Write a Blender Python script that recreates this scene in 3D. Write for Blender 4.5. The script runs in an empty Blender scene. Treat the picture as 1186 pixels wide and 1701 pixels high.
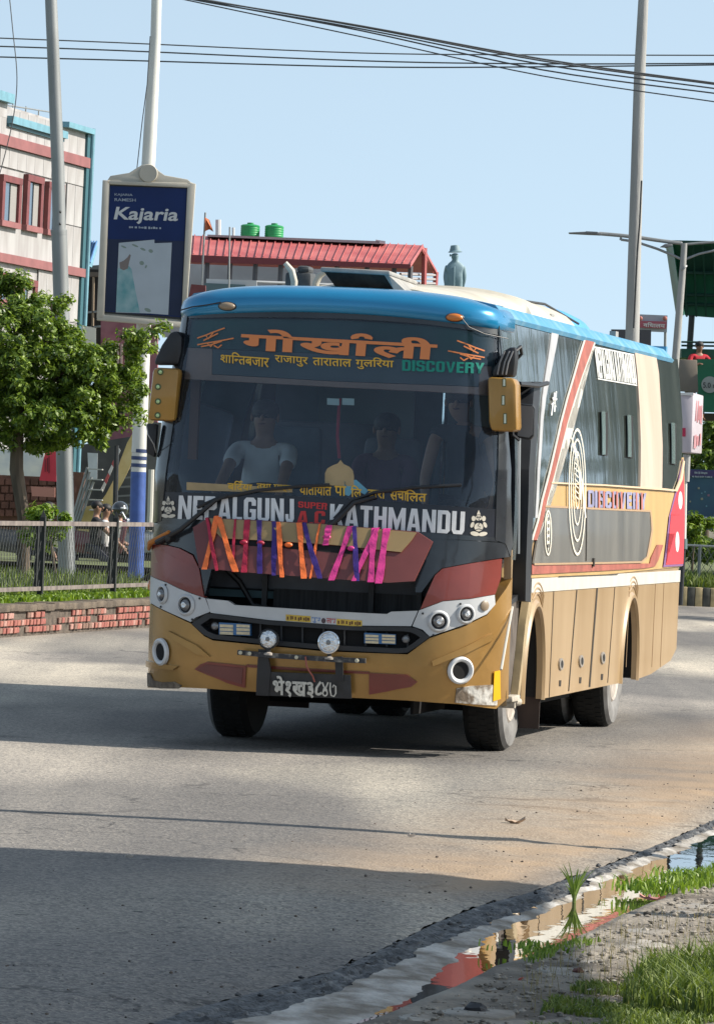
import bpy, bmesh, math, random
import numpy as np
from mathutils import Vector, Matrix, noise
random.seed(7); RNG = np.random.default_rng(7)
sc = bpy.context.scene
COL = sc.collection
R = math.radians

# ------------------------------------------------------------------ camera, sky, sun, exposure
CAM_H, PITCH, ROLL, FPX = 1.764, .0046, .0447, 9000.0
CF = Vector((0, math.cos(PITCH), -math.sin(PITCH)))
_u0 = Vector((1, 0, 0)).cross(CF)
CR = math.cos(ROLL)*Vector((1, 0, 0)) + math.sin(ROLL)*_u0
CU = -math.sin(ROLL)*Vector((1, 0, 0)) + math.cos(ROLL)*_u0
CO = Vector((0, 0, CAM_H))
cam = bpy.data.cameras.new('camera')
cam.sensor_fit = 'VERTICAL'; cam.sensor_height = 36.0; cam.lens = FPX/1701*36
cam.clip_start = .5; cam.clip_end = 6000
camo = bpy.data.objects.new('camera', cam); COL.objects.link(camo)
mw = Matrix((( CR.x, CU.x, -CF.x, CO.x), (CR.y, CU.y, -CF.y, CO.y), (CR.z, CU.z, -CF.z, CO.z), (0, 0, 0, 1)))
camo.matrix_world = mw
sc.camera = camo

SUN_EL, SUN_AZ = R(38), R(0)          # azimuth measured from +X towards +Y
world = bpy.data.worlds.new('World'); sc.world = world; world.use_nodes = True
nt = world.node_tree; nt.nodes.clear()
sky = nt.nodes.new('ShaderNodeTexSky'); sky.sky_type = 'NISHITA'; sky.sun_disc = False
sky.sun_elevation = SUN_EL; sky.sun_rotation = R(90) - SUN_AZ
sky.air_density = 1.0; sky.dust_density = 1.0; sky.ozone_density = 1.6; sky.altitude = 150
tc = nt.nodes.new('ShaderNodeTexCoord')
ad = nt.nodes.new('ShaderNodeVectorMath'); ad.operation = 'ADD'; ad.inputs[1].default_value = (0, 0, .24)
nt.links.new(tc.outputs['Generated'], ad.inputs[0]); nt.links.new(ad.outputs[0], sky.inputs[0])
bg = nt.nodes.new('ShaderNodeBackground'); bg.inputs[1].default_value = .138
out = nt.nodes.new('ShaderNodeOutputWorld')
hs = nt.nodes.new('ShaderNodeHueSaturation'); hs.inputs['Saturation'].default_value = .70; tn = nt.nodes.new('ShaderNodeMix'); tn.data_type = 'RGBA'; tn.blend_type = 'MULTIPLY'; tn.inputs[0].default_value = 1; tn.inputs[7].default_value = (.97, 1.0, .90, 1)
nt.links.new(sky.outputs[0], hs.inputs['Color']); nt.links.new(hs.outputs[0], tn.inputs[6]); nt.links.new(tn.outputs[2], bg.inputs[0]); nt.links.new(bg.outputs[0], out.inputs[0])
sun = bpy.data.lights.new('sun', 'SUN'); sun.energy = 4.2; sun.angle = R(.53); sun.color = (1, .93, .82)
suno = bpy.data.objects.new('sun', sun); COL.objects.link(suno)
sd = Vector((math.cos(SUN_EL)*math.cos(SUN_AZ), math.cos(SUN_EL)*math.sin(SUN_AZ), math.sin(SUN_EL)))
suno.rotation_euler = sd.to_track_quat('Z', 'Y').to_euler(); suno.location = (30, 20, 40)
vs = sc.view_settings; vs.view_transform = 'Standard'; vs.look = 'None'; vs.gamma = 1; vs.use_curve_mapping = False
vs.exposure = .88
sc.cycles.max_bounces = 8; sc.cycles.transparent_max_bounces = 16
sc.cycles.use_denoising = True

# ------------------------------------------------------------------ pixel rays -> places
def ray(px, py):
    return (CF*FPX + CR*(px-593.0) - CU*(py-850.5)).normalized()
def P(px, py, d):                      # point at distance d along the view axis
    r = ray(px, py); return CO + r*(d/r.dot(CF))
def G(px, py, z=0.0):                  # point on the level z
    r = ray(px, py); return CO + r*((z-CAM_H)/r.z)
def PL(px, py, p0, n):                 # point on the plane through p0 with normal n
    r = ray(px, py); return CO + r*((Vector(p0)-CO).dot(n)/r.dot(n))

# ------------------------------------------------------------------ materials
def lin(c):
    return tuple((x/12.92 if x <= .04045 else ((x+.055)/1.055)**2.4) for x in c)
def S(r, g, b): return lin((r/255, g/255, b/255))
MATS = {}
def mat(name, col, rough=.6, metal=0.0, var=.0, vscale=6.0, bump=0.0, bscale=40.0, spec=.5, coat=0.0,
        col2=None, stretch=(1, 1, 1), emit=None, sub=None, coords='Object', detail=5, thr=(.35, .65)):
    if name in MATS: return MATS[name]
    m = bpy.data.materials.new(name); m.use_nodes = True; MATS[name] = m
    n = m.node_tree; b = n.nodes['Principled BSDF']
    b.inputs['Base Color'].default_value = (*col, 1); b.inputs['Roughness'].default_value = rough
    b.inputs['Metallic'].default_value = metal; b.inputs['Specular IOR Level'].default_value = spec
    b.inputs['Coat Weight'].default_value = coat; b.inputs['Coat Roughness'].default_value = .08
    t = n.nodes.new('ShaderNodeTexCoord'); mp = n.nodes.new('ShaderNodeMapping')
    mp.inputs['Scale'].default_value = stretch; n.links.new(t.outputs[coords], mp.inputs[0])
    if var > 0 or col2:
        nz = n.nodes.new('ShaderNodeTexNoise'); nz.inputs['Scale'].default_value = vscale; nz.inputs['Detail'].default_value = detail
        n.links.new(mp.outputs[0], nz.inputs['Vector'])
        rp = n.nodes.new('ShaderNodeValToRGB'); rp.color_ramp.elements[0].position = thr[0]; rp.color_ramp.elements[1].position = thr[1]
        c2 = col2 or tuple(min(1, c*(1+var)) for c in col); c1 = col if col2 else tuple(c*(1-var) for c in col)
        rp.color_ramp.elements[0].color = (*c1, 1); rp.color_ramp.elements[1].color = (*c2, 1)
        n.links.new(nz.outputs[0], rp.inputs[0]); n.links.new(rp.outputs[0], b.inputs['Base Color'])
    if bump > 0:
        nb = n.nodes.new('ShaderNodeTexNoise'); nb.inputs['Scale'].default_value = bscale; nb.inputs['Detail'].default_value = 4
        n.links.new(mp.outputs[0], nb.inputs['Vector'])
        bp = n.nodes.new('ShaderNodeBump'); bp.inputs['Strength'].default_value = bump; bp.inputs['Distance'].default_value = .02
        n.links.new(nb.outputs[0], bp.inputs['Height']); n.links.new(bp.outputs[0], b.inputs['Normal'])
    if emit:
        b.inputs['Emission Color'].default_value = (*emit[0], 1); b.inputs['Emission Strength'].default_value = emit[1]
    return m
def leafmat(name, c1, c2, rough=.5):
    if name in MATS: return MATS[name]
    m = bpy.data.materials.new(name); m.use_nodes = True; MATS[name] = m
    n = m.node_tree; b = n.nodes['Principled BSDF']; b.inputs['Roughness'].default_value = rough
    gi = n.nodes.new('ShaderNodeNewGeometry'); rp = n.nodes.new('ShaderNodeValToRGB')
    rp.color_ramp.elements[0].color = (*c1, 1); rp.color_ramp.elements[1].color = (*c2, 1)
    n.links.new(gi.outputs['Random Per Island'], rp.inputs[0]); n.links.new(rp.outputs[0], b.inputs['Base Color'])
    tr = n.nodes.new('ShaderNodeBsdfTranslucent'); mx = n.nodes.new('ShaderNodeMixShader'); mx.inputs[0].default_value = .3
    br = n.nodes.new('ShaderNodeMix'); br.data_type = 'RGBA'; br.blend_type = 'MULTIPLY'; br.inputs[0].default_value = 1
    br.inputs[7].default_value = (1.3, 1.35, .5, 1); n.links.new(rp.outputs[0], br.inputs[6]); n.links.new(br.outputs[2], tr.inputs[0])
    o = [x for x in n.nodes if x.type == 'OUTPUT_MATERIAL'][0]
    n.links.new(b.outputs[0], mx.inputs[1]); n.links.new(tr.outputs[0], mx.inputs[2]); n.links.new(mx.outputs[0], o.inputs[0])
    return m

# ------------------------------------------------------------------ objects
ORG = {}
def tag(o, label=None, cat=None, group=None, kind=None):
    if label: o['label'] = label
    if cat: o['category'] = cat
    if group: o['group'] = group
    if kind: o['kind'] = kind
    return o
def thing(name, label, cat, loc=(0, 0, 0), group=None, rotz=0.0):
    o = bpy.data.objects.new(name, None); COL.objects.link(o); o.location = loc; o.rotation_euler = (0, 0, rotz)
    o.empty_display_size = .2
    tag(o, label, cat, group); ORG[o.name] = Vector(loc) if rotz == 0 else Vector((0, 0, 0))
    return o
def link(name, me, m, parent=None, smooth=True, origin=None, angle=35):
    me.name = name
    if m is not None:
        for x in (m if isinstance(m, (list, tuple)) else [m]): me.materials.append(x)
    if smooth:
        me.shade_smooth(); me.set_sharp_from_angle(angle=R(angle))
    o = bpy.data.objects.new(name, me); COL.objects.link(o)
    if parent is not None:
        org = origin if origin is not None else ORG.get(parent.name)
        if org is not None and org.length > 0: me.transform(Matrix.Translation(-org))
        if org is not None: ORG[o.name] = org
        o.parent = parent
    elif origin is not None:
        me.transform(Matrix.Translation(-Vector(origin))); o.location = origin
    return o
class MB:
    def __init__(s): s.v = []; s.f = []; s.mi = []
    def add(s, vs_, fs, mi=0):
        n = len(s.v); s.v += [tuple(v) for v in vs_]; s.f += [tuple(i+n for i in f) for f in fs]; s.mi += [mi]*len(fs); return s
    def box(s, c, size, rz=0.0, M=None, mi=0):
        hx, hy, hz = size[0]/2, size[1]/2, size[2]/2
        q = [Vector((x*hx, y*hy, z*hz)) for x in (-1, 1) for y in (-1, 1) for z in (-1, 1)]
        mm = M or Matrix.Rotation(rz, 3, 'Z')
        q = [mm @ v + Vector(c) for v in q]
        return s.add(q, [(0, 1, 3, 2), (4, 6, 7, 5), (0, 4, 5, 1), (2, 3, 7, 6), (0, 2, 6, 4), (1, 5, 7, 3)], mi)
    def hexa(s, a, mi=0):   # eight corners: bottom ring of 4, top ring of 4
        return s.add(a, [(3, 2, 1, 0), (4, 5, 6, 7), (0, 1, 5, 4), (1, 2, 6, 5), (2, 3, 7, 6), (3, 0, 4, 7)], mi)
    def slab(s, pts, off, mi=0):    # polygon pts thickened by vector off
        n = len(pts); off = Vector(off); a = [Vector(p) for p in pts]
        return s.add(a+[p+off for p in a], [tuple(range(n)), tuple(range(2*n-1, n-1, -1))] + [(i, i+n, (i+1) % n+n, (i+1) % n) for i in range(n)], mi)
    def tube(s, path, r, n=10, cap=True, mi=0, ry=None):
        path = [Vector(p) for p in path]; k = len(path)
        rs = r if isinstance(r, (list, tuple)) else [r]*k
        vs_ = []; up = None
        for i, p in enumerate(path):
            t = (path[min(i+1, k-1)]-path[max(i-1, 0)]).normalized()
            if up is None: up = t.orthogonal().normalized()
            up = (up - t*up.dot(t)).normalized(); sd_ = t.cross(up)
            for j in range(n):
                a = 2*math.pi*j/n; vs_.append(p + (up*math.cos(a)+sd_*math.sin(a))*rs[i])
        fs = [(i*n+j, i*n+(j+1) % n, (i+1)*n+(j+1) % n, (i+1)*n+j) for i in range(k-1) for j in range(n)]
        if cap: fs += [tuple(range(n-1, -1, -1)), tuple((k-1)*n+j for j in range(n))]
        return s.add(vs_, fs, mi)
    def lathe(s, prof, c, axis=(0, 0, 1), n=24, mi=0, sx=1.0):   # prof: (radius, along axis)
        ax = Vector(axis).normalized(); u = ax.orthogonal().normalized(); w = ax.cross(u); c = Vector(c)
        vs_ = [c + ax*h + (u*math.cos(2*math.pi*j/n)+w*math.sin(2*math.pi*j/n))*r for r, h in prof for j in range(n)]
        k = len(prof)
        fs = [(i*n+j, i*n+(j+1) % n, (i+1)*n+(j+1) % n, (i+1)*n+j) for i in range(k-1) for j in range(n)]
        fs += [tuple(range(n-1, -1, -1)), tuple((k-1)*n+j for j in range(n))]
        return s.add(vs_, fs, mi)
    def ell(s, c, r, n=12, m=8, mi=0, M=None):
        vs_ = []; c = Vector(c)
        for i in range(m+1):
            a = math.pi*i/m
            for j in range(n):
                b = 2*math.pi*j/n; v = Vector((r[0]*math.sin(a)*math.cos(b), r[1]*math.sin(a)*math.sin(b), r[2]*math.cos(a)))
                vs_.append((M @ v if M else v)+c)
        return s.add(vs_, [(i*n+j, (i+1)*n+j, (i+1)*n+(j+1) % n, i*n+(j+1) % n) for i in range(m) for j in range(n)], mi)
    def mesh(s):
        me = bpy.data.meshes.new('m'); me.from_pydata(s.v, [], s.f); me.polygons.foreach_set('material_index', s.mi)
        return me
    def build(s, name, m, parent=None, smooth=True, bevel=0, fix=True, **k):
        me = s.mesh()
        if fix:
            bm = bmesh.new(); bm.from_mesh(me); bmesh.ops.recalc_face_normals(bm, faces=bm.faces)
            if bevel:
                es = [e for e in bm.edges if len(e.link_faces) == 2 and e.calc_face_angle(0) > .6]
                bmesh.ops.bevel(bm, geom=es, offset=bevel, segments=2, affect='EDGES', profile=.5, clamp_overlap=True)
            bm.to_mesh(me); bm.free()
        return link(name, me, m, parent, smooth, **k)
def fastmesh(V, F):    # V (n,3), F (m,k) numpy
    me = bpy.data.meshes.new('m'); V = np.asarray(V, np.float32); F = np.asarray(F, np.int32); k = F.shape[1]
    me.vertices.add(len(V)); me.vertices.foreach_set('co', V.ravel())
    me.loops.add(F.size); me.loops.foreach_set('vertex_index', F.ravel())
    me.polygons.add(len(F)); me.polygons.foreach_set('loop_start', np.arange(0, F.size, k, dtype=np.int32))
    me.update(calc_edges=True); return me

# ------------------------------------------------------------------ text
def text2d(s, off=0.0, res=3):
    c = bpy.data.curves.new('t', 'FONT'); c.body = s; c.size = 1; c.offset = off; c.resolution_u = res; c.fill_mode = 'FRONT'
    o = bpy.data.objects.new('t', c); COL.objects.link(o)
    dg = bpy.context.evaluated_depsgraph_get(); me = bpy.data.meshes.new_from_object(o.evaluated_get(dg))
    V = [(v.co.x, v.co.y) for v in me.vertices]; F = [tuple(p.vertices) for p in me.polygons]
    bpy.data.meshes.remove(me); bpy.data.objects.remove(o); bpy.data.curves.remove(c)
    return V, F
def layout(segs, off=0.0):
    """segs: plain strings, ('half', s) = letter without its stem, 'REPH' = hook over the letter before"""
    if isinstance(segs, tuple) and segs[0] == '#':      # print too small to read: a row of short dashes
        r_ = random.Random(segs[1]); V = []; F = []; x = 0
        for k in range(segs[1]):
            w = r_.uniform(.3, .7); a = r_.uniform(0, .25); b = r_.uniform(.75, 1); n = len(V); V += [(x, a), (x+w, a), (x+w, b), (x, b)]; F.append((n, n+1, n+2, n+3)); x += w+r_.choice((.15, .2, .5))
        return V, F
    if isinstance(segs, tuple): return block2d(segs[1])
    V = []; F = []; x = 0.0
    for g in ([segs] if isinstance(segs, str) else segs):
        if g == 'SP': x += .25; continue
        if g == 'REPH':
            import math as _m
            base = x-.16; pts = []
            for i in range(9):
                a = _m.pi*(1.15-1.25*i/8); pts.append((base+.11*_m.cos(a), .78+.13*_m.sin(a)))
            n = len(V); w = .035+off
            for i, (a, b) in enumerate(pts):
                dx, dy = (a-base)/.12, (b-.78)/.13; V += [(a-dx*w, b-dy*w), (a+dx*w, b+dy*w)]
            F += [(n+2*i, n+2*i+1, n+2*i+3, n+2*i+2) for i in range(8)]
            continue
        half = isinstance(g, tuple) and g[0] == 'half'; t = g if isinstance(g, str) else g[1]
        v, f = text2d(t, off)
        x0 = min(p[0] for p in v); x1 = max(p[0] for p in v)
        if half:
            bm = bmesh.new(); bv = [bm.verts.new((a, b, 0)) for a, b in v]
            for q in f:
                try: bm.faces.new([bv[i] for i in q])
                except ValueError: pass
            cut = x0+(x1-x0)*g[2]
            bmesh.ops.bisect_plane(bm, geom=bm.verts[:]+bm.edges[:]+bm.faces[:], plane_co=(cut, 0, 0), plane_no=(1, 0, 0), clear_outer=True)
            bm.verts.index_update(); v = [(q.co.x, q.co.y) for q in bm.verts]; f = [tuple(w.index for w in q.verts) for q in bm.faces]; bm.free()
            x1 = cut
        n = len(V); V += [(a-x0+x, b) for a, b in v]; F += [tuple(i+n for i in q) for q in f]
        x += g[2] if (isinstance(g, tuple) and g[0] == 'adv') else (x1-x0) - (0 if half else .02)
    return V, F

# heavy condensed block capitals, drawn as polygons
def _ring(o, i): n = len(o); return [[o[k], o[(k+1) % n], i[(k+1) % n], i[k]] for k in range(n)]
def _oct(x0, y0, x1, y1, c): return [(x0+c, y0), (x1-c, y0), (x1, y0+c), (x1, y1-c), (x1-c, y1), (x0+c, y1), (x0, y1-c), (x0, y0+c)]
def _r(x0, y0, x1, y1): return [(x0, y0), (x1, y0), (x1, y1), (x0, y1)]
_O = _ring(_oct(0, 0, .6, 1, .12), _oct(.21, .17, .39, .83, .04)); _b = .17
BLK = {'N': [_r(0, 0, .2, 1), _r(.44, 0, .64, 1), [(.2, 1), (.2, .60), (.44, 0), (.44, .40)]], 'E': [_r(0, 0, .21, 1), _r(.21, 0, .5, _b), _r(.21, .42, .46, .58), _r(.21, 1-_b, .5, 1)],
 'P': [_r(0, 0, .21, 1), [(.21, 1), (.48, 1), (.6, .9), (.39, .83), (.21, .83)], [(.6, .9), (.6, .52), (.39, .57), (.39, .83)], [(.6, .52), (.48, .42), (.21, .42), (.21, .57), (.39, .57)]],
 'R': [_r(0, 0, .21, 1), [(.21, 1), (.48, 1), (.6, .9), (.39, .83), (.21, .83)], [(.6, .9), (.6, .60), (.39, .62), (.39, .83)], [(.6, .60), (.52, .48), (.21, .48), (.21, .62), (.39, .62)], [(.39, 0), (.6, 0), (.58, .44), (.50, .479), (.33, .479), (.39, .40)]],
 'A': [[(0, 0), (.20, 0), (.32, .75), (.32, 1), (.18, 1)], [(.64, 0), (.44, 0), (.32, .75), (.32, 1), (.46, 1)], [(.225, .18), (.415, .18), (.395, .33), (.245, .33)]], 'L': [_r(0, 0, .21, 1), _r(.21, 0, .48, _b)],
 'G': [_O[k] for k in (0, 1, 3, 4, 5, 6, 7)][:0]+[[(.12, 0), (.48, 0), (.35, .17), (.25, .17)], [(.48, 0), (.6, .12), (.39, .21), (.35, .17)], [(.6, .12), (.6, .52), (.39, .52), (.39, .21)], _r(.30, .38, .389, .52), [(.6, .66), (.6, .88), (.39, .79), (.39, .66)], [(.6, .88), (.48, 1), (.35, .83), (.39, .79)], [(.48, 1), (.12, 1), (.25, .83), (.35, .83)], [(.12, 1), (0, .88), (.21, .79), (.25, .83)], [(0, .88), (0, .12), (.21, .21), (.21, .79)], [(0, .12), (.12, 0), (.25, .17), (.21, .21)]],
 'C': [[(.12, 0), (.48, 0), (.35, .17), (.25, .17)], [(.48, 0), (.6, .12), (.39, .21), (.35, .17)], [(.6, .12), (.6, .36), (.39, .36), (.39, .21)], [(.6, .64), (.6, .88), (.39, .79), (.39, .64)], [(.6, .88), (.48, 1), (.35, .83), (.39, .79)], [(.48, 1), (.12, 1), (.25, .83), (.35, .83)], [(.12, 1), (0, .88), (.21, .79), (.25, .83)], [(0, .88), (0, .12), (.21, .21), (.21, .79)], [(0, .12), (.12, 0), (.25, .17), (.21, .21)]],
 'U': [_r(0, .17, .21, 1), _r(.39, .17, .6, 1), [(0, .17), (.1, 0), (.5, 0), (.6, .17)]], 'J': [_r(.22, .17, .43, 1), [(0, .17), (.08, 0), (.34, 0), (.43, .17)], _r(0, .17, .16, .36)], 'O': _O,
 'K': [_r(0, 0, .21, 1), [(.21, .34), (.21, .62), (.42, 1), (.62, 1)], [(.42, 0), (.64, 0), (.44, .63), (.30, .46)]], 'T': [_r(0, .83, .58, 1), _r(.185, 0, .395, .83)], 'H': [_r(0, 0, .21, 1), _r(.39, 0, .6, 1), _r(.21, .42, .39, .59)],
 'M': [_r(0, 0, .2, 1), _r(.62, 0, .82, 1), [(.2, 1), (.2, .60), (.36, 0), (.41, 0), (.41, .45)], [(.62, 1), (.62, .60), (.46, 0), (.41, 0), (.41, .45)]],
 'D': [_r(0, 0, .21, 1), [(.21, 0), (.48, 0), (.39, .17), (.21, .17)], [(.48, 0), (.6, .13), (.39, .24), (.39, .17)], [(.6, .13), (.6, .87), (.39, .76), (.39, .24)], [(.6, .87), (.48, 1), (.39, .83), (.39, .76)], [(.48, 1), (.21, 1), (.21, .83), (.39, .83)]],
 'I': [_r(0, 0, .21, 1)], 'V': [[(0, 1), (.20, 1), (.32, .25), (.32, 0), (.22, 0)], [(.64, 1), (.44, 1), (.32, .25), (.32, 0), (.42, 0)]], 'Y': [[(0, 1), (.21, 1), (.31, .6), (.31, .42), (.205, .42)], [(.62, 1), (.41, 1), (.31, .6), (.31, .42), (.415, .42)], _r(.205, 0, .415, .419)],
 'S': [[(.12, 0), (.48, 0), (.39, .17), (.21, .17)], [(.48, 0), (.6, .12), (.6, .47), (.39, .40), (.39, .17)], [(.6, .47), (.5, .58), (.21, .63), (.12, .44), (.39, .40)], [(0, .56), (.12, .44), (.21, .63), (.21, .83), (0, .88)], [(0, .88), (.12, 1), (.48, 1), (.39, .83), (.21, .83)], _r(0, .17, .20, .34), [(.12, 0), (.21, .17), (0, .17), (0, .12)], [(.48, 1), (.6, .88), (.6, .68), (.40, .68), (.39, .83)]], '.': [_r(0, 0, .2, .17)]}
def block2d(s, gap=.075):
    V = []; F = []; x = 0
    for ch in s:
        if ch == ' ': x += .35; continue
        g = BLK[ch]; w = max(p[0] for q in g for p in q)
        for q in g: F.append(tuple(range(len(V), len(V)+len(q)))); V += [(p[0]+x, p[1]) for p in q]
        x += w+gap
    return V, F
def cut2d(V, F, dx, dy):
    bm = bmesh.new(); bv = [bm.verts.new((a, b, 0)) for a, b in V]
    for q in F:
        try: bm.faces.new([bv[i] for i in q])
        except ValueError: pass
    bmesh.ops.triangulate(bm, faces=[f for f in bm.faces if len(f.verts) > 4])
    xs = [v[0] for v in V]; ys = [v[1] for v in V]
    for lo, hi, st, no in ((min(xs), max(xs), dx, (1, 0, 0)), (min(ys), max(ys), dy, (0, 1, 0))):
        if not st: continue
        k = math.ceil((lo+1e-4)/st)
        while k*st < hi-1e-4:
            bmesh.ops.bisect_plane(bm, geom=bm.verts[:]+bm.edges[:]+bm.faces[:], plane_co=(k*st*no[0], k*st*no[1], 0), plane_no=no); k += 1
    return bm
def quadmap(V, quad, x0=None, x1=None, y0=None, y1=None):
    xs = [v[0] for v in V]; ys = [v[1] for v in V]
    x0 = min(xs) if x0 is None else x0; x1 = max(xs) if x1 is None else x1; y0 = min(ys) if y0 is None else y0; y1 = max(ys) if y1 is None else y1
    TL, TR, BR, BL = [np.array(q, float) for q in quad]
    r = []
    for a, b in V:
        u = (a-x0)/(x1-x0); w = (b-y0)/(y1-y0)
        r.append((TL*(1-u)+TR*u)*w + (BL*(1-u)+BR*u)*(1-w))
    return r
def text_world(segs, quad, fn, name, m, parent, off=0.0, **k):
    """flat lettering laid on a surface: fn(px, py) gives the 3D point"""
    V, F = layout(segs, off); Q = quadmap(V, quad)
    me = bpy.data.meshes.new('m'); me.from_pydata([tuple(fn(a, b)) for a, b in Q], [], F)
    return link(name, me, m, parent, smooth=False, **k)
# ------------------------------------------------------------------ BUS: frame and curved skins
TH = .1828
BX = Vector((math.cos(TH), -math.sin(TH), 0)); BY = Vector((math.sin(TH), math.cos(TH), 0))
BO = Vector((.952, 35.35, 0)) - BX*1.215
BM = Matrix.Translation(BO) @ Matrix.Rotation(-TH, 4, 'Z'); BMI = BM.inverted()
BL_ = 9.5
bus = thing('bus', 'gold bus with a blue roof and coloured ribbons tied across its raised front flap', 'bus', BO, rotz=-TH)
LO = np.array(BMI @ CO)                                     # camera position in bus coordinates, only for tracing shapes
def brays(px, py):
    px = np.atleast_1d(np.asarray(px, float)); py = np.atleast_1d(np.asarray(py, float))
    rot = np.array(BMI.to_3x3())
    d = np.array(CF)[None]*FPX + np.array(CR)[None]*(px-593.0)[:, None] - np.array(CU)[None]*(py-850.5)[:, None]
    return d @ rot.T
def itp(z, tab):
    return np.interp(z, [t[0] for t in tab], [t[1] for t in tab])
HW = [(0, 1.215), (1.3, 1.215), (1.6, 1.21), (1.9, 1.193), (2.2, 1.163), (2.5, 1.122), (2.92, 1.064), (3.2, 1.03)]
Y0 = [(.2, .08), (.45, .02), (.62, 0), (1.1, 0), (1.3, .03), (1.6, .06), (2.2, .12), (2.86, .2), (3.0, .22)]
RR = [(.3, .6), (1.1, .6), (1.5, .5), (1.8, .36), (2.4, .32), (3.0, .3)]
CC = [(.3, .48), (1.1, .45), (1.5, .36), (1.8, .26), (2.4, .22), (3.0, .2)]
def hw(z): return itp(z, HW)
def yf(X, z):
    r = itp(z, RR); h = hw(z); t = np.clip((np.abs(X)-(h-r))/r, 0, .9995)
    return itp(z, Y0) + .06*X*X + itp(z, CC)*(1-np.sqrt(1-t*t))
def FP(px, py):            # pixels -> (X, z) on the front skin
    D = brays(px, py); X = np.zeros(len(D)); Z = np.ones(len(D))*1.5
    for i in range(60):
        Y = yf(X, Z); t = (Y-LO[1])/D[:, 1]; Xn = LO[0]+D[:, 0]*t; Z = LO[2]+D[:, 2]*t
        h = hw(Z)-.004; X = .5*X+.5*np.clip(Xn, -h, h)
    return np.stack([X, Z], 1)
def FM(X, Z, d=0.0):       # front skin point, d metres out of the skin
    X = np.asarray(X, float); Z = np.asarray(Z, float); e = 1e-3
    Xc = np.clip(X, -(hw(Z)-.002), hw(Z)-.002)
    Y = yf(Xc, Z); gx = (yf(Xc+e, Z)-yf(Xc-e, Z))/(2*e); gz = (yf(Xc, Z+e)-yf(Xc, Z-e))/(2*e)
    gx = np.clip(gx, -6, 6); n = np.stack([gx, -np.ones_like(gx), gz], -1); n /= np.linalg.norm(n, axis=-1, keepdims=True)
    return np.stack([Xc, Y, Z], -1) + n*d
def SP(px, py):            # pixels -> (y, z) on the right-hand side skin
    D = brays(px, py); Z = np.ones(len(D))*1.5
    for i in range(12):
        t = (hw(Z)-LO[0])/D[:, 0]; Z = LO[2]+D[:, 2]*t
    return np.stack([LO[1]+D[:, 1]*t, Z], 1)
def SM(Yv, Z, d=0.0, side=1):
    Yv = np.asarray(Yv, float); Z = np.asarray(Z, float)
    return np.stack([side*(hw(Z)+d), Yv, Z], -1)
def skin(V2, F, fn, name, m, parent, d=.0, t=.02, dx=.07, dy=.12, smooth=True, angle=50, holes=None):
    """polygon(s) in skin coordinates cut to a grid, laid on the skin and given a rim of depth t"""
    bm = cut2d(V2, F, dx, dy); bmesh.ops.remove_doubles(bm, verts=bm.verts, dist=1e-5); bm.verts.index_update()
    A = np.array([(v.co.x, v.co.y) for v in bm.verts])
    top = fn(A[:, 0], A[:, 1], d); vs_ = [tuple(p) for p in top]; fs = [tuple(v.index for v in f.verts) for f in bm.faces]
    if t:
        bot = fn(A[:, 0], A[:, 1], d-t); n = len(vs_); idx = {}
        for e in bm.edges:
            if len(e.link_faces) == 1:
                a, b = e.verts[0].index, e.verts[1].index
                for q in (a, b):
                    if q not in idx: idx[q] = len(vs_); vs_.append(tuple(bot[q]))
                fs.append((a, b, idx[b], idx[a]))
    bm.free()
    me = bpy.data.meshes.new('m'); me.from_pydata(vs_, [], fs)
    b2 = bmesh.new(); b2.from_mesh(me); bmesh.ops.recalc_face_normals(b2, faces=b2.faces)
    # make the broad faces look outward
    c = sum(((f.normal*f.calc_area()) for f in b2.faces), Vector())
    probe = Vector(tuple(fn(A[:1, 0], A[:1, 1], .1)[0]-fn(A[:1, 0], A[:1, 1], 0)[0]))
    s_ = sum(f.normal.dot(probe)*f.calc_area() for f in b2.faces)
    if s_ < 0: bmesh.ops.reverse_faces(b2, faces=b2.faces)
    b2.to_mesh(me); b2.free()
    return link(name, me, m, parent, smooth, angle=angle)
def fpoly(pts, name, m, parent=None, **k):
    q = FP([p[0] for p in pts], [p[1] for p in pts]); return skin([tuple(a) for a in q], [tuple(range(len(q)))], FM, name, m, parent or bus, **k)
def fxz(pts, name, m, parent=None, **k): return skin(pts, [tuple(range(len(pts)))], FM, name, m, parent or bus, **k)
def spoly(pts, name, m, parent=None, **k):
    q = SP([p[0] for p in pts], [p[1] for p in pts]); k.setdefault('dx', 1.0); k.setdefault('dy', .15)
    return skin([tuple(a) for a in q], [tuple(range(len(q)))], SM, name, m, parent or bus, **k)
def syz(pts, name, m, parent=None, **k):
    k.setdefault('dx', 1.0); k.setdefault('dy', .15); return skin(pts, [tuple(range(len(pts)))], SM, name, m, parent or bus, **k)
def ftext(segs, quad, name, m, parent, off=.0, d=.012, dx=.1):
    V, F = layout(segs, off); Q = np.array(quadmap(V, quad)); q = FP(Q[:, 0], Q[:, 1])
    return skin([tuple(a) for a in q], F, FM, name, m, parent, d=d, t=0, dx=dx, dy=0, smooth=False)
def stext(segs, quad, name, m, parent, off=.0, d=.008):
    V, F = layout(segs, off); Q = np.array(quadmap(V, quad)); q = SP(Q[:, 0], Q[:, 1])
    return skin([tuple(a) for a in q], F, SM, name, m, parent, d=d, t=0, dx=0, dy=.2, smooth=False)
def fpt(px, py, d=0.0):
    q = FP([px], [py]); return Vector(tuple(FM(q[:, 0], q[:, 1], d)[0]))
def spt(px, py, d=0.0):
    q = SP([px], [py]); return Vector(tuple(SM(q[:, 0], q[:, 1], d)[0]))
def fnorm(p):
    a = FM(np.array([p.x]), np.array([p.z]), 0)[0]; b = FM(np.array([p.x]), np.array([p.z]), .1)[0]; return Vector(tuple(b-a)).normalized()
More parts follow.
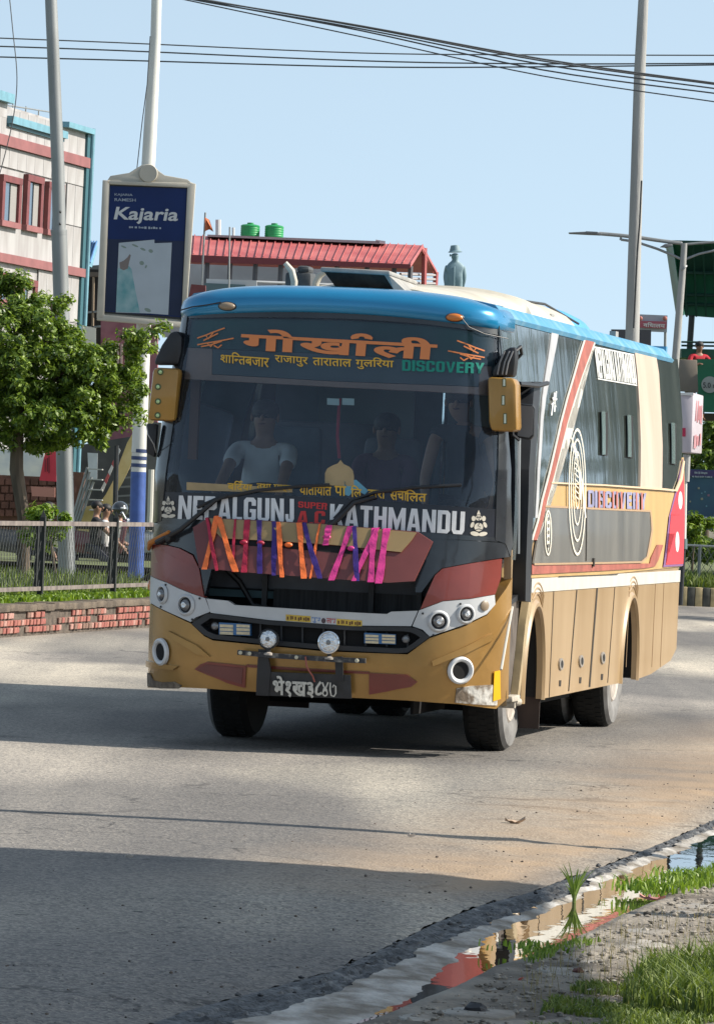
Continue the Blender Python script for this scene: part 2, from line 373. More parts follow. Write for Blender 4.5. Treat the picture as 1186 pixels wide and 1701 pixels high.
def ellpts(cx, cy, rx, ry, n=28, tilt=0.0):
    return [(cx+rx*math.cos(2*math.pi*i/n)*math.cos(tilt)-ry*math.sin(2*math.pi*i/n)*math.sin(tilt),
             cy+rx*math.cos(2*math.pi*i/n)*math.sin(tilt)+ry*math.sin(2*math.pi*i/n)*math.cos(tilt)) for i in range(n)]
def ringsurf(cx, cy, rx, ry, w, fnp, fn, name, m, parent, d=.008, n=32, ecc=1.0, tilt=0.0):
    o = np.array(ellpts(cx, cy, rx, ry, n, tilt)); i_ = np.array(ellpts(cx, cy, rx*(1-w), ry*(1-w*ecc), n, tilt))
    A = np.concatenate([o, i_]); q = fnp(A[:, 0], A[:, 1])
    F = [(j, (j+1) % n, n+(j+1) % n, n+j) for j in range(n)]
    return skin([tuple(a) for a in q], F, fn, name, m, parent, d=d, t=0, dx=0, dy=0, smooth=False)

# paints
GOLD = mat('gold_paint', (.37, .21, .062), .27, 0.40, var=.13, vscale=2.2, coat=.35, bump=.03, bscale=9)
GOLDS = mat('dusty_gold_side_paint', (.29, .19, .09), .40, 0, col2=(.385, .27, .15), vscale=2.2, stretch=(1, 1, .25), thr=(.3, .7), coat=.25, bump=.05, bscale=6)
REDP = mat('maroon_paint', (.18, .03, .022), .35, .05, var=.15, vscale=3, coat=.4)
REDD = mat('maroon_flap_paint', (.145, .036, .032), .45, 0, var=.12, vscale=3, coat=.2)
BLKG = mat('black_gloss', (.012, .014, .018), .16, 0, col2=(.03, .034, .04), vscale=3, coat=.3)
BLKM = mat('black_plastic', (.014, .015, .018), .5, 0, var=.25, vscale=6)
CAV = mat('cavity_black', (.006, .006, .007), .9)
BLUE = mat('blue_paint', (.008, .20, .40), .24, .25, var=.12, vscale=1.2, coat=.6)
BLUS = mat('faded_blue_paint', (.06, .24, .40), .5, 0, col2=(.16, .33, .45), vscale=5, thr=(.45, .7))
WHP = mat('white_panel_paint', (.50, .51, .52), .4, 0, var=.07, vscale=5, coat=.2)
CRM = mat('cream_fibreglass', (.38, .35, .29), .6, 0, col2=(.50, .47, .40), vscale=2.5, bump=.06, bscale=8)
WST = mat('white_stripe_paint', (.50, .48, .43), .5, 0, var=.06, vscale=5)
RST = mat('faded_red_paint', (.30, .085, .06), .55, 0, var=.2, vscale=6)
GREYP = mat('grey_tinted_panel', (.115, .11, .105), .3, 0, col2=(.19, .18, .165), vscale=2.5, stretch=(1, 1, .3), coat=.25)
SGL = mat('tinted_side_glass', (.035, .043, .038), .05, 0, col2=(.085, .097, .087), vscale=2.0, stretch=(1, 1.2, .2), coat=.6, thr=(.40, .75), bump=.16, bscale=2.2)
BEI = mat('beige_pillar_film', (.40, .31, .24), .6, 0, col2=(.48, .385, .31), vscale=2.5, stretch=(1, 1, .3))
RUB = mat('tyre_rubber', (.009, .009, .0085), .85, 0, var=.3, vscale=14)
TYW = mat('dusty_tyre_side', (.13, .125, .12), .8, 0, col2=(.21, .205, .20), vscale=8)
RIM = mat('dusty_rim_steel', (.36, .32, .28), .6, .1, var=.25, vscale=12)
CHR = mat('chrome', (.75, .76, .78), .12, 1)
REFL = mat('lamp_reflector', (.72, .74, .76), .16, .85, var=.1, vscale=40, bump=.6, bscale=60)
LAMPG = mat('lamp_dark_lens', (.16, .16, .165), .15, .3, coat=.6)
AMB = mat('amber_lens', (.55, .16, .02), .25, 0, coat=.6)
AMBD = mat('dull_lens', (.25, .19, .13), .4)
LETW = mat('white_vinyl', (.60, .61, .62), .5, 0, col2=(.66, .66, .67), vscale=30, thr=(.3, .45))
LETO = mat('orange_vinyl', (.62, .20, .06), .5)
LETY = mat('yellow_vinyl', (.62, .36, .03), .5)
LETG = mat('teal_vinyl', (.0, .20, .15), .5)
LETR = mat('red_vinyl', (.50, .02, .02), .45)
STRIPB = mat('navy_strip', (.010, .013, .022), .35, 0, var=.3, vscale=4)
BGE = mat('beige_tape', (.34, .25, .13), .6, 0, var=.1, vscale=8)
def glassmat():
    m = bpy.data.materials.new('windscreen_glass'); m.use_nodes = True; n = m.node_tree; n.nodes.clear()
    o = n.nodes.new('ShaderNodeOutputMaterial'); mx = n.nodes.new('ShaderNodeMixShader'); tr = n.nodes.new('ShaderNodeBsdfTransparent')
    gl = n.nodes.new('ShaderNodeBsdfGlossy'); gl.inputs['Roughness'].default_value = .015; gl.inputs[0].default_value = (.8, .88, 1, 1)
    fr = n.nodes.new('ShaderNodeFresnel'); fr.inputs[0].default_value = 1.48
    df = n.nodes.new('ShaderNodeBsdfDiffuse'); df.inputs[0].default_value = (.34, .42, .60, 1); m2 = n.nodes.new('ShaderNodeMixShader')  # thin dust film, tinted blue to paint a veil of sky glare
    t = n.nodes.new('ShaderNodeTexCoord'); nz = n.nodes.new('ShaderNodeTexNoise'); nz.inputs['Scale'].default_value = 2.2; nz.inputs['Detail'].default_value = 6
    mr = n.nodes.new('ShaderNodeMapRange'); mr.inputs[1].default_value = .3; mr.inputs[2].default_value = .8; mr.inputs[3].default_value = .008; mr.inputs[4].default_value = .06
    n.links.new(t.outputs['Object'], nz.inputs['Vector']); n.links.new(nz.outputs[0], mr.inputs[0])
    tr.inputs[0].default_value = (.80, .88, .90, 1)
    n.links.new(mr.outputs[0], m2.inputs[0]); n.links.new(tr.outputs[0], m2.inputs[1]); n.links.new(df.outputs[0], m2.inputs[2])
    n.links.new(fr.outputs[0], mx.inputs[0]); n.links.new(m2.outputs[0], mx.inputs[1]); n.links.new(gl.outputs[0], mx.inputs[2])
    n.links.new(mx.outputs[0], o.inputs[0]); return m
GLASS = glassmat()

# ---- lower front: bumper, lamp panels, grille trim
bumper = fpoly([(240, 1000), (255, 1004), (290, 1022), (319, 1036), (341, 1057), (355, 1064), (540, 1082), (677, 1087), (713, 1060), (745, 1049), (771, 1040), (807, 1022), (821, 1002), (838, 978),
      (852, 960), (856, 1160), (822, 1177), (760, 1169), (677, 1163), (540, 1156), (433, 1149), (341, 1143), (240, 1136)], 'bumper', GOLD, d=.01, t=.09)
# moulded swage lines on the bumper
for pts in ([(285, 1048), (330, 1072), (352, 1090), (330, 1086), (286, 1058)], [(716, 1098), (770, 1074), (812, 1052), (816, 1062), (770, 1086), (718, 1106)]):
    fpoly(pts, 'bumper_ridge', GOLD, bumper, d=.03, t=.03)
fpoly([(238, 1096), (262, 1100), (300, 1106), (292, 1112), (258, 1110), (238, 1106)], 'bumper_ridge', GOLD, bumper, d=.028, t=.03)
SCR = mat('scraped_paint', (.16, .12, .085), .8, 0, col2=(.52, .50, .46), vscale=11, thr=(.42, .56), bump=.4, bscale=30)
SCR2 = mat('scraped_dark_paint', (.10, .075, .055), .8, 0, col2=(.24, .19, .14), vscale=20, bump=.4, bscale=30)
fpoly([(240, 1117), (252, 1118), (258, 1130), (272, 1133), (292, 1132), (304, 1138), (300, 1143), (270, 1143), (240, 1138)], 'scrape_patch', SCR2, bumper, d=.018, t=.01)
fpoly([(757, 1143), (780, 1139), (812, 1137), (824, 1138), (822, 1171), (800, 1170), (754, 1166)], 'scrape_patch', SCR, bumper, d=.018, t=.01)
# lamp panels
lp = fpoly([(240, 955), (254, 957), (280, 968), (300, 978), (320, 986), (343, 994), (351, 1016), (326, 1026), (319, 1033), (290, 1020), (255, 1002), (240, 996)], 'lamp_panel', WHP, d=.014, t=.06)
rp_ = fpoly([(696, 1014), (735, 999), (780, 995), (819, 988), (820, 1004), (806, 1020), (771, 1037), (740, 1048), (713, 1057), (702, 1046), (685, 1040)], 'lamp_panel', WHP, d=.014, t=.06)
strip = fpoly([(345, 994.5), (380, 998), (391, 1005), (470, 1010), (560, 1016), (643, 1020), (650, 1016), (694, 1014.5), (683, 1040), (586, 1039), (560, 1038), (450, 1030), (352, 1018)], 'grille_bar', WHP, d=.016, t=.06)
def lamp_at(px, py, r, parent, name='headlight', deep=.03, lens=LAMPG, ring=WHP):
    p = fpt(px, py, .012); n = fnorm(p)
    m = MB().lathe([(r*1.35, .004), (r*1.12, .018), (r*1.0, .018), (r*.92, -.01)], p, n, 28); o = m.build(name, ring, parent, fix=False)
    MB().lathe([(r*.93, .0), (r*.80, .006), (r*.78, .003), (r*.0, .002)], p+n*.004, n, 28).build('bezel', BLKM, o)
    MB().lathe([(r*.70, .005), (r*.62, .012), (r*.45, .020), (r*.2, .025), (.001, .026)], p+n*.006, n, 24).build('lens', lens, o)
    MB().lathe([(r*.36, .0), (r*.33, .004), (.001, .004)], p+n*.028, n, 20).build('bulb', REFL, o)
    return o
for (a, b, r, q) in ((273.5, 987, .050, lp), (311.5, 1005, .055, lp), (772, 1020, .050, rp_), (728, 1032, .055, rp_)):
    lamp_at(a, b, r, q)
for a, b, q in ((253, 972, lp), (802, 1006, rp_)):
    p = fpt(a, b, .016); n = fnorm(p); MB().lathe([(.034, 0), (.033, .008), (.02, .014), (.001, .015)], p, n, 20).build('reflector', AMB if q is lp else AMBD, q)
for pts in ([(279, 971.5)], [(334, 994)], [(271, 1008)], [(322, 1029)], [(763, 1003)], [(702, 1019)], [(769, 1033)], [(719, 1055)]):
    p = fpt(*pts[0], .016); MB().lathe([(.008, 0), (.007, .005), (.001, .006)], p, fnorm(p), 8).build('screw', BLKM, lp if p.x < 0 else rp_)
# black oval grille under the bar
ov = [(322, 1036), (330, 1030), (347, 1019), (360, 1020), (450, 1031), (586, 1040), (677, 1041.5), (690, 1043), (701, 1048), (713, 1058), (695, 1072), (677, 1084), (660, 1085), (540, 1079), (450, 1071), (355, 1061), (341, 1054)]
def shrink(pts, k, ky=None):
    cx = sum(p[0] for p in pts)/len(pts); cy = sum(p[1] for p in pts)/len(pts); ky = ky or k
    return [(cx+(p[0]-cx)*k, cy+(p[1]-cy)*ky) for p in pts]
inn = [(336, 1038), (342, 1034), (352, 1027), (362, 1027.5), (450, 1038), (586, 1047), (670, 1048.5), (682, 1050), (690, 1053.5), (698, 1059), (688, 1067), (675, 1076), (660, 1077), (540, 1071), (450, 1063.5), (360, 1054), (348, 1049)]
A = np.array(ov+inn, float); q = FP(A[:, 0], A[:, 1]); n_ = len(ov)
gr = skin([tuple(a) for a in q], [(j, (j+1) % n_, n_+(j+1) % n_, n_+j) for j in range(n_)], FM, 'lower_grille', BLKM, bus, d=.025, t=.1, dx=.1, dy=0)
fpoly(inn, 'grille_back', CAV, gr, d=-.045, t=.0)
for i in range(9):
    x0 = 395+i*35
    fpoly([(x0, 1034+i*2.4), (x0+3, 1034+i*2.4), (x0+3, 1064+i*1.5), (x0, 1064+i*1.5)], 'grille_rib', BLKM, gr, d=-.02, t=.02)
LEDB = mat('led_bar_housing', (.05, .16, .36), .4); LEDC = mat('led_bar_lens', (.62, .52, .34), .4, var=.1, vscale=60)
for (x0, y0, x1, y1) in ((364, 1035, 416, 1055), (605, 1052, 657, 1069.5)):
    sl = 2
    o = fpoly([(x0, y0-sl/2), (x1, y0+sl/2+.8), (x1, y1+sl/2), (x0, y1-sl/2)], 'led_bar', LEDB, gr, d=.0, t=.04)
    for k in range(2):
        for j in range(3):
            a = x0+2+k*(x1-x0)*.53; b = a+(x1-x0)*.42; c = y0+2+j*(y1-y0-2)/3; e = c+(y1-y0)/3-2
            fpoly([(a, c), (b, c+1), (b, e+1), (a, e)], 'led_strip', LEDC, o, d=.007, t=.008)
for a, b in ((357, 1040), (674, 1062)):
    p = fpt(a, b, -.0); MB().lathe([(.026, -.02), (.026, .0), (.018, .008), (.001, .01)], p, fnorm(p), 18).build('parking_lamp', LAMPG, gr)
# fog lamp rings
for a, b in ((271.5, 1082.5), (763, 1113)):
    p = fpt(a, b, .012); n = fnorm(p)
    o = MB().lathe([(.092, 0), (.090, .016), (.078, .026), (.064, .020), (.052, -.004), (.048, -.03)], p, n, 36).build('fog_lamp_ring', mat('white_ring_paint', (.62, .62, .62), .45, var=.08, vscale=10), bumper, fix=False)
    MB().lathe([(.056, .006), (.056, .010), (.001, .011)], p, n, 24).build('fog_lamp_hole', CAV, o)
# red accents + yellow marker tape
fpoly([(327, 1111), (336, 1103), (347, 1098.5), (411, 1105), (409, 1141), (380, 1133), (340, 1117)], 'bumper_insert', REDP, bumper, d=.03, t=.02)
fpoly([(333, 1111), (347, 1103), (406, 1109), (404, 1134), (376, 1127)], 'bumper_insert', REDD, bumper, d=.036, t=.008)
fpoly([(614, 1117), (677, 1120), (693, 1132), (683, 1140), (614, 1152)], 'bumper_insert', REDP, bumper, d=.03, t=.02)
fpoly([(411, 1103), (500, 1109), (614, 1115), (614, 1119), (500, 1113.5), (411, 1107.5)], 'bumper_insert', REDP, bumper, d=.024, t=.015)
# recess panel, number plate, brackets, bar with lamps
PLT = mat('number_plate_black', (.02, .022, .026), .45, var=.3, vscale=12)
plate = fpoly([(438, 1112), (586, 1118), (588, 1154), (434, 1148.5)], 'number_plate', PLT, d=.10, t=.012)
fpoly([(436, 1078), (450, 1078), (456, 1110), (453, 1149), (432, 1148)], 'plate_bracket', BLKM, plate, d=.108, t=.03)
fpoly([(561, 1090), (573, 1090), (575, 1128), (563, 1128)], 'plate_bracket', BLKM, plate, d=.112, t=.03)
PLW = mat('plate_letters', (.52, .50, .45), .6, var=.15, vscale=40)
ftext('भे१ख३', [(460, 1118), (527, 1121), (527, 1152.5), (460, 1149)], 'plate_lettering', PLW, plate, off=.035, d=.118)
ftext('८', [(529, 1126.5), (541, 1127), (541, 1147.5), (529, 1147.5)], 'plate_lettering', PLW, plate, off=.035, d=.118)
# a round-bellied four and an open seven as painted on the plate
def strokes(paths, w, fnp, fn, name, m, parent, d, closed=False):
    V = []; F = []
    for pth in paths:
        k = len(V)
        for i, p in enumerate(pth):
            a = pth[max(i-1, 0)]; b = pth[min(i+1, len(pth)-1)]; dx, dy = b[0]-a[0], b[1]-a[1]; L = math.hypot(dx, dy) or 1
            V += [(p[0]-dy/L*w/2, p[1]+dx/L*w/2), (p[0]+dy/L*w/2, p[1]-dx/L*w/2)]
        F += [(k+2*i, k+2*i+1, k+2*i+3, k+2*i+2) for i in range(len(pth)-1)]
    q = fnp(np.array(V)[:, 0], np.array(V)[:, 1])
    return skin([tuple(a) for a in q], F, fn, name, m, parent, d=d, t=0, dx=.1, dy=0, smooth=False)
def arc(cx, cy, rx, ry, a0, a1, n=12): return [(cx+rx*math.cos(R(a0+(a1-a0)*i/n)), cy+ry*math.sin(R(a0+(a1-a0)*i/n))) for i in range(n+1)]
strokes([arc(545.5, 1143.5, 3.6, 4.6, -70, 290)+[(546.5, 1139), (550.5, 1129)], [(541, 1129), (543, 1135), (545.5, 1139)], [(554, 1129.5), (553.6, 1140), (555.5, 1147.5), (560, 1149), (563, 1144), (562.8, 1136), (559.5, 1133.5), (557.8, 1137.5)]], 2.4, FP, FM, 'plate_lettering', PLW, plate, .1185)
barp = [fpt(402, 1083, .10), fpt(455, 1088, .12), fpt(560, 1095, .12), fpt(611, 1097, .10)]
nb = MB()
for a, b in zip(barp, barp[1:]):
    up = Vector((0, 0, .016)); ou = Vector((0, .018, 0))
    nb.hexa([a-up-ou, b-up-ou, b-up+ou, a-up+ou, a+up-ou, b+up-ou, b+up+ou, a+up+ou])
lbar = nb.build('lamp_bar', mat('worn_bar_steel', (.035, .035, .04), .5, .3, col2=(.22, .20, .17), vscale=25, thr=(.5, .75)), bus)
for (a, b, r) in ((454.5, 1061, .064), (553, 1066.5, .070)):
    p = fpt(a, b, .15); n = Vector((-.12, -1, .03)).normalized()
    o = MB().lathe([(.02, -.085), (r*.6, -.075), (r*.95, -.04), (r*1.05, -.004), (r*1.06, .006), (r*.96, .010), (r*.95, .0)], p, n, 32).build('spot_lamp', CHR if a > 500 else BLKM, lbar)
    MB().lathe([(r*.96, .0), (r*.8, .008), (r*.4, .014), (.001, .016)], p, n, 28).build('lens', REFL, o)
    MB().lathe([(r*.25, .0), (r*.2, .006), (.001, .008)], p+n*.014, n, 16).build('bulb', LAMPG, o)
    MB().tube([p-n*.02-Vector((0, 0, r)), p-n*.02-Vector((0, 0, r+.035))], .013, 8).build('stem', BLKM, o)
    MB().lathe([(.03, 0), (.03, .012), (.012, .02)], p-n*.02-Vector((0, 0, r+.04)), (0, 0, 1), 14).build('mount_nut', RIM, o)
for a, b in ((409, 1083.5), (424, 1085), (500, 1091), (598, 1096.5)):
    p = fpt(a, b, .145); MB().lathe([(.014, 0), (.012, .01), (.001, .012)], p, (0, -1, 0), 8).build('bar_bolt', mat('pale_bolt', (.5, .47, .36), .5), lbar)
ww = [fpt(515, 1090, .15), fpt(517, 1100, .16), fpt(521, 1109, .155), fpt(526, 1118, .135), fpt(529, 1128, .13)]
MB().tube(ww, .006, 6).build('wire', mat('red_wire', (.30, .08, .06), .6), lbar)
# maroon wing panels
fpoly([(240, 900), (255, 903), (280, 906), (300, 911), (322, 923), (333, 946), (341, 993), (320, 985), (300, 977), (280, 967), (254, 956), (240, 954)], 'wing_panel', REDP, d=.014, t=.05)
fpoly([(698, 1012), (710, 983), (722, 956), (734, 945), (780, 936), (831, 928), (829, 960), (820, 987), (780, 994), (735, 998)], 'wing_panel', REDP, d=.014, t=.05)
# black glossy panels beside the flap
fpoly([(240, 868), (268, 869), (325, 872), (345, 874), (352, 946), (341, 990), (334, 945), (323, 921), (301, 910), (281, 905), (256, 902), (240, 899)], 'black_front_panel', BLKG, d=.004, t=.05)
fpoly([(688, 890), (760, 897), (826, 901), (838, 902), (846, 925), (831, 927), (780, 935), (733, 944), (721, 955), (700, 984), (690, 984)], 'black_front_panel', BLKG, d=.004, t=.05)
# radiator bay behind the open flap
cv = MB(); cv.box((0, .62, 1.16), (1.75, .03, .75)); cv.box((0, .40, .80), (1.75, .5, .03)); cv.box((0, .40, 1.50), (1.9, .5, .03)); cv.box((-.88, .42, 1.16), (.03, .45, .75)); cv.box((.88, .42, 1.16), (.03, .45, .75))
bay = cv.build('radiator_bay', CAV, bus)
rb = MB(); rb.box((.12, .45, 1.13), (.98, .05, .5)); bay2 = rb.build('radiator', mat('radiator_core', (.02, .021, .024), .6, .2, var=.5, vscale=60, stretch=(1, 1, .05)), bay)
for x in (-.42, .62, .3): MB().box((x, .38, 1.13), (.035, .04, .55)).build('bay_strut', BLKM, bay)
MB().box((-.74, .30, 1.26), (.19, .10, .10)).build('reservoir_tank', mat('yellowed_plastic', (.22, .19, .14), .5), bay, bevel=.012)
MB().tube([(-.7, .34, 1.2), (-.6, .4, 1.1), (-.5, .4, .95), (-.2, .38, .9)], .02, 8).build('hose', BLKM, bay)
# ---- raised front flap with tied ribbons
fl = [(325, 876), (350, 860), (430, 864), (540, 870), (620, 877), (695, 883), (722, 900), (696, 965), (654, 967.5), (560, 961), (480, 955), (414, 950), (341, 943)]
def flap_fn(X, Z, d=0.0):         # the flap hangs clear of the body, its lower edge pushed out
    o = .06+.16*np.clip((1.50-Z)/.38, 0, 1); return FM(X, Z, 0) + np.stack([0*X, -(o+d), 0*X], -1)
q = FP([p[0] for p in fl], [p[1] for p in fl])
flap = skin([tuple(a) for a in q], [tuple(range(len(q)))], flap_fn, 'front_flap', REDD, bus, d=0, t=.035, dx=.1, dy=.2)
q = FP(*zip(*[(352, 861), (540, 871), (695, 884.5), (688, 897), (672, 917), (560, 905), (470, 899), (375, 894), (362, 882)]))
skin([tuple(a) for a in q], [tuple(range(len(q)))], flap_fn, 'flap_gold_band', mat('flat_gold_paint', (.29, .20, .09), .45, 0, var=.08, vscale=3), flap, d=.014, t=.013, dx=.1, dy=.2)
q = FP(*zip(*[(376, 895), (470, 900), (600, 909), (612, 918), (596, 921), (470, 910), (382, 904)]))
skin([tuple(a) for a in q], [tuple(range(len(q)))], flap_fn, 'flap_slot', CAV, flap, d=.002, t=0, dx=.1, dy=.2)
RBC = {'o': (.85, .17, .035), 'c': (.36, .01, .04), 'b': (.035, .012, .16), 'p': (.58, .035, .22)}
RIB = [('o', 364, 859, 351, 944, 9), ('o', 367, 861, 403, 948, 10), ('c', 348, 862, 372, 946, 6), ('c', 395, 864, 398, 948, 4), ('c', 415, 865, 416.5, 949, 9.5), ('b', 435, 866, 443, 951, 8.5),
       ('b', 459, 868, 466, 954, 8.5), ('o', 466.5, 869, 480, 957, 8), ('o', 501, 870, 516, 959, 9), ('b', 508, 870, 542, 959, 9.5), ('o', 535, 872, 526, 959, 4), ('p', 551, 874, 547, 904, 10.5),
       ('p', 586, 876, 561, 962, 10), ('b', 592, 876, 604, 963, 8.5), ('p', 630, 879, 598, 963, 9.5), ('p', 626, 879, 626, 965, 10.5), ('p', 646, 880, 639, 967, 12)]
for i, (c, x0, y0, x1, y1, w) in enumerate(RIB):
    w *= .92; n = 14; V = []; rg = random.Random(i)
    for k in range(n+1):
        u = k/n; x = x0+(x1-x0)*u+1.1*math.sin(u*5+i)*(u*(1-u)*2); y = y0-1.5+(y1-y0+3)*u; ww_ = w*(1+.16*math.sin(u*7+i*1.7)); V += [(x-ww_/2, y), (x+ww_/2, y)]
    q = FP(*zip(*V)); XZ = np.array(q); dd = np.array([.020+.003*(i % 3)+.010*math.sin((j//2)/n*math.pi)*(i % 2)+(.006 if j % 2 else 0)*math.sin(j*.9) for j in range(len(V))])
    top = flap_fn(XZ[:, 0], XZ[:, 1], dd)
    vs_ = [tuple(p) for p in top]+[(p[0], p[1]+.004, p[2]) for p in top]; m_ = len(V)
    fs = [(2*k, 2*k+1, 2*k+3, 2*k+2) for k in range(n)]+[(m_+2*k, m_+2*k+2, m_+2*k+3, m_+2*k+1) for k in range(n)]
    for k in range(n): fs += [(2*k, 2*k+2, m_+2*k+2, m_+2*k), (2*k+1, m_+2*k+1, m_+2*k+3, 2*k+3)]
    # the ribbon folds over the flap's upper edge
    a, b = top[0], top[1]; e = len(vs_); vs_ += [(a[0], a[1]+.05, a[2]+.004), (b[0], b[1]+.05, b[2]+.004)]; fs.append((0, e, e+1, 1))
    mb = MB(); mb.v = vs_; mb.f = fs; mb.mi = [0]*len(fs)
    nm = {'o': 'orange', 'c': 'crimson', 'b': 'dark blue', 'p': 'pink'}[c]
    tag(mb.build('ribbon', mat('ribbon_'+nm.replace(' ', '_'), RBC[c], .55, 0, var=.10, vscale=30, bump=.15, bscale=60), flap, angle=60), nm+' cloth ribbon')
for a, b, c in ((486, 905, 'o'), (440, 902, 'c'), (412, 901, 'c'), (548, 892, 'p'), (590, 911, 'p')):
    q = FP([a], [b]); p = Vector(tuple(flap_fn(q[:, 0], q[:, 1], .02)[0])); MB().ell(p, (.028, .018, .017), 8, 6).build('ribbon_knot', mat('ribbon_'+{'o': 'orange', 'c': 'crimson', 'p': 'pink'}[c], (1, 1, 1)), flap)
# small stickers on the grille bar
for k, (x0, x1, mm, tx, tc_) in enumerate(((476, 517, mat('yellow_sticker', (.60, .40, .05), .5), 'श्री गणेश', mat('brown_print', (.12, .05, .02), .6)), (560, 602, mat('yellow_sticker', (1, 1, 1)), 'श्री गणेश', mat('brown_print', (1, 1, 1)))
                                   , (517.5, 559.5, WHP, 'शुभ', mat('blue_print', (.05, .15, .4), .6)))):
    yy = 1020.5+(x0-476)*.085
    o = fpoly([(x0, yy), (x1, yy+3.0), (x1, yy+13.5), (x0, yy+10.5)], 'sticker', mm, strip, d=.019, t=.002)
    if k < 2: ftext(('#', 9), [(x0+2, yy+2), (x1-2, yy+4.6), (x1-2, yy+12), (x0+2, yy+9)], 'sticker_print', tc_, o, d=.0205)
    else:
        ftext('शुभ', [(x0+1, yy+1), (x0+16, yy+2), (x0+16, yy+11), (x0+1, yy+10)], 'sticker_print', tc_, o, off=.02, d=.0205)
        ftext('लाभ', [(x0+26, yy+2.6), (x0+41, yy+3.6), (x0+41, yy+12), (x0+26, yy+11)], 'sticker_print', mat('red_print', (.4, .05, .05), .6), o, off=.02, d=.0205)
        fpoly(ellpts(x0+21, yy+7, 3.8, 4.6, 10), 'sticker_print', mat('dark_print', (.08, .05, .06), .6), o, d=.0205, t=0)

# ---- windscreen
WS = [(306, 524), (350, 521), (400, 520), (500, 520), (580, 522), (650, 526), (720, 532), (780, 540), (833, 551), (846, 560), (850, 640), (848, 780), (846, 924), (838, 900), (826, 899), (700, 891), (500, 876), (268, 867), (240, 866), (262, 760), (280, 640)]
wsg = fpoly([(312, 528), (350, 525), (400, 524), (500, 524), (580, 526), (650, 530), (720, 536), (780, 544), (826, 551), (832, 640), (829, 780), (822, 896), (700, 888), (500, 873), (268, 865), (276, 780), (288, 700), (302, 600)], 'windscreen', GLASS, d=.0, t=0, dx=.06, dy=.12)
# black rim and pillars round the glass
fpoly([(826, 545), (850, 548), (856, 640), (855, 780), (851, 905), (846, 925), (838, 903), (821, 897), (826, 780), (829, 640)], 'windscreen_pillar', BLKG, d=.008, t=.04, dx=.03)
fpoly([(300, 524), (313, 526), (304, 600), (290, 700), (278, 780), (270, 866), (238, 868), (240, 780), (262, 690), (285, 600)], 'windscreen_pillar', BLKG, d=.008, t=.04, dx=.04)
fpoly([(300, 516), (400, 516), (500, 516), (580, 517), (720, 527), (836, 546), (836, 558), (780, 548), (720, 540), (650, 534), (580, 530), (500, 528), (400, 527), (300, 530)], 'windscreen_rim', BLKG, d=.006, t=.03)
fpoly([(264, 860), (500, 869), (700, 884), (826, 893), (826, 900), (700, 893), (500, 878), (264, 870)], 'windscreen_rim', BLKG, d=.006, t=.03)
# route sign box behind the glass
SGB = mat('sign_box_teal', (.006, .05, .06), .6, 0, col2=(.012, .10, .09), vscale=1.5)
SGL2 = mat('sign_box_slate', (.06, .09, .11), .6, 0, var=.12, vscale=3); SGF = mat('sign_box_frame', (.30, .20, .17), .6, var=.1, vscale=4)
sgn = fpoly([(311, 530), (400, 528), (580, 531), (720, 541), (828, 556), (822, 606), (722, 598), (560, 587), (400, 580), (303, 575)], 'route_sign', SGB, d=-.03, t=.03)
fpoly([(351, 579), (400, 581), (560, 588), (722, 599), (798, 606), (798, 641), (560, 632), (351, 620)], 'route_sign_panel', SGL2, sgn, d=-.028, t=.03)
fpoly([(303, 576), (350, 578), (350, 621), (560, 633), (798, 642), (799, 607), (822, 608), (819, 655), (560, 642), (296, 628)], 'route_sign_frame', SGF, sgn, d=-.03, t=.03)
ftext(['गो', 'खा', 'REPH', 'ली'], [(402, 543), (728, 561), (724, 599), (400, 582)], 'route_lettering', LETO, sgn, off=.035, d=.006)
ftext(['शा', ('adv', 'ि', .25), ('half', 'न', .62), 'तबजार'], [(367, 584), (448, 588.5), (447, 611), (367, 602)], 'route_lettering', LETY, sgn, off=.014, d=.006)
ftext('राजापुर', [(457, 590), (512, 594), (512, 610), (457, 606)], 'route_lettering', LETY, sgn, off=.014, d=.006)
ftext('ताराताल', [(520, 594), (584, 597), (584, 610), (520, 607)], 'route_lettering', LETY, sgn, off=.014, d=.006)
ftext('गुलिरया', [(591, 593), (654, 595), (654, 615), (591, 613)], 'route_lettering', LETY, sgn, off=.014, d=.006)
ftext(('B', 'DISCOVERY'), [(668, 598), (804, 603), (803, 621), (668, 616)], 'route_lettering', LETG, sgn, off=.05, d=.006)
for s_, ox, oy in ((1, 329, 545), (-1, 804, 566)):       # a pair of streaking jet outlines
    J = [[(0, 17), (14, 12), (26, 7), (45, 0)], [(14, 12), (18, 18), (26, 8)], [(0, 28), (16, 25), (34, 22), (60, 17)], [(6, 31), (22, 28), (40, 22)], [(16, 25), (22, 31), (30, 22)], [(27, 29), (34, 33), (40, 28)], [(10, 21), (22, 15), (34, 9)]]
    strokes([[(ox+s_*x, oy+y) for x, y in p] for p in J], 2.2, FP, FM, 'sign_emblem', LETO, sgn, .006)
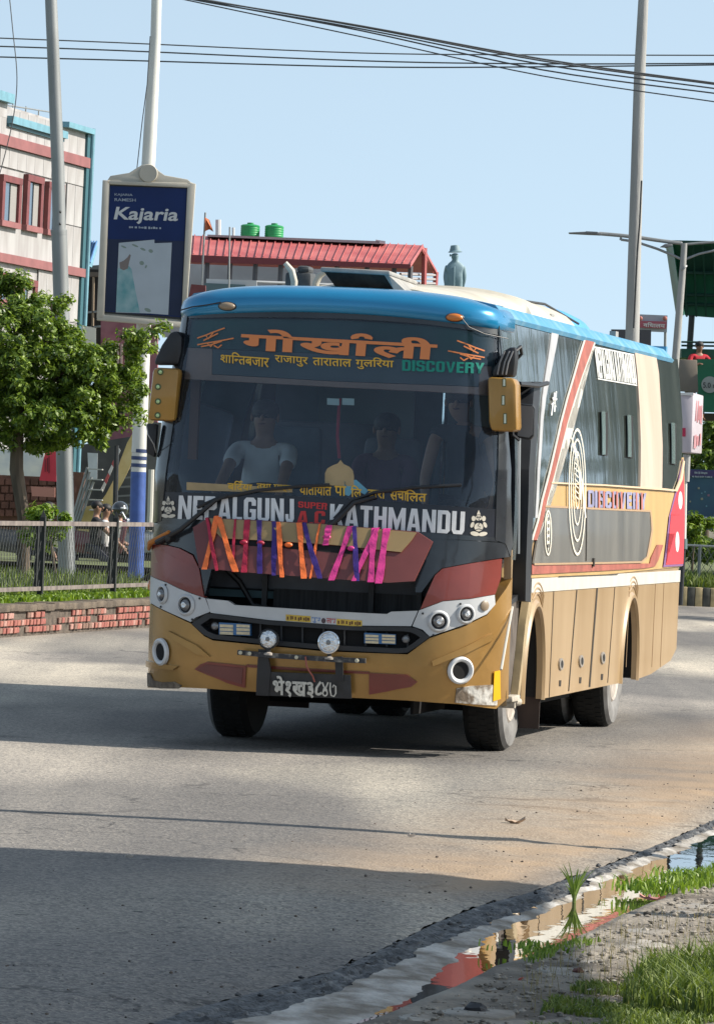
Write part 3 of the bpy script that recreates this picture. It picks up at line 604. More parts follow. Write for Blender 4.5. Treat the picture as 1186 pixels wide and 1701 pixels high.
# destination strip with lettering
dst = fpoly([(266, 817), (400, 820), (540, 826), (700, 837), (826, 846), (822, 893), (700, 885), (500, 870), (268, 862)], 'destination_strip', STRIPB, d=.004, t=.006)
ftext(('B', 'NEPALGUNJ'), [(299, 823), (489, 829), (489, 869), (297, 862)], 'destination_lettering', LETW, dst, off=.045, d=.008)
ftext(('B', 'SUPER'), [(496, 833), (544, 836), (543, 847), (496, 843)], 'destination_lettering', LETR, dst, off=.03, d=.008)
ftext(('B', 'A.C'), [(495, 849), (541, 849), (540, 872), (493, 871)], 'destination_lettering', LETR, dst, off=.035, d=.008)
ftext(('B', 'KATHMANDU'), [(549, 837), (772, 850), (770, 888), (548, 874)], 'destination_lettering', LETW, dst, off=.045, d=.008)
EMB = mat('cream_emblem_vinyl', (.60, .55, .46), .5)
for cx, cy, k in ((281.5, 843, .92), (794, 870, 1.1)):     # seated elephant-headed emblem
    E_ = [ellpts(cx, cy-9*k, 4.6*k, 4.2*k), [(cx-3*k, cy-14*k), (cx, cy-21*k), (cx+3*k, cy-14*k)], ellpts(cx-7.6*k, cy-8*k, 3*k, 4*k), ellpts(cx+7.6*k, cy-8*k, 3*k, 4*k), ellpts(cx, cy+5*k, 6.6*k, 6.4*k),
          ellpts(cx-9.5*k, cy+1.5*k, 2.6*k, 4.6*k, 14, .4), ellpts(cx+9.5*k, cy+1.5*k, 2.6*k, 4.6*k, 14, -.4), ellpts(cx-5.8*k, cy+15*k, 6.8*k, 3.4*k, 16, .2), ellpts(cx+6.2*k, cy+15.4*k, 6.8*k, 3.2*k, 16, -.2)]
    em = fpoly(E_[4], 'emblem_figure', EMB, dst, d=.008, t=0)
    for p in E_[:4]+E_[5:]: fpoly(p, 'emblem_figure', EMB, dst, d=.008, t=0)
    strokes([[(cx, cy-8*k), (cx+1.5*k, cy-2*k), (cx-1*k, cy+3*k), (cx+3*k, cy+5*k)], [(cx-5*k, cy+9*k), (cx, cy+7.5*k), (cx+5*k, cy+9*k)], arc(cx-1.8*k, cy-10*k, 1*k, .8*k, 0, 360, 8), arc(cx+1.8*k, cy-10*k, 1*k, .8*k, 0, 360, 8)], 1.1, FP, FM, 'emblem_line', STRIPB, dst, .0092)
fpoly([(311, 801), (400, 806), (486, 812), (486, 818), (400, 817), (311, 814)], 'tape_strip', BGE, d=.004, t=.003)
for s_, qd in ((['बिद', 'REPH', 'या'], [(379, 797), (420, 800), (419, 817), (379, 815)]), ('तथा मध्य', [(427, 803), (484, 806), (484, 818), (427, 816)]),
               ('यातायात', [(498, 807), (551, 809), (551, 824), (498, 822)]), ('पा', [(556, 807), (575, 808), (575, 824), (556, 823)]), ('िल', [(583, 806), (601, 807), (601, 827), (583, 826)]),
               (['द', 'ा', 'रा'], [(611, 813), (640, 815), (640, 830), (611, 828)]), ('सचा', [(648, 815), (676, 816), (676, 832), (648, 831)]), ('िलत', [(674, 813), (709, 815), (708, 834), (674, 833)])):
    ftext(s_, qd, 'windscreen_lettering', LETY, bus, off=.016, d=.006)
# onion-dome sticker
fpoly([(540, 806), (540, 786), (544, 778), (553, 773), (561, 770), (566, 764), (571, 771), (580, 775), (586, 781), (588, 790), (588, 808)], 'dome_sticker', BGE, d=.003, t=.002)
fpoly([(572, 799), (592, 797), (612, 815), (606, 822), (590, 812), (580, 824), (573, 822)], 'light_blue_sticker', mat('pale_blue_film', (.10, .28, .38), .4), d=.003, t=.002)
# paper tags stuck inside, high on the glass
for x in (543, 568): fpoly([(x, 661), (x+20, 662), (x+20, 673), (x, 672)], 'toll_sticker', mat('pale_sticker', (.45, .55, .55), .5), d=-.008, t=.002)

# wipers
def wiper(pts, blade, piv):
    o = MB().tube([fpt(x, y, d_) for x, y, d_ in pts], [.020, .018, .014, .011][:len(pts)] if len(pts) <= 4 else .014, 8).build('wiper', BLKM, bus)
    MB().tube([fpt(x, y, .018) for x, y in blade], .012, 6).build('wiper_blade', BLKM, o)
    p = fpt(*piv, .03); MB().lathe([(.03, -.03), (.03, .02), (.012, .03)], p, fnorm(p), 14).build('wiper_pivot', BLKM, o)
wiper([(272, 901, .05), (310, 880, .06), (362, 832, .045), (380, 824, .03)], [(330, 843), (362, 829), (430, 815), (500, 808), (548, 806)], (288, 893))
wiper([(538, 885, .05), (566, 862, .06), (590, 836, .045), (625, 826, .03)], [(556, 862), (585, 832), (625, 818), (690, 810), (766, 806)], (552, 872))
MB().tube([fpt(250, 912, .03), fpt(262, 902, .05), fpt(292, 884, .06)], [.012, .02, .012], 8).build('orange_rag', mat('orange_cloth', (.45, .16, .03), .8), bus)
# ------------------------------------------------------------------ BUS: sides, roof, wheels
def PY(px, py): q = SP([px], [py]); return float(q[0, 0]), float(q[0, 1])
YF, YR_ = 1.85, 6.62                     # axle positions
YD0, YD1 = .66, 1.42                     # door opening
def arch(yc, r, zc, n=14, a0=180, a1=0): return [(yc+r*math.cos(R(a0+(a1-a0)*i/n)), zc+AZ*math.sin(R(a0+(a1-a0)*i/n))) for i in range(n+1)]
AZ = .57; YA, YB, RF, RB_ = 1.62, 6.56, .44, .46
ZB = .36
# gold lower side: with both arches cut out (upper edge at the white stripe)
zs = 1.10
fa = arch(YA, RF, .43); ra = arch(YB, RB_, .43)
YD1 = 1.34
lowpts = [(YD1, zs), (BL_, zs), (BL_, .55), (BL_-.35, .46), (YB+RB_+.9, ZB+.02), (YB+RB_, ZB)] + ra[::-1][1:-1] + [(YB-RB_, ZB), (YA+RF, ZB)] + fa[::-1][1:-1][:8] + [(YD1-.10, 1.0)]
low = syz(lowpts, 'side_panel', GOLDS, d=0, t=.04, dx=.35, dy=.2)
# flared lips with pressed ridges round the arches
for yc, rr in ((YA, RF), (YB, RB_)):
    m = MB(); prof = [(-.004, .0), (.008, .020), (.032, .020), (.055, -.002)]
    k = 28; vs_ = []
    for i in range(k+1):
        a = R(188-196*i/k)
        for dr, o in prof: vs_.append((1.215+o, yc+(rr+dr)*math.cos(a), max(ZB-.005, .43+(AZ+dr)*math.sin(a))))
    m.add(vs_, [(i*4+j, i*4+j+1, i*4+j+5, i*4+j+4) for i in range(k) for j in range(3)])
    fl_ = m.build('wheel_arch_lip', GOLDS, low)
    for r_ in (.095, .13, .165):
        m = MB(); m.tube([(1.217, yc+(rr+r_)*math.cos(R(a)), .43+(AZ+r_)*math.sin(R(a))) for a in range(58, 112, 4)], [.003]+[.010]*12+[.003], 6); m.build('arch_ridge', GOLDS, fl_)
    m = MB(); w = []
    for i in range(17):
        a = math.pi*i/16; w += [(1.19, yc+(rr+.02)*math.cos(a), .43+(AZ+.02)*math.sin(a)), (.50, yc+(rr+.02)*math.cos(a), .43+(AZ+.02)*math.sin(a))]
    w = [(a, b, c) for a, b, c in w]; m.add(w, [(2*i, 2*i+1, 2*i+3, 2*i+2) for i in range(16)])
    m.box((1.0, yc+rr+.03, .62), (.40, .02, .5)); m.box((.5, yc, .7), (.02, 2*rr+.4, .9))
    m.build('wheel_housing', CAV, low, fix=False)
# white stripe, red pinstripe, upper gold band (all bands run the whole length behind the door)
def z_at(px, py): return PY(px, py)[1]
zw0, zw1 = z_at(1000, 973.5)-.01, z_at(1000, 954.5)
zr1 = zw1+.075
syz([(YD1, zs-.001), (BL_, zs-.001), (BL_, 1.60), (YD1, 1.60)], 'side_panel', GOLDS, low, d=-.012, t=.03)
syz([(YD1, zw0), (BL_-.01, zw0), (BL_-.01, zw1), (YD1, zw1)], 'white_stripe', WST, low, d=.006, t=.005)
spoly([(882, 938), (1000, 936), (1078, 936), (1080, 926), (1090, 905), (1100, 905), (1092, 930), (1086, 941), (1070, 944), (1000, 948), (882, 954)], 'red_pinstripe', RST, low, d=.006, t=.005)
spoly([(884, 936), (1062, 932.5), (1072, 924), (1080, 880), (1077, 849), (1000, 846.5), (902, 842), (893, 880)], 'lower_tinted_panel', GREYP, low, d=.010, t=.012, dx=.3)
TRIM_PTS = [(884, 937), (1000, 935), (1062, 933.5), (1072, 925), (1076, 905), (1080, 880), (1077.5, 849), (1000, 845.5), (902, 841)]
# upper side: dark glass field
strokes([TRIM_PTS], 3.2, SP, SM, 'panel_trim', mat('tan_trim', (.36, .24, .14), .5), low, .014)
ug = spoly([(893, 536), (916, 545), (985, 562), (1060, 581), (1125, 597), (1129, 640), (1133, 700), (1132, 757), (1128, 783), (1118, 813), (1100, 811.5), (1000, 805), (911, 801), (900, 842), (884, 905), (882, 920), (880, 760), (890, 640)], 'side_glass', SGL, d=.0, t=.03, dx=.4, dy=.2)
syz([(.40, 2.915), tuple(SP([893], [541])[0]), tuple(SP([892], [636])[0]), (.40, 2.48)], 'side_glass', SGL, d=-.0, t=.03, dx=.2, dy=.2)
GB = spoly([(913, 802.5), (1000, 807), (1122, 817), (1133, 760), (1136, 760), (1133, 941), (1000, 955), (882, 960), (900, 845), (905, 825)], 'gold_band', mat('ochre_side_paint', (.44, .29, .115), .5, 0, var=.08, vscale=3, stretch=(1, 1, .3)), low, d=-.004, t=.006, dx=.3)
# silver and red sloping stripes
def sweep(pts, name, m, d):   # pts: (x, y, half width px)
    L_ = [(x-w, y) for x, y, w in pts]; R_ = [(x+w, y) for x, y, w in pts][::-1]
    return spoly(L_+R_, name, m, ug, d=d, t=.006)
SILV = mat('silver_stripe_paint', (.42, .42, .43), .4, .1, var=.12, vscale=6)
sweep([(921, 549, 6), (916, 580, 5), (908, 625, 4), (902, 660, 3), (898, 700, 2.2), (893, 780, 2), (889, 860, 2)], 'silver_stripe', SILV, .008)
mid = [(979, 561, 7.5), (970, 588, 7), (958, 625, 5.5), (947, 660, 5), (935, 703, 4.2), (925, 745, 3.6), (914, 790, 3.2), (903, 830, 3), (896, 865, 3), (886, 897, 3)]
sweep(mid, 'red_stripe', RST, .012)
sweep([(x-w-1.4, y, 1.2) for x, y, w in mid], 'white_border', WST, .010)
sweep([(x+w+1.2, y, .8) for x, y, w in mid], 'white_border', WST, .010)
# lettering condensed on the glass: white tall letters
WV = mat('white_side_vinyl', (.62, .62, .60), .5)
def barletters(x0, y0, x1, y1, xb0, xb1, h, m, d, seed, dens=.5):
    rg = random.Random(seed); V = []; F = []; u = 0
    while u < 1:
        w = rg.choice((.018, .03, .04, .06)); g = rg.choice((.008, .014, .02)); v = min(1, u+w)
        t0, t1 = (0 if rg.random() < .7 else rg.uniform(.1, .5)), (1 if rg.random() < .7 else rg.uniform(.5, .9))
        def pt(a, t): xt = x0+(x1-x0)*a; xb = xb0+(xb1-xb0)*a; yt = y0+(y1-y0)*a; return (xt+(xb-xt)*t, yt+h*t)
        k = len(V); V += [pt(u, t0), pt(v, t0), pt(v, t1), pt(u, t1)]; F.append((k, k+1, k+2, k+3)); u = v+g
    q = SP([p[0] for p in V], [p[1] for p in V]); return [tuple(a) for a in q], F
stext(('B', 'NEPALGUNJ KATHMANDU'), [(985, 577), (1051, 590), (1056, 638), (991, 627)], 'side_lettering', WV, ug, off=.05)
spoly([(984, 575), (1051, 588.5), (1051, 590.5), (984, 577)], 'side_lettering_rule', WV, ug, d=.008, t=.002); spoly([(991, 628), (1056, 639), (1056, 641), (991, 630)], 'side_lettering_rule', WV, ug, d=.008, t=.002)
strokes([[(913, 690), (915, 672), (917, 668), (918, 652)], [(918, 684), (919, 664), (921, 650)], [(913, 672), (922, 662)], [(915, 660), (920, 676)]], 2.0, SP, SM, 'side_lettering', WV, ug, .012)
spoly([(1052, 585), (1070, 590), (1088, 594.5), (1092, 620), (1095.5, 680), (1098, 740), (1097, 812), (1061, 809), (1062, 740), (1060, 680), (1056, 620)], 'pillar_panel', BEI, ug, d=.010, t=.02, dx=.5)
# small sliding panes standing slightly open
for (x0, y0, x1, y1) in ((996, 684, 1006, 757), (1039, 690, 1048, 761), (1112, 703, 1120, 772)):
    o = spoly([(x0, y0), (x1, y0+1), (x1, y1), (x0, y1-1)], 'window_slot', CAV, ug, d=.012, t=.012)
    spoly([(x0-1, y0-1), (x0+4.5, y0-.5), (x0+5, y1-2), (x0, y1-2)], 'window_pane', mat('pale_pane', (.16, .22, .21), .12, 0, coat=.5), o, d=.02, t=.006)
# blue/red block letters along the gold band
BV = mat('faded_blue_vinyl', (.22, .22, .34), .55, 0, var=.2, vscale=12); RV = mat('faded_red_vinyl', (.42, .14, .11), .55)
stext(('B', 'DISCOVERY'), [(975, 814), (1072, 819), (1072, 846.5), (975, 842.5)], 'side_lettering', BV, GB, off=.07, d=.006)
for a, b in ((993, 2.6), (1001, 2.4), (1016, 2.2), (1022.5, 2.2), (1030, 2.6), (1055, 2.2), (1064, 2.4)):
    k = (a-975)*.045; spoly([(a-b/2, 814+k), (a+b/2, 814+k), (a+b/2, 843.5+k), (a-b/2, 843.5+k)], 'side_lettering_bar', RV, GB, d=.009, t=.001)
spoly([(903, 840), (1000, 845), (1075, 849), (1075, 850.5), (1000, 846.5), (903, 841.5)], 'band_edge', mat('pale_edge', (.55, .42, .28), .6), GB, d=.012, t=.01)
spoly([(912, 800.5), (1000, 804.5), (1100, 811), (1121, 813.5), (1121, 816), (1000, 807), (912, 803)], 'band_edge', mat('pale_edge', (1, 1, 1)), GB, d=.016, t=.01)
spoly([(1118, 815), (1127, 794), (1132, 765), (1134, 766), (1130, 797), (1121, 817)], 'band_edge', mat('pale_edge', (1, 1, 1)), GB, d=.016, t=.01)
# feather emblem in concentric rings, and a small one
CV = mat('cream_vinyl', (.66, .62, .52), .5)
for k, (rx, ry, w) in enumerate(((14.5, 106, .10), (10.8, 86, .11), (7.2, 62, .14), (3.8, 38, .22))):
    ringsurf(954.5, 817-k*3, rx, ry, w, SP, SM, 'feather_emblem', CV, ug, d=.018, ecc=.45, n=40)
strokes([[(946, 730), (952, 748), (958, 790), (960, 830)], [(945, 727), (949, 745), (962, 800), (968, 860)]], 2.4, SP, SM, 'feather_emblem', CV, ug, .019)
for i in range(9): strokes([[(950, 750+i*9), (956, 757+i*9)]], 1.6, SP, SM, 'feather_emblem', CV, ug, .019)
ringsurf(906, 885, 6, 38, .22, SP, SM, 'round_emblem', CV, low, d=.018, ecc=.4, n=28)
spoly([(903, 862), (906, 852), (909, 868), (908, 905), (906, 916), (903.5, 900)], 'round_emblem', CV, low, d=.018, t=0)
for j in range(5): spoly(ellpts(906, 862+j*11, 1.6, 3.6, 10), 'round_emblem_hole', GREYP, low, d=.020, t=0)
# two-pointed red flag at the tail
NR = mat('flag_red', (.52, .035, .05), .5); NB = mat('flag_border', (.20, .09, .22), .5)
spoly([(1133, 762), (1110, 859), (1123, 858.5), (1100, 942), (1133, 940)], 'tail_flag', NB, low, d=.004, t=.004)
spoly([(1133, 778), (1112.5, 855), (1127, 855), (1104, 938), (1133, 936.5)], 'tail_flag', NR, low, d=.007, t=.003)
for pts in (ellpts(1127.5, 831, 3.4, 15), ellpts(1122.5, 900, 3.2, 17)): spoly(pts, 'flag_emblem', WV, low, d=.010, t=0)
# hatch seams and handles
SEAM = mat('seam_dark', (.02, .016, .012), .9)
for x0, x1, y1, w in ((919, 911, 1158, .7), (957, 943, 1148, 1.3), (990, 977, 1141, 2.4), (1020, 1008, 1134, .7)):
    spoly([(x0, 975), (x0+w, 975), (x1+w, y1), (x1, y1)], 'hatch_seam', SEAM, low, d=.003, t=.002)
for x, y in ((930, 1103), (963.5, 1098), (999.5, 1092.5)):
    o = spoly(ellpts(x, y, 3.4, 10, 16), 'hatch_handle', mat('handle_steel', (.4, .37, .33), .4, .6), low, d=.012, t=.01)
    spoly(ellpts(x+.3, y, 1.8, 6.5, 12), 'handle_recess', CAV, o, d=.014, t=0)
    spoly([(x-2, y+27), (x+1.4, y+27), (x+.6, y+37), (x-2.4, y+37)], 'hatch_slot', SEAM, low, d=.003, t=.002)
spoly([(925, 957), (1023, 953.3), (1023, 954.4), (925, 958.2)], 'hatch_seam', SEAM, low, d=.014, t=.003)
spoly([(970, 844), (971, 844), (970.5, 932), (969.5, 932)], 'hatch_seam', SEAM, low, d=.016, t=.002)
spoly([(981, 927), (983.5, 927), (983, 941), (980.8, 941)], 'latch', SEAM, low, d=.02, t=.01)
for x in (1045, 1088, 1102):
    spoly([(x, 965), (x+.5, 965), (x-6, 1108), (x-6.5, 1108)], 'hatch_seam', mat('faint_seam', (.26, .17, .09), .7), low, d=.003, t=.002)
# front quarter beside the bumper, with the inner wheel guard
WEA = mat('weathered_guard', (.05, .038, .03), .85, 0, col2=(.12, .10, .085), vscale=14, stretch=(1, 1, .3), bump=.4, bscale=20)
y0 = .50
def smix(pts, name, m, parent=None, **k):     # points either traced pixels or ('yz', y, z)
    q = [tuple(p[1:]) if p[0] == 'yz' else tuple(SP([p[0]], [p[1]])[0]) for p in pts]; return syz(q, name, m, parent, **k)
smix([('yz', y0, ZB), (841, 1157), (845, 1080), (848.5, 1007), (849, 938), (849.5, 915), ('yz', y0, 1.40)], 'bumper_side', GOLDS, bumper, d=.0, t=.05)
smix([(839, 1158), (854, 1154), (863, 1080), (869, 1003), (869, 990), (849, 1004), (845, 1080)], 'wheel_guard', WEA, low, d=-.03, t=.03)
smix([(856, 1160), (860, 1159), (867, 1090), (876, 1030), (881, 1001), (880, 994), (875, 1000), (869, 1040), (863, 1100)], 'guard_flange', mat('sun_bleached_gold', (.33, .25, .14), .5, var=.2, vscale=9), low, d=.012, t=.05)
MB().tube([spt(848.5, 1008, .008), spt(838, 1060, .012), spt(829, 1112, .012)], .009, 6).build('edge_highlight', WST, bumper)  # white tube paints in the bright highlight along the turned edge
m = MB(); c_ = spt(850, 1160, -.02); m.box(c_, (.10, .34, .04)); m.box(c_+Vector((-.03, .1, -.04)), (.12, .05, .06)); m.tube([c_+Vector((.02, .1, -.02)), c_+Vector((.03, .22, -.03))], .03, 8); m.build('step_bracket', mat('worn_cream_metal', (.40, .36, .30), .7, 0, var=.3, vscale=30), low, bevel=.008)
fpoly([(817, 1115), (826, 1113), (827, 1160), (815, 1164)], 'yellow_marker_tape', mat('yellow_reflector', (.72, .38, .0), .45), bumper, d=.022, t=.004)
# passenger door, set back behind the corner pillar, with its black edge standing proud
dr = smix([('yz', y0, 2.52), (899, 634), (888, 760), (880, 890), (879, 999), (849, 1010), ('yz', y0, 1.03)], 'door', CAV, d=-.10, t=.03)
smix([(851, 634), (897, 634), (896, 642), (852, 642)], 'door_header', BLKM, dr, d=.01, t=.10)
smix([(880, 634), (891, 634), (886, 690), (881, 780), (877, 880), (875, 940), (874, 1000), (865, 998), (866, 940), (868, 880), (871, 780), (876, 690)], 'door_edge', BLKM, dr, d=.03, t=.11)
smix([(850, 1007), (869, 995), (870, 984), (850, 1000)], 'door_sill', BLKM, dr, d=-.02, t=.06)
OLV = mat('olive_gold_paint', (.19, .12, .03), .5)
for a, b, mm, nm in ((938, 960, OLV, 'door_upper_panel'), (960, 979, mat('grey_white_paint', (.34, .32, .31), .5), 'door_white_panel'), (979, 1000, OLV, 'door_lower_panel')):
    smix([(849, a), (872, a-1), (872, b-1), (849, b)], nm, mm, dr, d=-.07, t=.03)
smix([('yz', y0, 1.40), (872, 930), (886, 646), ('yz', y0, 2.46)], 'door_glass', mat('door_glass', (.012, .016, .018), .08, 0, coat=.5), dr, d=-.08, t=.01)
smix([(850, 640), (856, 640), (856, 930), (850, 930)], 'pillar_panel', BLKG, dr, d=.0, t=.08)
m = MB(); m.tube([spt(862, 700, .0), spt(861, 800, .0), spt(860, 920, .0)], .012, 8); m.build('grab_rail', mat('dull_rail', (.25, .26, .26), .4, .6), dr)
m = MB(); m.tube([spt(855, 637, .03), spt(876, 640, .07), spt(897, 636, .05)], .016, 6); m.build('door_arm', BLKM, dr)
# left-hand side, back and floor, so the body is whole
SML = lambda Yv, Z, d=0.0: SM(Yv, Z, d, -1)
def lyz(pts, name, mm, parent=None, **k):
    k.setdefault('dx', .5); k.setdefault('dy', .2); return skin(pts, [tuple(range(len(pts)))], SML, name, mm, parent or bus, **k)
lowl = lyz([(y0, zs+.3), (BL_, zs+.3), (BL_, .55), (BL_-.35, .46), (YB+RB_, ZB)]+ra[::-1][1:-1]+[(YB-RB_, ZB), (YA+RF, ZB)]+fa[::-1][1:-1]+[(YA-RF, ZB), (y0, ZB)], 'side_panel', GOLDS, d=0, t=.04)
lyz([(3.3, zs+.3), (BL_, zs+.3), (BL_, 2.93), (3.3, 2.93)], 'side_glass', SGL, d=0, t=.03)
lyz([(.95, 1.55), (3.3, 1.55), (3.3, 2.80), (.95, 2.80)], 'driver_side_window', GLASS, d=-.01, t=0)
lyz([(.45, zs+.3), (3.3, zs+.3), (3.3, 1.55), (.45, 1.55)], 'window_sill_panel', BLKG, d=0, t=.03); lyz([(.45, 2.80), (3.3, 2.80), (3.3, 2.93), (.45, 2.93)], 'window_header', BLKG, d=0, t=.03); lyz([(.45, 1.55), (.95, 1.55), (.95, 2.80), (.45, 2.80)], 'window_pillar', BLKG, d=0, t=.03)
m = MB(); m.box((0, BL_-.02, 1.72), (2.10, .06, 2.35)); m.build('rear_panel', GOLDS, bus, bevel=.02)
m = MB(); m.box((0, 3.9, .93), (1.18, 5.0, .06)); m.box((0, 5.4, .93), (2.3, 1.2, .06)); m.box((0, 8.3, .8), (2.3, 1.9, .06)); m.box((0, 4.3, .6), (.9, 7.4, .3)); m.box((0, 4.2, .72), (2.3, 3.4, .5)); m.box((0, 4.15, .36), (1.7, 3.6, .24)); m.box((0, .9, .50), (2.0, .7, .2)); m.box((0, 8.2, .55), (1.9, 2.0, .3)); m.build('chassis_and_shade_plates', CAV, bus)  # floor and chassis, plus low plates added to darken the ground below
# ---- roof
prof = [(-1.0, 0), (-1.012, .03), (-.998, .048), (-.95, .105), (-.8, .135), (-.4, .17), (0, .18), (.4, .17), (.8, .135), (.95, .105), (.998, .048), (1.012, .03), (1.0, 0)]
def crown(X): return 2.905+float(np.interp(abs(X)/1.072, [p[0] for p in prof[6:10]], [p[1] for p in prof[6:10]]))
m = MB(); nP = len(prof); ys = [.50, .8, 1.2, 2, 3.5, 5, 6.5, 8, 9, 9.35, 9.53]; V = []
for u, h in prof:
    for y in ys: V.append((u*1.072, y, 2.905+h*(1 if y < 9.4 else .7)))
nY = len(ys); m.add(V, [(i*nY+j, i*nY+j+1, (i+1)*nY+j+1, (i+1)*nY+j) for i in range(nP-1) for j in range(nY-1)])
m.add([(u*1.072, .5, 2.905+h) for u, h in prof], [tuple(range(nP))]); roof = m.build('roof', BLUS, bus, angle=60); MB().box((0, 9.45, 2.965), (2.06, .08, .14)).build('rear_dome', BLUS, roof)
# front cap: fascia following the curved front, rolling back into the roof
plan = [(-1.085, .86, 1), (-1.080, .7, 1)]+[(u*1.066, float(yf(min(abs(u*1.066), 1.062), 2.88)), abs(u)) for u in np.linspace(-1, 1, 49)]+[(1.080, .7, 1), (1.085, .86, 1)]
rws = [(0, -.004), (.03, -.020), (.2, -.030), (.46, -.028), (.68, -.008), (.84, .035), (.94, .11), (1.0, .24)]; Vv = []
for f_, bk in rws:
    for i_, (X, Y, au) in enumerate(plan):
        zb0 = 2.905-.065*au*au; zt0 = 3.088-.085*au**3; side_ = i_ < 2 or i_ >= len(plan)-2
        nx = math.copysign(max(0, (au-.72)/.28)**2, X); ny = -math.sqrt(max(.05, 1-nx*nx)) if not side_ else 0
        if side_: nx = math.copysign(1, X)
        Vv.append((X-nx*bk*(.5 if bk > 0 else .6), Y+(-ny*bk if not side_ else 0), zb0+(zt0-zb0)*f_))
for i_, (X, Y, au) in enumerate(plan): Vv.append((X*.93, .95, crown(X*.93)+.006))
m = MB(); nU = len(plan); m.add(Vv, [(i*nU+j, i*nU+j+1, (i+1)*nU+j+1, (i+1)*nU+j) for i in range(len(rws)) for j in range(nU-1)])
rcap = m.build('roof_cap', BLUE, bus, angle=70)
for a, b, mm in ((381, 511, AMBD), (754.5, 529.5, AMB)):
    p = fpt(a, b, .05); n = fnorm(p); u_ = Vector((1, 0, -.0)); m = MB().ell(p, (.056, .022, .026), 18, 10); o = m.build('marker_lamp', mm, rcap)
    MB().ell(p+Vector((0, .012, 0)), (.064, .02, .031), 18, 8).build('lamp_base', BLKM, o)
MB().tube([fpt(766, 532, .06), fpt(776, 545, .05), fpt(800, 556, .04), fpt(832, 564, .05)], .003, 5).build('lamp_wire', BLKM, rcap)
MB().tube([fpt(312, 518, .05), fpt(330, 513, .06), fpt(350, 510, .06), fpt(372, 505, .06)], .005, 5).build('lamp_wire', BLKM, rcap)
# roof hatch, fairing and air-conditioner humps placed on the roof
def BPL(px, py, x=None, y=None):      # pixel to bus coordinates on a plane of constant x or y
    d = brays(px, py)[0]; t = ((y-LO[1])/d[1]) if y is not None else ((x-LO[0])/d[0]); return Vector((LO[0]+d[0]*t, LO[1]+d[1]*t, LO[2]+d[2]*t))
HT = mat('hatch_grey', (.30, .29, .27), .6, 0, var=.2, vscale=8)
a, b = BPL(541, 450, y=.95), BPL(656, 455, y=.95); x0_, x1_ = a.x, b.x
zb = 3.07; zl = 3.225
m = MB(); m.hexa([(x0_+.02, .93, zb), (x1_+.06, .93, zb), (x1_+.10, 1.7, zb), (x0_+.05, 1.7, zb), (x0_+.03, .95, zb+.035), (x1_+.05, .95, zb+.035), (x1_+.08, 1.7, zb+.035), (x0_+.05, 1.7, zb+.035)])
hb = m.build('hatch_base', HT, roof, bevel=.01)
MB().hexa([(x0_-.02, .86, zl-.022), (x1_-.02, .86, zl-.03), (x1_+.04, 1.6, zl-.06), (x0_, 1.6, zl-.05), (x0_-.02, .86, zl+.008), (x1_-.02, .86, zl), (x1_+.04, 1.6, zl-.03), (x0_, 1.6, zl-.02)]).build('hatch_lid', HT, hb, bevel=.01)
MB().hexa([(x0_+.07, 1.0, zb+.03), (x1_-.0, 1.0, zb+.03), (x1_+.04, 1.6, zb+.03), (x0_+.1, 1.6, zb+.03), (x0_+.0, .90, zl-.024), (x1_-.05, .90, zl-.03), (x1_+.0, 1.6, zl-.06), (x0_+.0, 1.6, zl-.06)]).build('hatch_throat', mat('hatch_throat_dark', (.02, .016, .012), .8, col2=(.06, .045, .035), vscale=9), hb)
MB().hexa([(x1_+.0, .93, zb+.03), (x1_+.07, .97, zb+.03), (x1_+.12, 1.6, zb+.03), (x1_+.06, 1.6, zb+.03), (x1_-.06, .88, zl-.03), (x1_-.03, .88, zl-.03), (x1_+.03, 1.6, zl-.06), (x1_-.0, 1.6, zl-.06)]).build('hatch_side', HT, hb)
def hump(name, mm, secs, xc, parent=None):    # secs: (y, half width, crown z)
    V = []; n = 18; zb_ = 2.98
    for y, w, z in secs:
        for j in range(n+1):
            a = math.pi*j/n; c, s_ = math.cos(a), math.sin(a); V.append((xc+w*math.copysign(abs(c)**.7, c), y, zb_+(z-zb_)*(s_**.7 if s_ > 0 else 0)))
    k = n+1; m = MB(); m.add(V, [(i*k+j, i*k+j+1, (i+1)*k+j+1, (i+1)*k+j) for i in range(len(secs)-1) for j in range(n)] + [tuple(range(k)), tuple((len(secs)-1)*k+j for j in range(k))[::-1]])
    return m.build(name, mm, parent or roof, angle=50)
hump('air_conditioner_fairing', CRM, [(1.2, .50, 3.13), (1.6, .62, 3.16), (2.4, .70, 3.19), (3.3, .76, 3.215), (3.32, .79, 3.235), (3.8, .80, 3.235), (4.5, .80, 3.205), (5.0, .78, 3.15), (5.3, .7, 3.08)], .05)
o = hump('air_conditioner_cover', CRM, [(4.75, .55, 3.12), (4.85, .70, 3.205), (5.2, .76, 3.225), (5.6, .76, 3.21), (6.0, .74, 3.14), (6.2, .72, 3.12), (8.1, .66, 3.10), (8.3, .5, 3.05)], .06)
MB().tube([(.3, 4.9, 3.225), (.62, 5.35, 3.20), (.80, 5.9, 3.08)], .010, 6).build('cover_seam', BLKM, o)
for y_ in (4.4, 7.9): MB().box((.80, y_, 3.06), (.05, .16, .07)).build('cover_vent', mat('vent_grey', (.28, .27, .25), .7), o)
hump('blue_roof_pod', mat('pale_blue_paint', (.07, .30, .62), .4, 0, var=.1, vscale=2), [(6.2, .3, 3.1), (6.35, .55, 3.22), (6.9, .62, 3.25), (7.5, .60, 3.235), (8.0, .55, 3.19), (8.2, .45, 3.1)], .08)
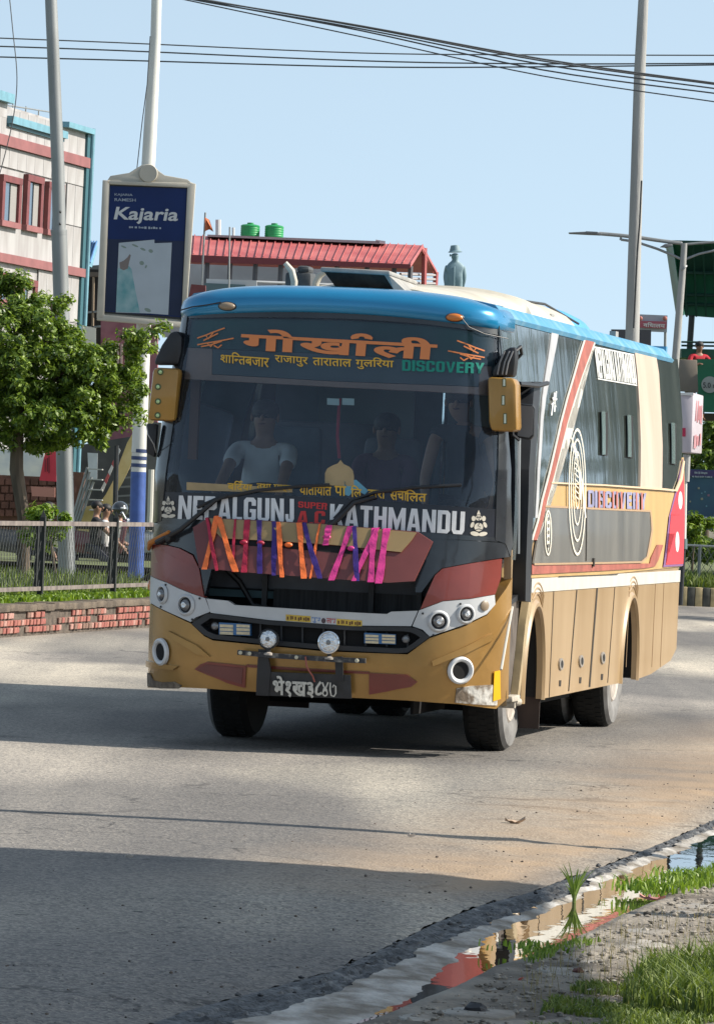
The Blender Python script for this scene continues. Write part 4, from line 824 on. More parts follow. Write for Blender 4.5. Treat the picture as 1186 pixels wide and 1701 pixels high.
for x in (478, 546):      # curved white rack horns
    s_ = -1
    p = [BPL(488, 486, y=1.3), BPL(489, 468, y=1.3), BPL(485, 450, y=1.3), BPL(474, 437, y=1.3)] if x == 478 else [BPL(523, 484, y=1.6), BPL(525, 470, y=1.6), BPL(531, 458, y=1.6), BPL(542, 450, y=1.6)]
    MB().tube(p, [.022, .024, .022, .018], 10).build('rack_horn', CRM, roof)
m = MB(); zz = BPL(497, 455, y=1.9).z; xa, xb = BPL(478, 460, y=1.9).x, BPL(522, 460, y=1.9).x
m.box(((xa+xb)/2, 1.9, (3.1+zz)/2), (xb-xa, .2, zz-3.1+.02)); m.box(((xa+xb)/2+.03, 1.9, zz+.03), ((xb-xa)*.5, .18, .05)); m.build('luggage_bundle', mat('dark_tarpaulin', (.05, .055, .06), .7, var=.3, vscale=8), roof, bevel=.03)

# ---- wheels
def wheel(x_out, yc, side, parent, width=.27, r=.50, rimm=RIM):
    s_ = side; W = width
    prof = [(r*.60, -.02), (r*.66, .0), (r*.80, .012), (r*.93, .0), (r*.985, -.03), (r, -.06), (r, -W+.06), (r*.985, -W+.03), (r*.93, -W), (r*.6, -W+.02)]
    o = MB().lathe([(a, b*1.0) for a, b in prof], (x_out, yc, r), (s_, 0, 0), 48).build('wheel', RUB, parent, fix=False, angle=30)
    MB().lathe([(r*.61, -.012), (r*.67, .004), (r*.80, .0155), (r*.93, .004), (r*.975, -.022), (r*.96, -.03), (r*.62, -.03)], (x_out, yc, r), (s_, 0, 0), 48).build('tyre_wall', TYW, o, fix=False)
    MB().lathe([(r*.61, -.01), (r*.585, .0), (r*.55, -.01), (r*.53, -.08), (r*.50, -.11), (r*.30, -.09), (r*.24, -.03), (r*.20, .0), (.001, .005)], (x_out, yc, r), (s_, 0, 0), 40).build('rim', rimm, o, fix=False)
    for k in range(8):
        a = 2*math.pi*k/8; MB().lathe([(.015, 0), (.015, .03), (.008, .035), (.001, .036)], (x_out-s_*.085, yc+.19*math.cos(a)*r/.5, r+.19*math.sin(a)*r/.5), (s_, 0, 0), 6).build('wheel_nut', RIM, o)
    tb = MB()
    for k in range(56):
        a = 2*math.pi*k/56
        for j, off in enumerate((.07, .135, .2)):
            a2 = a+(.05 if j % 2 else 0); c = (x_out-s_*off, yc+(r+.000)*math.cos(a2), r+(r+.000)*math.sin(a2))
            M_ = Matrix.Rotation(-a2 if True else 0, 3, 'X').inverted(); tb.box(c, (.05, .008, .030), M=Matrix.Rotation(a2, 3, 'X'))
    tb.build('tread', RUB, o)
    return o
wheel(1.04, YF, 1, bus); wheel(-1.0, YF, -1, bus)
wheel(1.10, YR_, 1, bus); wheel(.77, YR_, 1, bus, width=.25); wheel(-1.10, YR_, -1, bus); wheel(-.77, YR_, -1, bus, width=.25)
m = MB(); m.tube([(-.85, YR_, .5), (.85, YR_, .5)], .09, 12); m.ell((0, YR_, .5), (.22, .2, .24)); m.build('axle', BLKM, bus)
m = MB(); m.tube([(-.95, YF, .45), (.95, YF, .45)], .06, 12); m.build('axle', BLKM, bus)
FLAP = mat('brown_mudflap', (.035, .022, .018), .85, 0, var=.2, vscale=6)
MB().box((1.03, 2.1, .52), (.34, .015, .74)).build('mudflap', FLAP, bus); MB().box((-.78, 2.62, .50), (.52, .015, .62)).build('mudflap', FLAP, bus)
m = MB(); m.box((-.2, 2.5, .36), (.5, .4, .14)); m.lathe([(.10, 0), (.1, .3)], (-.35, 2.9, .40), (1, 0, 0), 14); m.build('sump', CAV, bus, bevel=.02)

# ---- mirrors
def mirror_left():
    a = MB(); p0 = fpt(300, 552, .02); yb = p0.y-.02
    q = [BPL(x, y, y=yb-.12) for x, y in ((294, 549), (303, 560), (302, 585), (297, 606), (256, 606), (258, 596), (268, 574), (283, 552))]
    o = a.slab(q, (0, .13, 0)).build('mirror_arm', BLKM, bus, bevel=.02)
    q = [BPL(x, y, y=yb-.22) for x, y in ((254, 610), (299, 612), (291, 700), (244, 698))]
    h = MB().slab(q, (0, .20, 0)).build('mirror_housing', mat('mirror_gold', (.32, .17, .03), .35, .1, var=.08, vscale=4, coat=.3), o, bevel=.03)
    for x, y in ((267, 618), (263, 642.5), (263, 667), (262.5, 690)):
        c = BPL(x, y, y=yb-.22); MB().lathe([(.013, 0), (.012, .006), (.006, .012), (.001, .013)], c, (0, -1, 0), 12).build('indicator_led', mat('green_led_lens', (.45, .62, .30), .3), h)
        MB().lathe([(.022, 0), (.020, .004), (.013, .005)], c, (0, -1, 0), 14).build('led_bezel', mat('dark_olive', (.07, .09, .03), .5), h)
    q = [BPL(x, y, y=yb-.06) for x, y in ((244, 703), (262, 704), (257, 760), (243, 752))]
    MB().slab(q, (0, .06, 0)).build('lower_mirror', BLKM, o, bevel=.01)
    w = MB().tube([BPL(243, 703, y=yb-.2), BPL(246, 722, y=yb-.22), BPL(256, 738, y=yb-.15), BPL(260, 752, y=yb-.05)], .004, 5); w.build('wire', mat('pale_wire', (.4, .4, .4), .5), o)
mirror_left()
def mirror_right():
    p0 = fpt(846, 575, .02); yb = p0.y-.10
    q = [BPL(x, y, y=yb-.04) for x, y in ((846, 577), (857, 576), (856, 600), (853, 626), (816, 626), (818, 613), (828, 598), (836, 583))]
    o = MB().slab(q, (0, .13, 0)).build('mirror_arm', BLKM, bus, bevel=.02)
    MB().tube([BPL(856, 583, y=yb), BPL(864, 576, y=yb+.05), BPL(866, 588, y=yb+.1), BPL(858, 596, y=yb+.1)], .012, 8).build('mirror_bracket', BLKM, o)
    for x in (838, 846, 852): MB().tube([BPL(x, 583, y=yb-.05), BPL(x-8, 602, y=yb-.06), BPL(x-12, 622, y=yb-.05)], .006, 6).build('arm_rib', mat('worn_arm_edge', (.20, .20, .21), .5), o)
    q = [BPL(x, y, y=yb-.16) for x, y in ((809, 626), (853, 628), (857, 640), (859, 715), (850, 717), (815, 716), (811, 700))]
    h = MB().slab(q, (0, .20, 0)).build('mirror_housing', mat('mirror_gold', (1, 1, 1)), o, bevel=.025)
    for x, y0_, y1_ in ((837, 630, 641), (835.5, 658, 672), (838.5, 688, 703)):
        q = [BPL(a, b, y=yb-.163) for a, b in ((x-1.4, y0_), (x+1.4, y0_), (x+1.6, y1_), (x-1.6, y1_))]
        s_ = MB().slab(q, (0, .01, 0)).build('indicator_led', mat('pale_led_lens', (.65, .68, .55), .3), h)
        q = [BPL(a, b, y=yb-.161) for a, b in ((x-3, y0_-1.5), (x+3, y0_-1.5), (x+3.2, y1_+1.5), (x-3.2, y1_+1.5))]
        MB().slab(q, (0, .01, 0)).build('led_bezel', mat('dark_olive', (1, 1, 1)), h)
    q = [BPL(x, y, y=yb+.25) for x, y in ((862, 670), (884, 672), (888, 678), (886, 724), (880, 731), (856, 727), (852, 720), (859, 676))]
    g = MB().slab(q, (0, .05, 0)).build('side_mirror', BLKM, o, bevel=.01)
    q = [BPL(x, y, y=yb+.247) for x, y in ((863, 673), (883, 675), (885.5, 680), (883.5, 722), (878, 727), (859, 724))]
    MB().slab(q, (0, .005, 0)).build('mirror_back', mat('grey_plastic', (.17, .17, .175), .5), g)
    MB().tube([BPL(852, 700, y=yb+.2), BPL(851, 722, y=yb+.2), BPL(862, 731, y=yb+.24)], .012, 6).build('mirror_stay', BLKM, o)
mirror_right()

# ---- cabin
CABD = mat('cabin_dark_teal', (.13, .22, .25), .8, 0, var=.3, vscale=2); SEAT = mat('seat_cloth', (.09, .12, .15), .9, var=.2, vscale=5); SEAT2 = mat('seat_cover_grey', (.14, .15, .17), .9, var=.15, vscale=4)
cab = MB(); cab.box((0, 2.0, 1.02), (2.2, 3.0, .05)).box((0, 3.55, 1.95), (2.08, .05, 1.85)).box((0, 2.1, 2.86), (2.04, 2.8, .03)); cabin = cab.build('cabin_lining', CABD, bus)
MB().hexa([(-1.05, .42, 1.05), (1.0, .42, 1.05), (1.0, .95, 1.05), (-1.05, .95, 1.05), (-1.05, .40, 1.50), (1.0, .40, 1.50), (1.0, .85, 1.56), (-1.05, .85, 1.56)]).build('dashboard', mat('dashboard_grey', (.10, .11, .13), .7, var=.2, vscale=4), cabin, bevel=.03)
MB().box((-.35, 3.45, 2.15), (.7, .04, .75)).build('bulkhead_window', mat('cabin_glass_green', (.05, .10, .10), .3), cabin)
MB().box((.65, 3.45, 2.1), (.6, .04, .8)).build('bulkhead_window', mat('cabin_glass_green', (1, 1, 1)), cabin)
MB().box((.1, 3.3, 2.52), (2.0, .25, .05)).build('luggage_rack', mat('rack_metal', (.25, .26, .27), .4, .5), cabin)
MB().tube([(.36, 2.6, 1.1), (.36, 2.6, 2.8)], .02, 8).build('grab_pole', CHR, cabin)
def seat(x, y, z=1.05, w=.5, mm=SEAT):
    o = MB().box((x, y+.25, z+.25), (w, .5, .14)).build('seat_cushion', mm, cabin, bevel=.04)
    MB().hexa([(x-w/2, y+.45, z+.3), (x+w/2, y+.45, z+.3), (x+w/2, y+.57, z+.3), (x-w/2, y+.57, z+.3), (x-w/2+.05, y+.6, z+1.12), (x+w/2-.05, y+.6, z+1.12), (x+w/2-.05, y+.7, z+1.12), (x-w/2+.05, y+.7, z+1.12)]).build('backrest', mm, o, bevel=.04)
seat(-.62, 1.35, 1.05, .55); seat(.0, 2.0, 1.0, .5, SEAT2); seat(.65, 1.9, 1.05, .5); seat(-.6, 2.7, 1.1, .9, SEAT2); seat(.6, 2.75, 1.1, .9)
MB().lathe([(.23, 0), (.25, .015), (.23, .03), (.21, .015)], (-.62, 1.02, 1.62), (0, -.55, .85), 32).build('steering_wheel', BLKM, cabin, fix=False)
MB().tube([(-.62, 1.02, 1.62), (-.62, .8, 1.3)], .03, 8).build('steering_column', BLKM, cabin)
for x, y, c in ((.10, .62, (.5, .14, .28)), (.30, .62, (.55, .5, .45)), (.78, .62, (.15, .17, .16)), (-.12, .62, (.4, .1, .08))):
    MB().ell((x, y, 1.57), (.13, .08, .07), 14, 8).build('dashboard_cloth', mat('dash_item_%d' % int(c[0]*100+c[1]*10), c, .8), cabin)
MB().tube([(-.02, .62, 2.35), (-.02, .60, 2.1), (.0, .6, 1.95)], .012, 6).build('hanging_garland', mat('crimson_garland', (.35, .03, .06), .8), cabin)
MB().box((-.98, .52, 2.2), (.06, .06, .6)).build('pillar_trim', mat('brown_trim', (.16, .08, .06), .7), cabin)

# ------------------------------------------------------------------ PEOPLE
SKIN = mat('brown_skin', (.26, .14, .09), .55, var=.1, vscale=8); HAIR = mat('black_hair', (.012, .010, .010), .6, bump=.3, bscale=80)
def skinned(verts, edges, radii, lvl=2):
    me = bpy.data.meshes.new('s'); me.from_pydata(verts, edges, []); o = bpy.data.objects.new('s', me); COL.objects.link(o)
    md = o.modifiers.new('k', 'SKIN'); md.use_smooth_shade = True; md.branch_smoothing = .4
    for i, r in enumerate(radii):
        a, b = r if isinstance(r, tuple) else (r, r); me.skin_vertices[0].data[i].radius = (a, b)
    me.skin_vertices[0].data[0].use_root = True
    if lvl: s2 = o.modifiers.new('u', 'SUBSURF'); s2.levels = lvl; s2.render_levels = lvl
    dg = bpy.context.evaluated_depsgraph_get(); r = bpy.data.meshes.new_from_object(o.evaluated_get(dg))
    bpy.data.objects.remove(o); bpy.data.meshes.remove(me); return r
def person(name_loc, rotz, label, hip, lean=(0, 0), hands=None, feet=None, shirt=(.6, .6, .6), trousers=(.05, .05, .07), knees=None, look=0.0, hair=True, extra=None, sleeve=1, group=None, skinm=None, k=1.0):
    """hip: hip height; lean: torso lean (x, y); hands/knees/feet: two local points each. Faces -Y locally."""
    skm = skinm or SKIN
    root = thing('person', label, 'person', name_loc, rotz=rotz, group=group)
    H = Vector((0, 0, hip)); lx, ly = lean; up = Vector((lx, ly, 1)).normalized()
    ch = H+up*.30*k; sh = H+up*.50*k; nk = H+up*.57*k; hd = nk+Vector((lx*.3, ly*.2-.02, .13*k))
    hands = hands or [(-.28, -.12, hip-.05), (.28, -.12, hip-.05)]
    knees = knees or [(-.11, -.02, hip*.52), (.11, -.02, hip*.52)]; feet = feet or [(-.12, 0, .07), (.12, 0, .07)]
    V = [H, ch, sh, nk, hd-Vector((0, 0, .045*k)), hd+Vector((0, 0, .05*k))]; E = [(0, 1), (1, 2), (2, 3), (3, 4), (4, 5)]; Rr = [(.15*k, .11*k), (.16*k, .11*k), (.10*k, .08*k), .055*k, .082*k, .085*k]
    sleeves = []; legs = []
    for s_, hh, kn, ft in ((-1, Vector(hands[0]), Vector(knees[0]), Vector(feet[0])), (1, Vector(hands[1]), Vector(knees[1]), Vector(feet[1]))):
        so = sh+Vector((s_*.185*k, 0, -.02)); dv = hh-so; L_ = dv.length; half = .29*k; mid_ = so+dv*.5
        bend = math.sqrt(max(0, half*half-(L_/2)**2)); el = mid_+Vector((s_*.5, .45, -.75)).normalized()*bend
        n = len(V); V += [so, el, hh]; E += [(2, n), (n, n+1), (n+1, n+2)]; Rr += [.055*k, .042*k, .030*k]
        d_ = (hh-el).normalized(); pal = hh+d_*.06*k; n2 = len(V); V += [pal]; E += [(n+2, n2)]; Rr += [(.036*k, .018*k)]
        side_ = d_.cross(Vector((0, 0, 1))).normalized() if abs(d_.z) < .95 else Vector((1, 0, 0)); curl = Vector((0, 0, -1)) if abs(d_.z) < .8 else Vector((0, -1, 0))
        for f_ in range(4):
            n3 = len(V); b_ = pal+d_*.02*k+side_*(.012*(f_-1.5)*1.4)*k; l_ = (.058, .068, .064, .050)[f_]*k
            V += [b_, b_+d_*l_*.5+curl*.008, b_+d_*l_*.8+curl*.03]; E += [(n2, n3), (n3, n3+1), (n3+1, n3+2)]; Rr += [.010*k, .009*k, .008*k]
        n3 = len(V); V += [hh+d_*.04*k-side_*.035*s_*k, hh+d_*.075*k-side_*.05*s_*k+curl*.02]; E += [(n2, n3), (n3, n3+1)]; Rr += [.012*k, .009*k]
        sleeves.append((so, el, hh)); hpj = H+Vector((s_*.10*k, 0, -.04)); n = len(V)
        V += [hpj, kn, ft, ft+Vector((0, -.16*k, -.03))]; E += [(0, n), (n, n+1), (n+1, n+2), (n+2, n+3)]; Rr += [.085*k, .058*k, .042*k, .035*k]; legs.append((hpj, kn, ft))
    me = skinned(V, E, Rr)
    # nose, ears and brow join the head
    b = MB(); fy = Vector((math.sin(look), -math.cos(look), 0)); sx = Vector((math.cos(look), math.sin(look), 0))
    b.ell(hd+fy*.098*k+Vector((0, 0, -.005)), (.014*k, .018*k, .022*k), 8, 6); 
    for s_ in (-1, 1): b.ell(hd+sx*s_*.088*k, (.012*k, .022*k, .032*k), 8, 6)
    n0 = len(me.vertices); bm = bmesh.new(); bm.from_mesh(me); t = b.mesh(); bm.from_mesh(t); bm.to_mesh(me); bm.free()
    body = link('body', me, skm, root, angle=180)
    for s_ in (-1, 1): MB().ell(hd+fy*.086*k+sx*s_*.032*k+Vector((0, 0, .012)), (.013*k, .008*k, .008*k), 8, 6).build('eye', mat('eye_dark', (.03, .02, .02), .3), body)
    MB().ell(hd+fy*.090*k+Vector((0, 0, -.045*k)), (.024*k, .008*k, .007*k), 8, 6).build('mouth', mat('lip_brown', (.16, .06, .05), .5), body)
    if hair: MB().ell(hd-fy*.016+Vector((0, 0, .042*k)), (.097*k, .105*k, .085*k), 16, 10).build('hair', HAIR, root)
    # shirt: own skinned surface a little outside the body
    SV = [H-Vector((0, 0, .04)), ch, sh, sh+up*.035*k]; SE = [(0, 1), (1, 2), (2, 3)]; SR = [(.172*k, .13*k), (.182*k, .13*k), (.125*k, .10*k), (.075*k, .075*k)]
    for so, el, hh in sleeves:
        n = len(SV); SV += [so, so.lerp(el, .75 if sleeve == 1 else .1 if sleeve == 0 else 1.0)]; SE += [(2, n), (n, n+1)]; SR += [.07*k, .06*k]
        if sleeve == 2: SV += [el.lerp(hh, .9)]; SE += [(n+1, n+2)]; SR += [.045*k]
    link('shirt', skinned(SV, SE, SR), mat('shirt_%02x%02x%02x' % tuple(int(c*99) for c in shirt), shirt, .85, var=.1, vscale=6, bump=.2, bscale=12), root, angle=180)
    TV = [H, ]; TE = []; TR = [(.168*k, .125*k)]
    for a_, kn, ft in legs: n = len(TV); TV += [a_, kn, kn.lerp(ft, .85)]; TE += [(0, n), (n, n+1), (n+1, n+2)]; TR += [.10*k, .075*k, .062*k]
    link('trousers', skinned(TV, TE, TR), mat('trousers_%02x' % int(trousers[0]*99), trousers, .85), root, angle=180)
    return root, hd
def in_bus(x, y, z): return tuple(BM @ Vector((x, y, z)))
sit = dict(knees=[(-.12, -.42, .50), (.12, -.42, .50)], feet=[(-.13, -.42, .07), (.13, -.42, .07)])
person(in_bus(-.72, 1.62, 1.0), -TH, 'driver in a white T-shirt holding the steering wheel behind the windscreen', .50, hands=[(-.22, -.52, .68), (.22, -.52, .68)], shirt=(.55, .55, .56), k=1.02, **sit)
person(in_bus(.02, 2.25, 1.0), -TH, 'person in dark clothes seated in the middle of the bus cab behind the windscreen', .47, hands=[(-.1, -.35, .52), (.1, -.35, .52)], shirt=(.12, .05, .08), sleeve=2, **sit)
person(in_bus(.66, 1.95, 1.10), -TH, 'person in a dark sleeveless vest sitting high by the bus door', .58, lean=(-.1, -.05), hands=[(-.25, -.30, .58), (.22, -.3, .6)], shirt=(.04, .05, .065), sleeve=0, skinm=mat('lighter_brown_skin', (.46, .26, .18), .55), **sit)
# ------------------------------------------------------------------ GROUND
ZL, ZG, ZW, ZP = -.045, -.084, -.092, -.066
def RZ(og, y): return ZL*np.clip((np.asarray(og)+3.5)/3.5, 0, 1)**1.5*np.clip((35.5-np.asarray(y))/6, 0, 1)
def curve(pts, z):
    w = sorted([(G(x, y, z).y, G(x, y, z).x) for x, y in pts]); ys_ = np.array([a for a, b in w]); xs_ = np.array([b for a, b in w])
    s0 = .19; s1 = .19
    ys_ = np.concatenate([[ys_[0]-30], ys_, [ys_[-1]+160]]); xs_ = np.concatenate([[xs_[0]-30*s0], xs_, [xs_[-1]+160*s1]])
    return lambda y: np.interp(y, ys_, xs_)
lip = curve([(300, 1670), (426, 1636), (553, 1602), (658, 1556), (721, 1524), (800, 1494), (884, 1472), (930, 1455), (1015, 1426), (1110, 1388), (1186, 1358)], ZL)
sbo = curve([(405, 1701), (511, 1670), (595, 1640), (671, 1604), (713, 1577), (753, 1562), (800, 1546), (884, 1514), (946, 1492), (1024, 1446), (1101, 1416), (1186, 1380)], ZG)
pul = curve([(540, 1712), (640, 1674), (698, 1644), (728, 1607), (761, 1582), (802, 1558), (856, 1533), (900, 1513), (938, 1500), (1028, 1451), (1104, 1422), (1186, 1385)], ZW)
pur = curve([(530, 1716), (636, 1676), (700, 1650), (741, 1635), (802, 1603), (850, 1590), (884, 1578), (913, 1566), (962, 1545), (1000, 1525), (1040, 1508), (1069, 1496), (1104, 1478), (1138, 1455), (1186, 1446)], ZP)
def fbm(X, Y, sc_, oct=4, seed=0.0):
    r = np.zeros(X.shape); 
    flat = [noise.fractal((float(a)*sc_+seed, float(b)*sc_, seed), .8, 2.1, oct) for a, b in zip(X.ravel(), Y.ravel())]
    return np.array(flat).reshape(X.shape)
def gridmesh(Xg, Yg, Zg):
    n, m = Xg.shape; V = np.stack([Xg.ravel(), Yg.ravel(), Zg.ravel()], 1); i, j = np.meshgrid(np.arange(n-1), np.arange(m-1), indexing='ij')
    a = (i*m+j).ravel(); return fastmesh(V, np.stack([a, a+1, a+m+1, a+m], 1))
ASPH = mat('asphalt', (.12, .11, .10), .85)
def asphalt():
    m = ASPH; n = m.node_tree; b = n.nodes['Principled BSDF']; t = n.nodes.new('ShaderNodeTexCoord')
    def nz(s, d=5, st=(1, 1, 1), rot=0):
        mp = n.nodes.new('ShaderNodeMapping'); mp.inputs['Scale'].default_value = st; mp.inputs['Rotation'].default_value = (0, 0, rot); n.links.new(t.outputs['Object'], mp.inputs[0])
        x = n.nodes.new('ShaderNodeTexNoise'); x.inputs['Scale'].default_value = s; x.inputs['Detail'].default_value = d; n.links.new(mp.outputs[0], x.inputs['Vector']); return x.outputs[0]
    def ramp(i, p0, c0, p1, c1):
        r = n.nodes.new('ShaderNodeValToRGB'); r.color_ramp.elements[0].position = p0; r.color_ramp.elements[1].position = p1
        r.color_ramp.elements[0].color = (*c0, 1); r.color_ramp.elements[1].color = (*c1, 1); n.links.new(i, r.inputs[0]); return r.outputs[0]
    def mix(f, a, c, mode='MIX'):
        x = n.nodes.new('ShaderNodeMix'); x.data_type = 'RGBA'; x.blend_type = mode
        if isinstance(f, float): x.inputs[0].default_value = f
        else: n.links.new(f, x.inputs[0])
        n.links.new(a, x.inputs[6])
        if isinstance(c, tuple): x.inputs[7].default_value = (*c, 1)
        else: n.links.new(c, x.inputs[7])
        return x.outputs[2]
    base = ramp(nz(.35, 6, (1, .35, 1), TH), .35, (.175, .165, .152), .65, (.285, .268, .240))
    dust = ramp(nz(.16, 3, (1.6, .5, 1), TH), .50, (0, 0, 0), .60, (1, 1, 1))
    c = mix(dust, base, (.43, .395, .34))
    lanes = ramp(nz(1.1, 3, (1, .05, 1), TH), .4, (.80, .80, .81), .6, (1.10, 1.09, 1.07)); c = mix(1.0, c, lanes, 'MULTIPLY')
    sp = n.nodes.new('ShaderNodeTexVoronoi'); sp.inputs['Scale'].default_value = 68; n.links.new(t.outputs['Object'], sp.inputs['Vector'])
    ag = ramp(sp.outputs['Color'], .25, (.62, .62, .64), .8, (1.38, 1.34, 1.28)); c = mix(1.0, c, ag, 'MULTIPLY')
    gg = ramp(nz(150, 2), .35, (.75, .75, .75), .65, (1.2, 1.2, 1.2)); c = mix(1.0, c, gg, 'MULTIPLY')
    tar = ramp(nz(9, 3), .70, (0, 0, 0), .74, (1, 1, 1)); c = mix(tar, c, (.04, .04, .042))
    ck = n.nodes.new('ShaderNodeTexVoronoi'); ck.feature = 'DISTANCE_TO_EDGE'; ck.inputs['Scale'].default_value = .55; wn = n.nodes.new('ShaderNodeTexNoise'); wn.inputs['Scale'].default_value = 2.5; wn.inputs['Detail'].default_value = 6
    n.links.new(t.outputs['Object'], wn.inputs['Vector']); wa = n.nodes.new('ShaderNodeVectorMath'); wa.operation = 'MULTIPLY_ADD'; wa.inputs[1].default_value = (.9, .9, 0); n.links.new(wn.outputs['Color'], wa.inputs[0]); n.links.new(t.outputs['Object'], wa.inputs[2]); n.links.new(wa.outputs[0], ck.inputs['Vector'])
    cr = ramp(ck.outputs['Distance'], .004, (.45, .45, .46), .012, (1, 1, 1)); cm = ramp(nz(.25, 2), .50, (0, 0, 0), .56, (1, 1, 1)); c = mix(cm, c, mix(1.0, c, cr, 'MULTIPLY'))
    pt = ramp(nz(.10, 2, (1.2, .6, 1), TH), .47, (.74, .74, .76), .50, (1.05, 1.04, 1.01)); c = mix(1.0, c, pt, 'MULTIPLY')
    # brownish dried mud near the broken edge
    at = n.nodes.new('ShaderNodeAttribute'); at.attribute_name = 'edge'
    e2 = mix(1.0, at.outputs['Color'], ramp(nz(1.3, 4), .3, (.45, .45, .45), .6, (1.2, 1.2, 1.2)), 'MULTIPLY')
    c = mix(e2, c, (.33, .235, .15))
    n.links.new(c, b.inputs['Base Color'])
    bp = n.nodes.new('ShaderNodeBump'); bp.inputs['Strength'].default_value = .4; bp.inputs['Distance'].default_value = .008
    n.links.new(sp.outputs['Distance'], bp.inputs['Height']); n.links.new(bp.outputs[0], b.inputs['Normal'])
asphalt()
# asphalt near field, in strips parallel to the broken edge
Ys = np.concatenate([np.arange(11, 34, .05), np.arange(34, 60, .5), np.arange(60, 181, 10)])
offs = np.concatenate([-np.array([14, 11, 9, 7.5, 6, 5, 4, 3.2, 2.6, 2.1, 1.7, 1.4, 1.15, .95, .78]), -np.arange(.65, -.001, -.05)])
Yg, Og = np.meshgrid(Ys, offs, indexing='ij'); Xg = lip(Yg)[:, :]+Og
Zg = np.zeros_like(Xg); near = (Yg < 36)
z_ = fbm(Xg, Yg, .8, 3, 3.1)*.010; z_ += np.where(Og > -1.0, fbm(Xg, Yg, 5, 3, 9.0)*.012, 0); fall = np.exp(Og*3.2)*-.026
Zg = np.where(near, z_*np.clip((Og+4)/3.5, 0, 1)+fall*np.clip((36-Yg)/3, 0, 1), 0)+RZ(Og, Yg)
rm = gridmesh(Xg, Yg, Zg)
ca = rm.color_attributes.new('edge', 'FLOAT_COLOR', 'POINT'); ev = np.clip(1+Og/1.6, 0, 1)*np.clip((Yg-23.5)/2, 0, 1)*np.clip(-Og/.25, .25, 1)
ca.data.foreach_set('color', np.stack([ev.ravel()]*3+[np.ones(ev.size)], 1).astype(np.float32).ravel())
road = link('road', rm, ASPH, None, True, angle=80); tag(road, kind='structure')
# broken tar slope down to the gutter
Ys2 = np.concatenate([np.arange(11, 34, .03), np.arange(34, 110, 2.0)]); U = np.linspace(0, 1, 20); Yg, Ug = np.meshgrid(Ys2, U, indexing='ij'); x0_, x1_ = lip(Yg), sbo(Yg)+.02
wob = fbm(Yg, Ug*0, 3.0, 3, 20.)*.05
Xg = x0_+(x1_-x0_)*Ug+wob*.4*np.sin(Ug*math.pi)
rough = fbm(Xg*1, Yg*1, 9, 5, 5.); rough2 = fbm(Xg, Yg, 26, 3, 15.)
z0_ = -.026+RZ(0, Yg)
Zg = z0_+(ZG-.012-z0_)*(Ug**1.5*(3-2*Ug)/(1)) + (rough*.022+rough2*.010)*np.sin(np.clip(Ug*1.15, 0, 1)*math.pi)**.6
Xg = Xg + rough2*.012
tar = link('tar_edge', gridmesh(Xg, Yg, Zg), mat('wet_tar_edge', (.014, .0145, .016), .55, 0, col2=(.20, .20, .20), vscale=16, thr=(.54, .80), bump=.8, bscale=38, spec=.7), None, True, angle=80); tag(tar, kind='structure')
# silt strip
MUD = mat('pale_gutter_silt', (.15, .125, .095), .75, 0, col2=(.46, .44, .41), vscale=6, stretch=(1, .6, 1), thr=(.38, .66), bump=.6, bscale=35, detail=8)
U = np.array([0, .15, .3, .45, .6, .75, .88, 1, 1.1, 1.3, 1.6]); Yg, Ug = np.meshgrid(np.concatenate([np.arange(11, 34, .04), np.arange(34, 110, 2.0)]), U, indexing='ij'); a_, b_ = sbo(Yg)-.03, pul(Yg)
Xg = np.where(Ug <= 1, a_+(b_-a_)*Ug, b_+(Ug-1)*.45)+fbm(Yg, Ug*0, 2.5, 5, 8.)*.05; Zg = ZG+.004+np.where(Ug <= 1, (ZW-ZG)*Ug**2, (ZW-ZG)-(Ug-1)*.10)+fbm(Xg, Yg, 7, 5, 2.)*.005*np.clip(2.2-2*Ug, .15, 1)
tag(link('gutter_silt', gridmesh(Xg, Yg, Zg), MUD, None, True, angle=80), kind='structure')
# puddle
def watermat():
    m = bpy.data.materials.new('puddle_water'); m.use_nodes = True; n = m.node_tree; b = n.nodes['Principled BSDF']
    b.inputs['Base Color'].default_value = (.05, .04, .03, 1); b.inputs['Roughness'].default_value = .012; b.inputs['IOR'].default_value = 1.45; b.inputs['Specular IOR Level'].default_value = .9
    gl = n.nodes.new('ShaderNodeBsdfGlossy'); gl.inputs['Roughness'].default_value = .01; mx = n.nodes.new('ShaderNodeMixShader'); mx.inputs[0].default_value = .62
    t = n.nodes.new('ShaderNodeTexCoord'); mp = n.nodes.new('ShaderNodeMapping'); mp.inputs['Scale'].default_value = (1.5, .6, 1); n.links.new(t.outputs['Object'], mp.inputs[0])
    z = n.nodes.new('ShaderNodeTexNoise'); z.inputs['Scale'].default_value = 7; z.inputs['Detail'].default_value = 2; n.links.new(mp.outputs[0], z.inputs['Vector'])
    bp = n.nodes.new('ShaderNodeBump'); bp.inputs['Strength'].default_value = .035; bp.inputs['Distance'].default_value = .01; n.links.new(z.outputs[0], bp.inputs['Height'])
    n.links.new(bp.outputs[0], b.inputs['Normal']); n.links.new(bp.outputs[0], gl.inputs['Normal'])
    o = [x for x in n.nodes if x.type == 'OUTPUT_MATERIAL'][0]; n.links.new(b.outputs[0], mx.inputs[1]); n.links.new(gl.outputs[0], mx.inputs[2]); n.links.new(mx.outputs[0], o.inputs[0]); return m
yy = np.concatenate([np.arange(15.5, 34, .25), np.arange(35, 110, 5.0)]); V = []; 
for y in yy: V += [(float(pul(y))-.12, y, ZW), (float(pur(y))+.30, y, ZW)]
m = MB(); m.add(V, [(2*i, 2*i+1, 2*i+3, 2*i+2) for i in range(len(yy)-1)]); wtr = m.build('puddle_water', watermat(), None, smooth=False); tag(wtr, kind='structure')
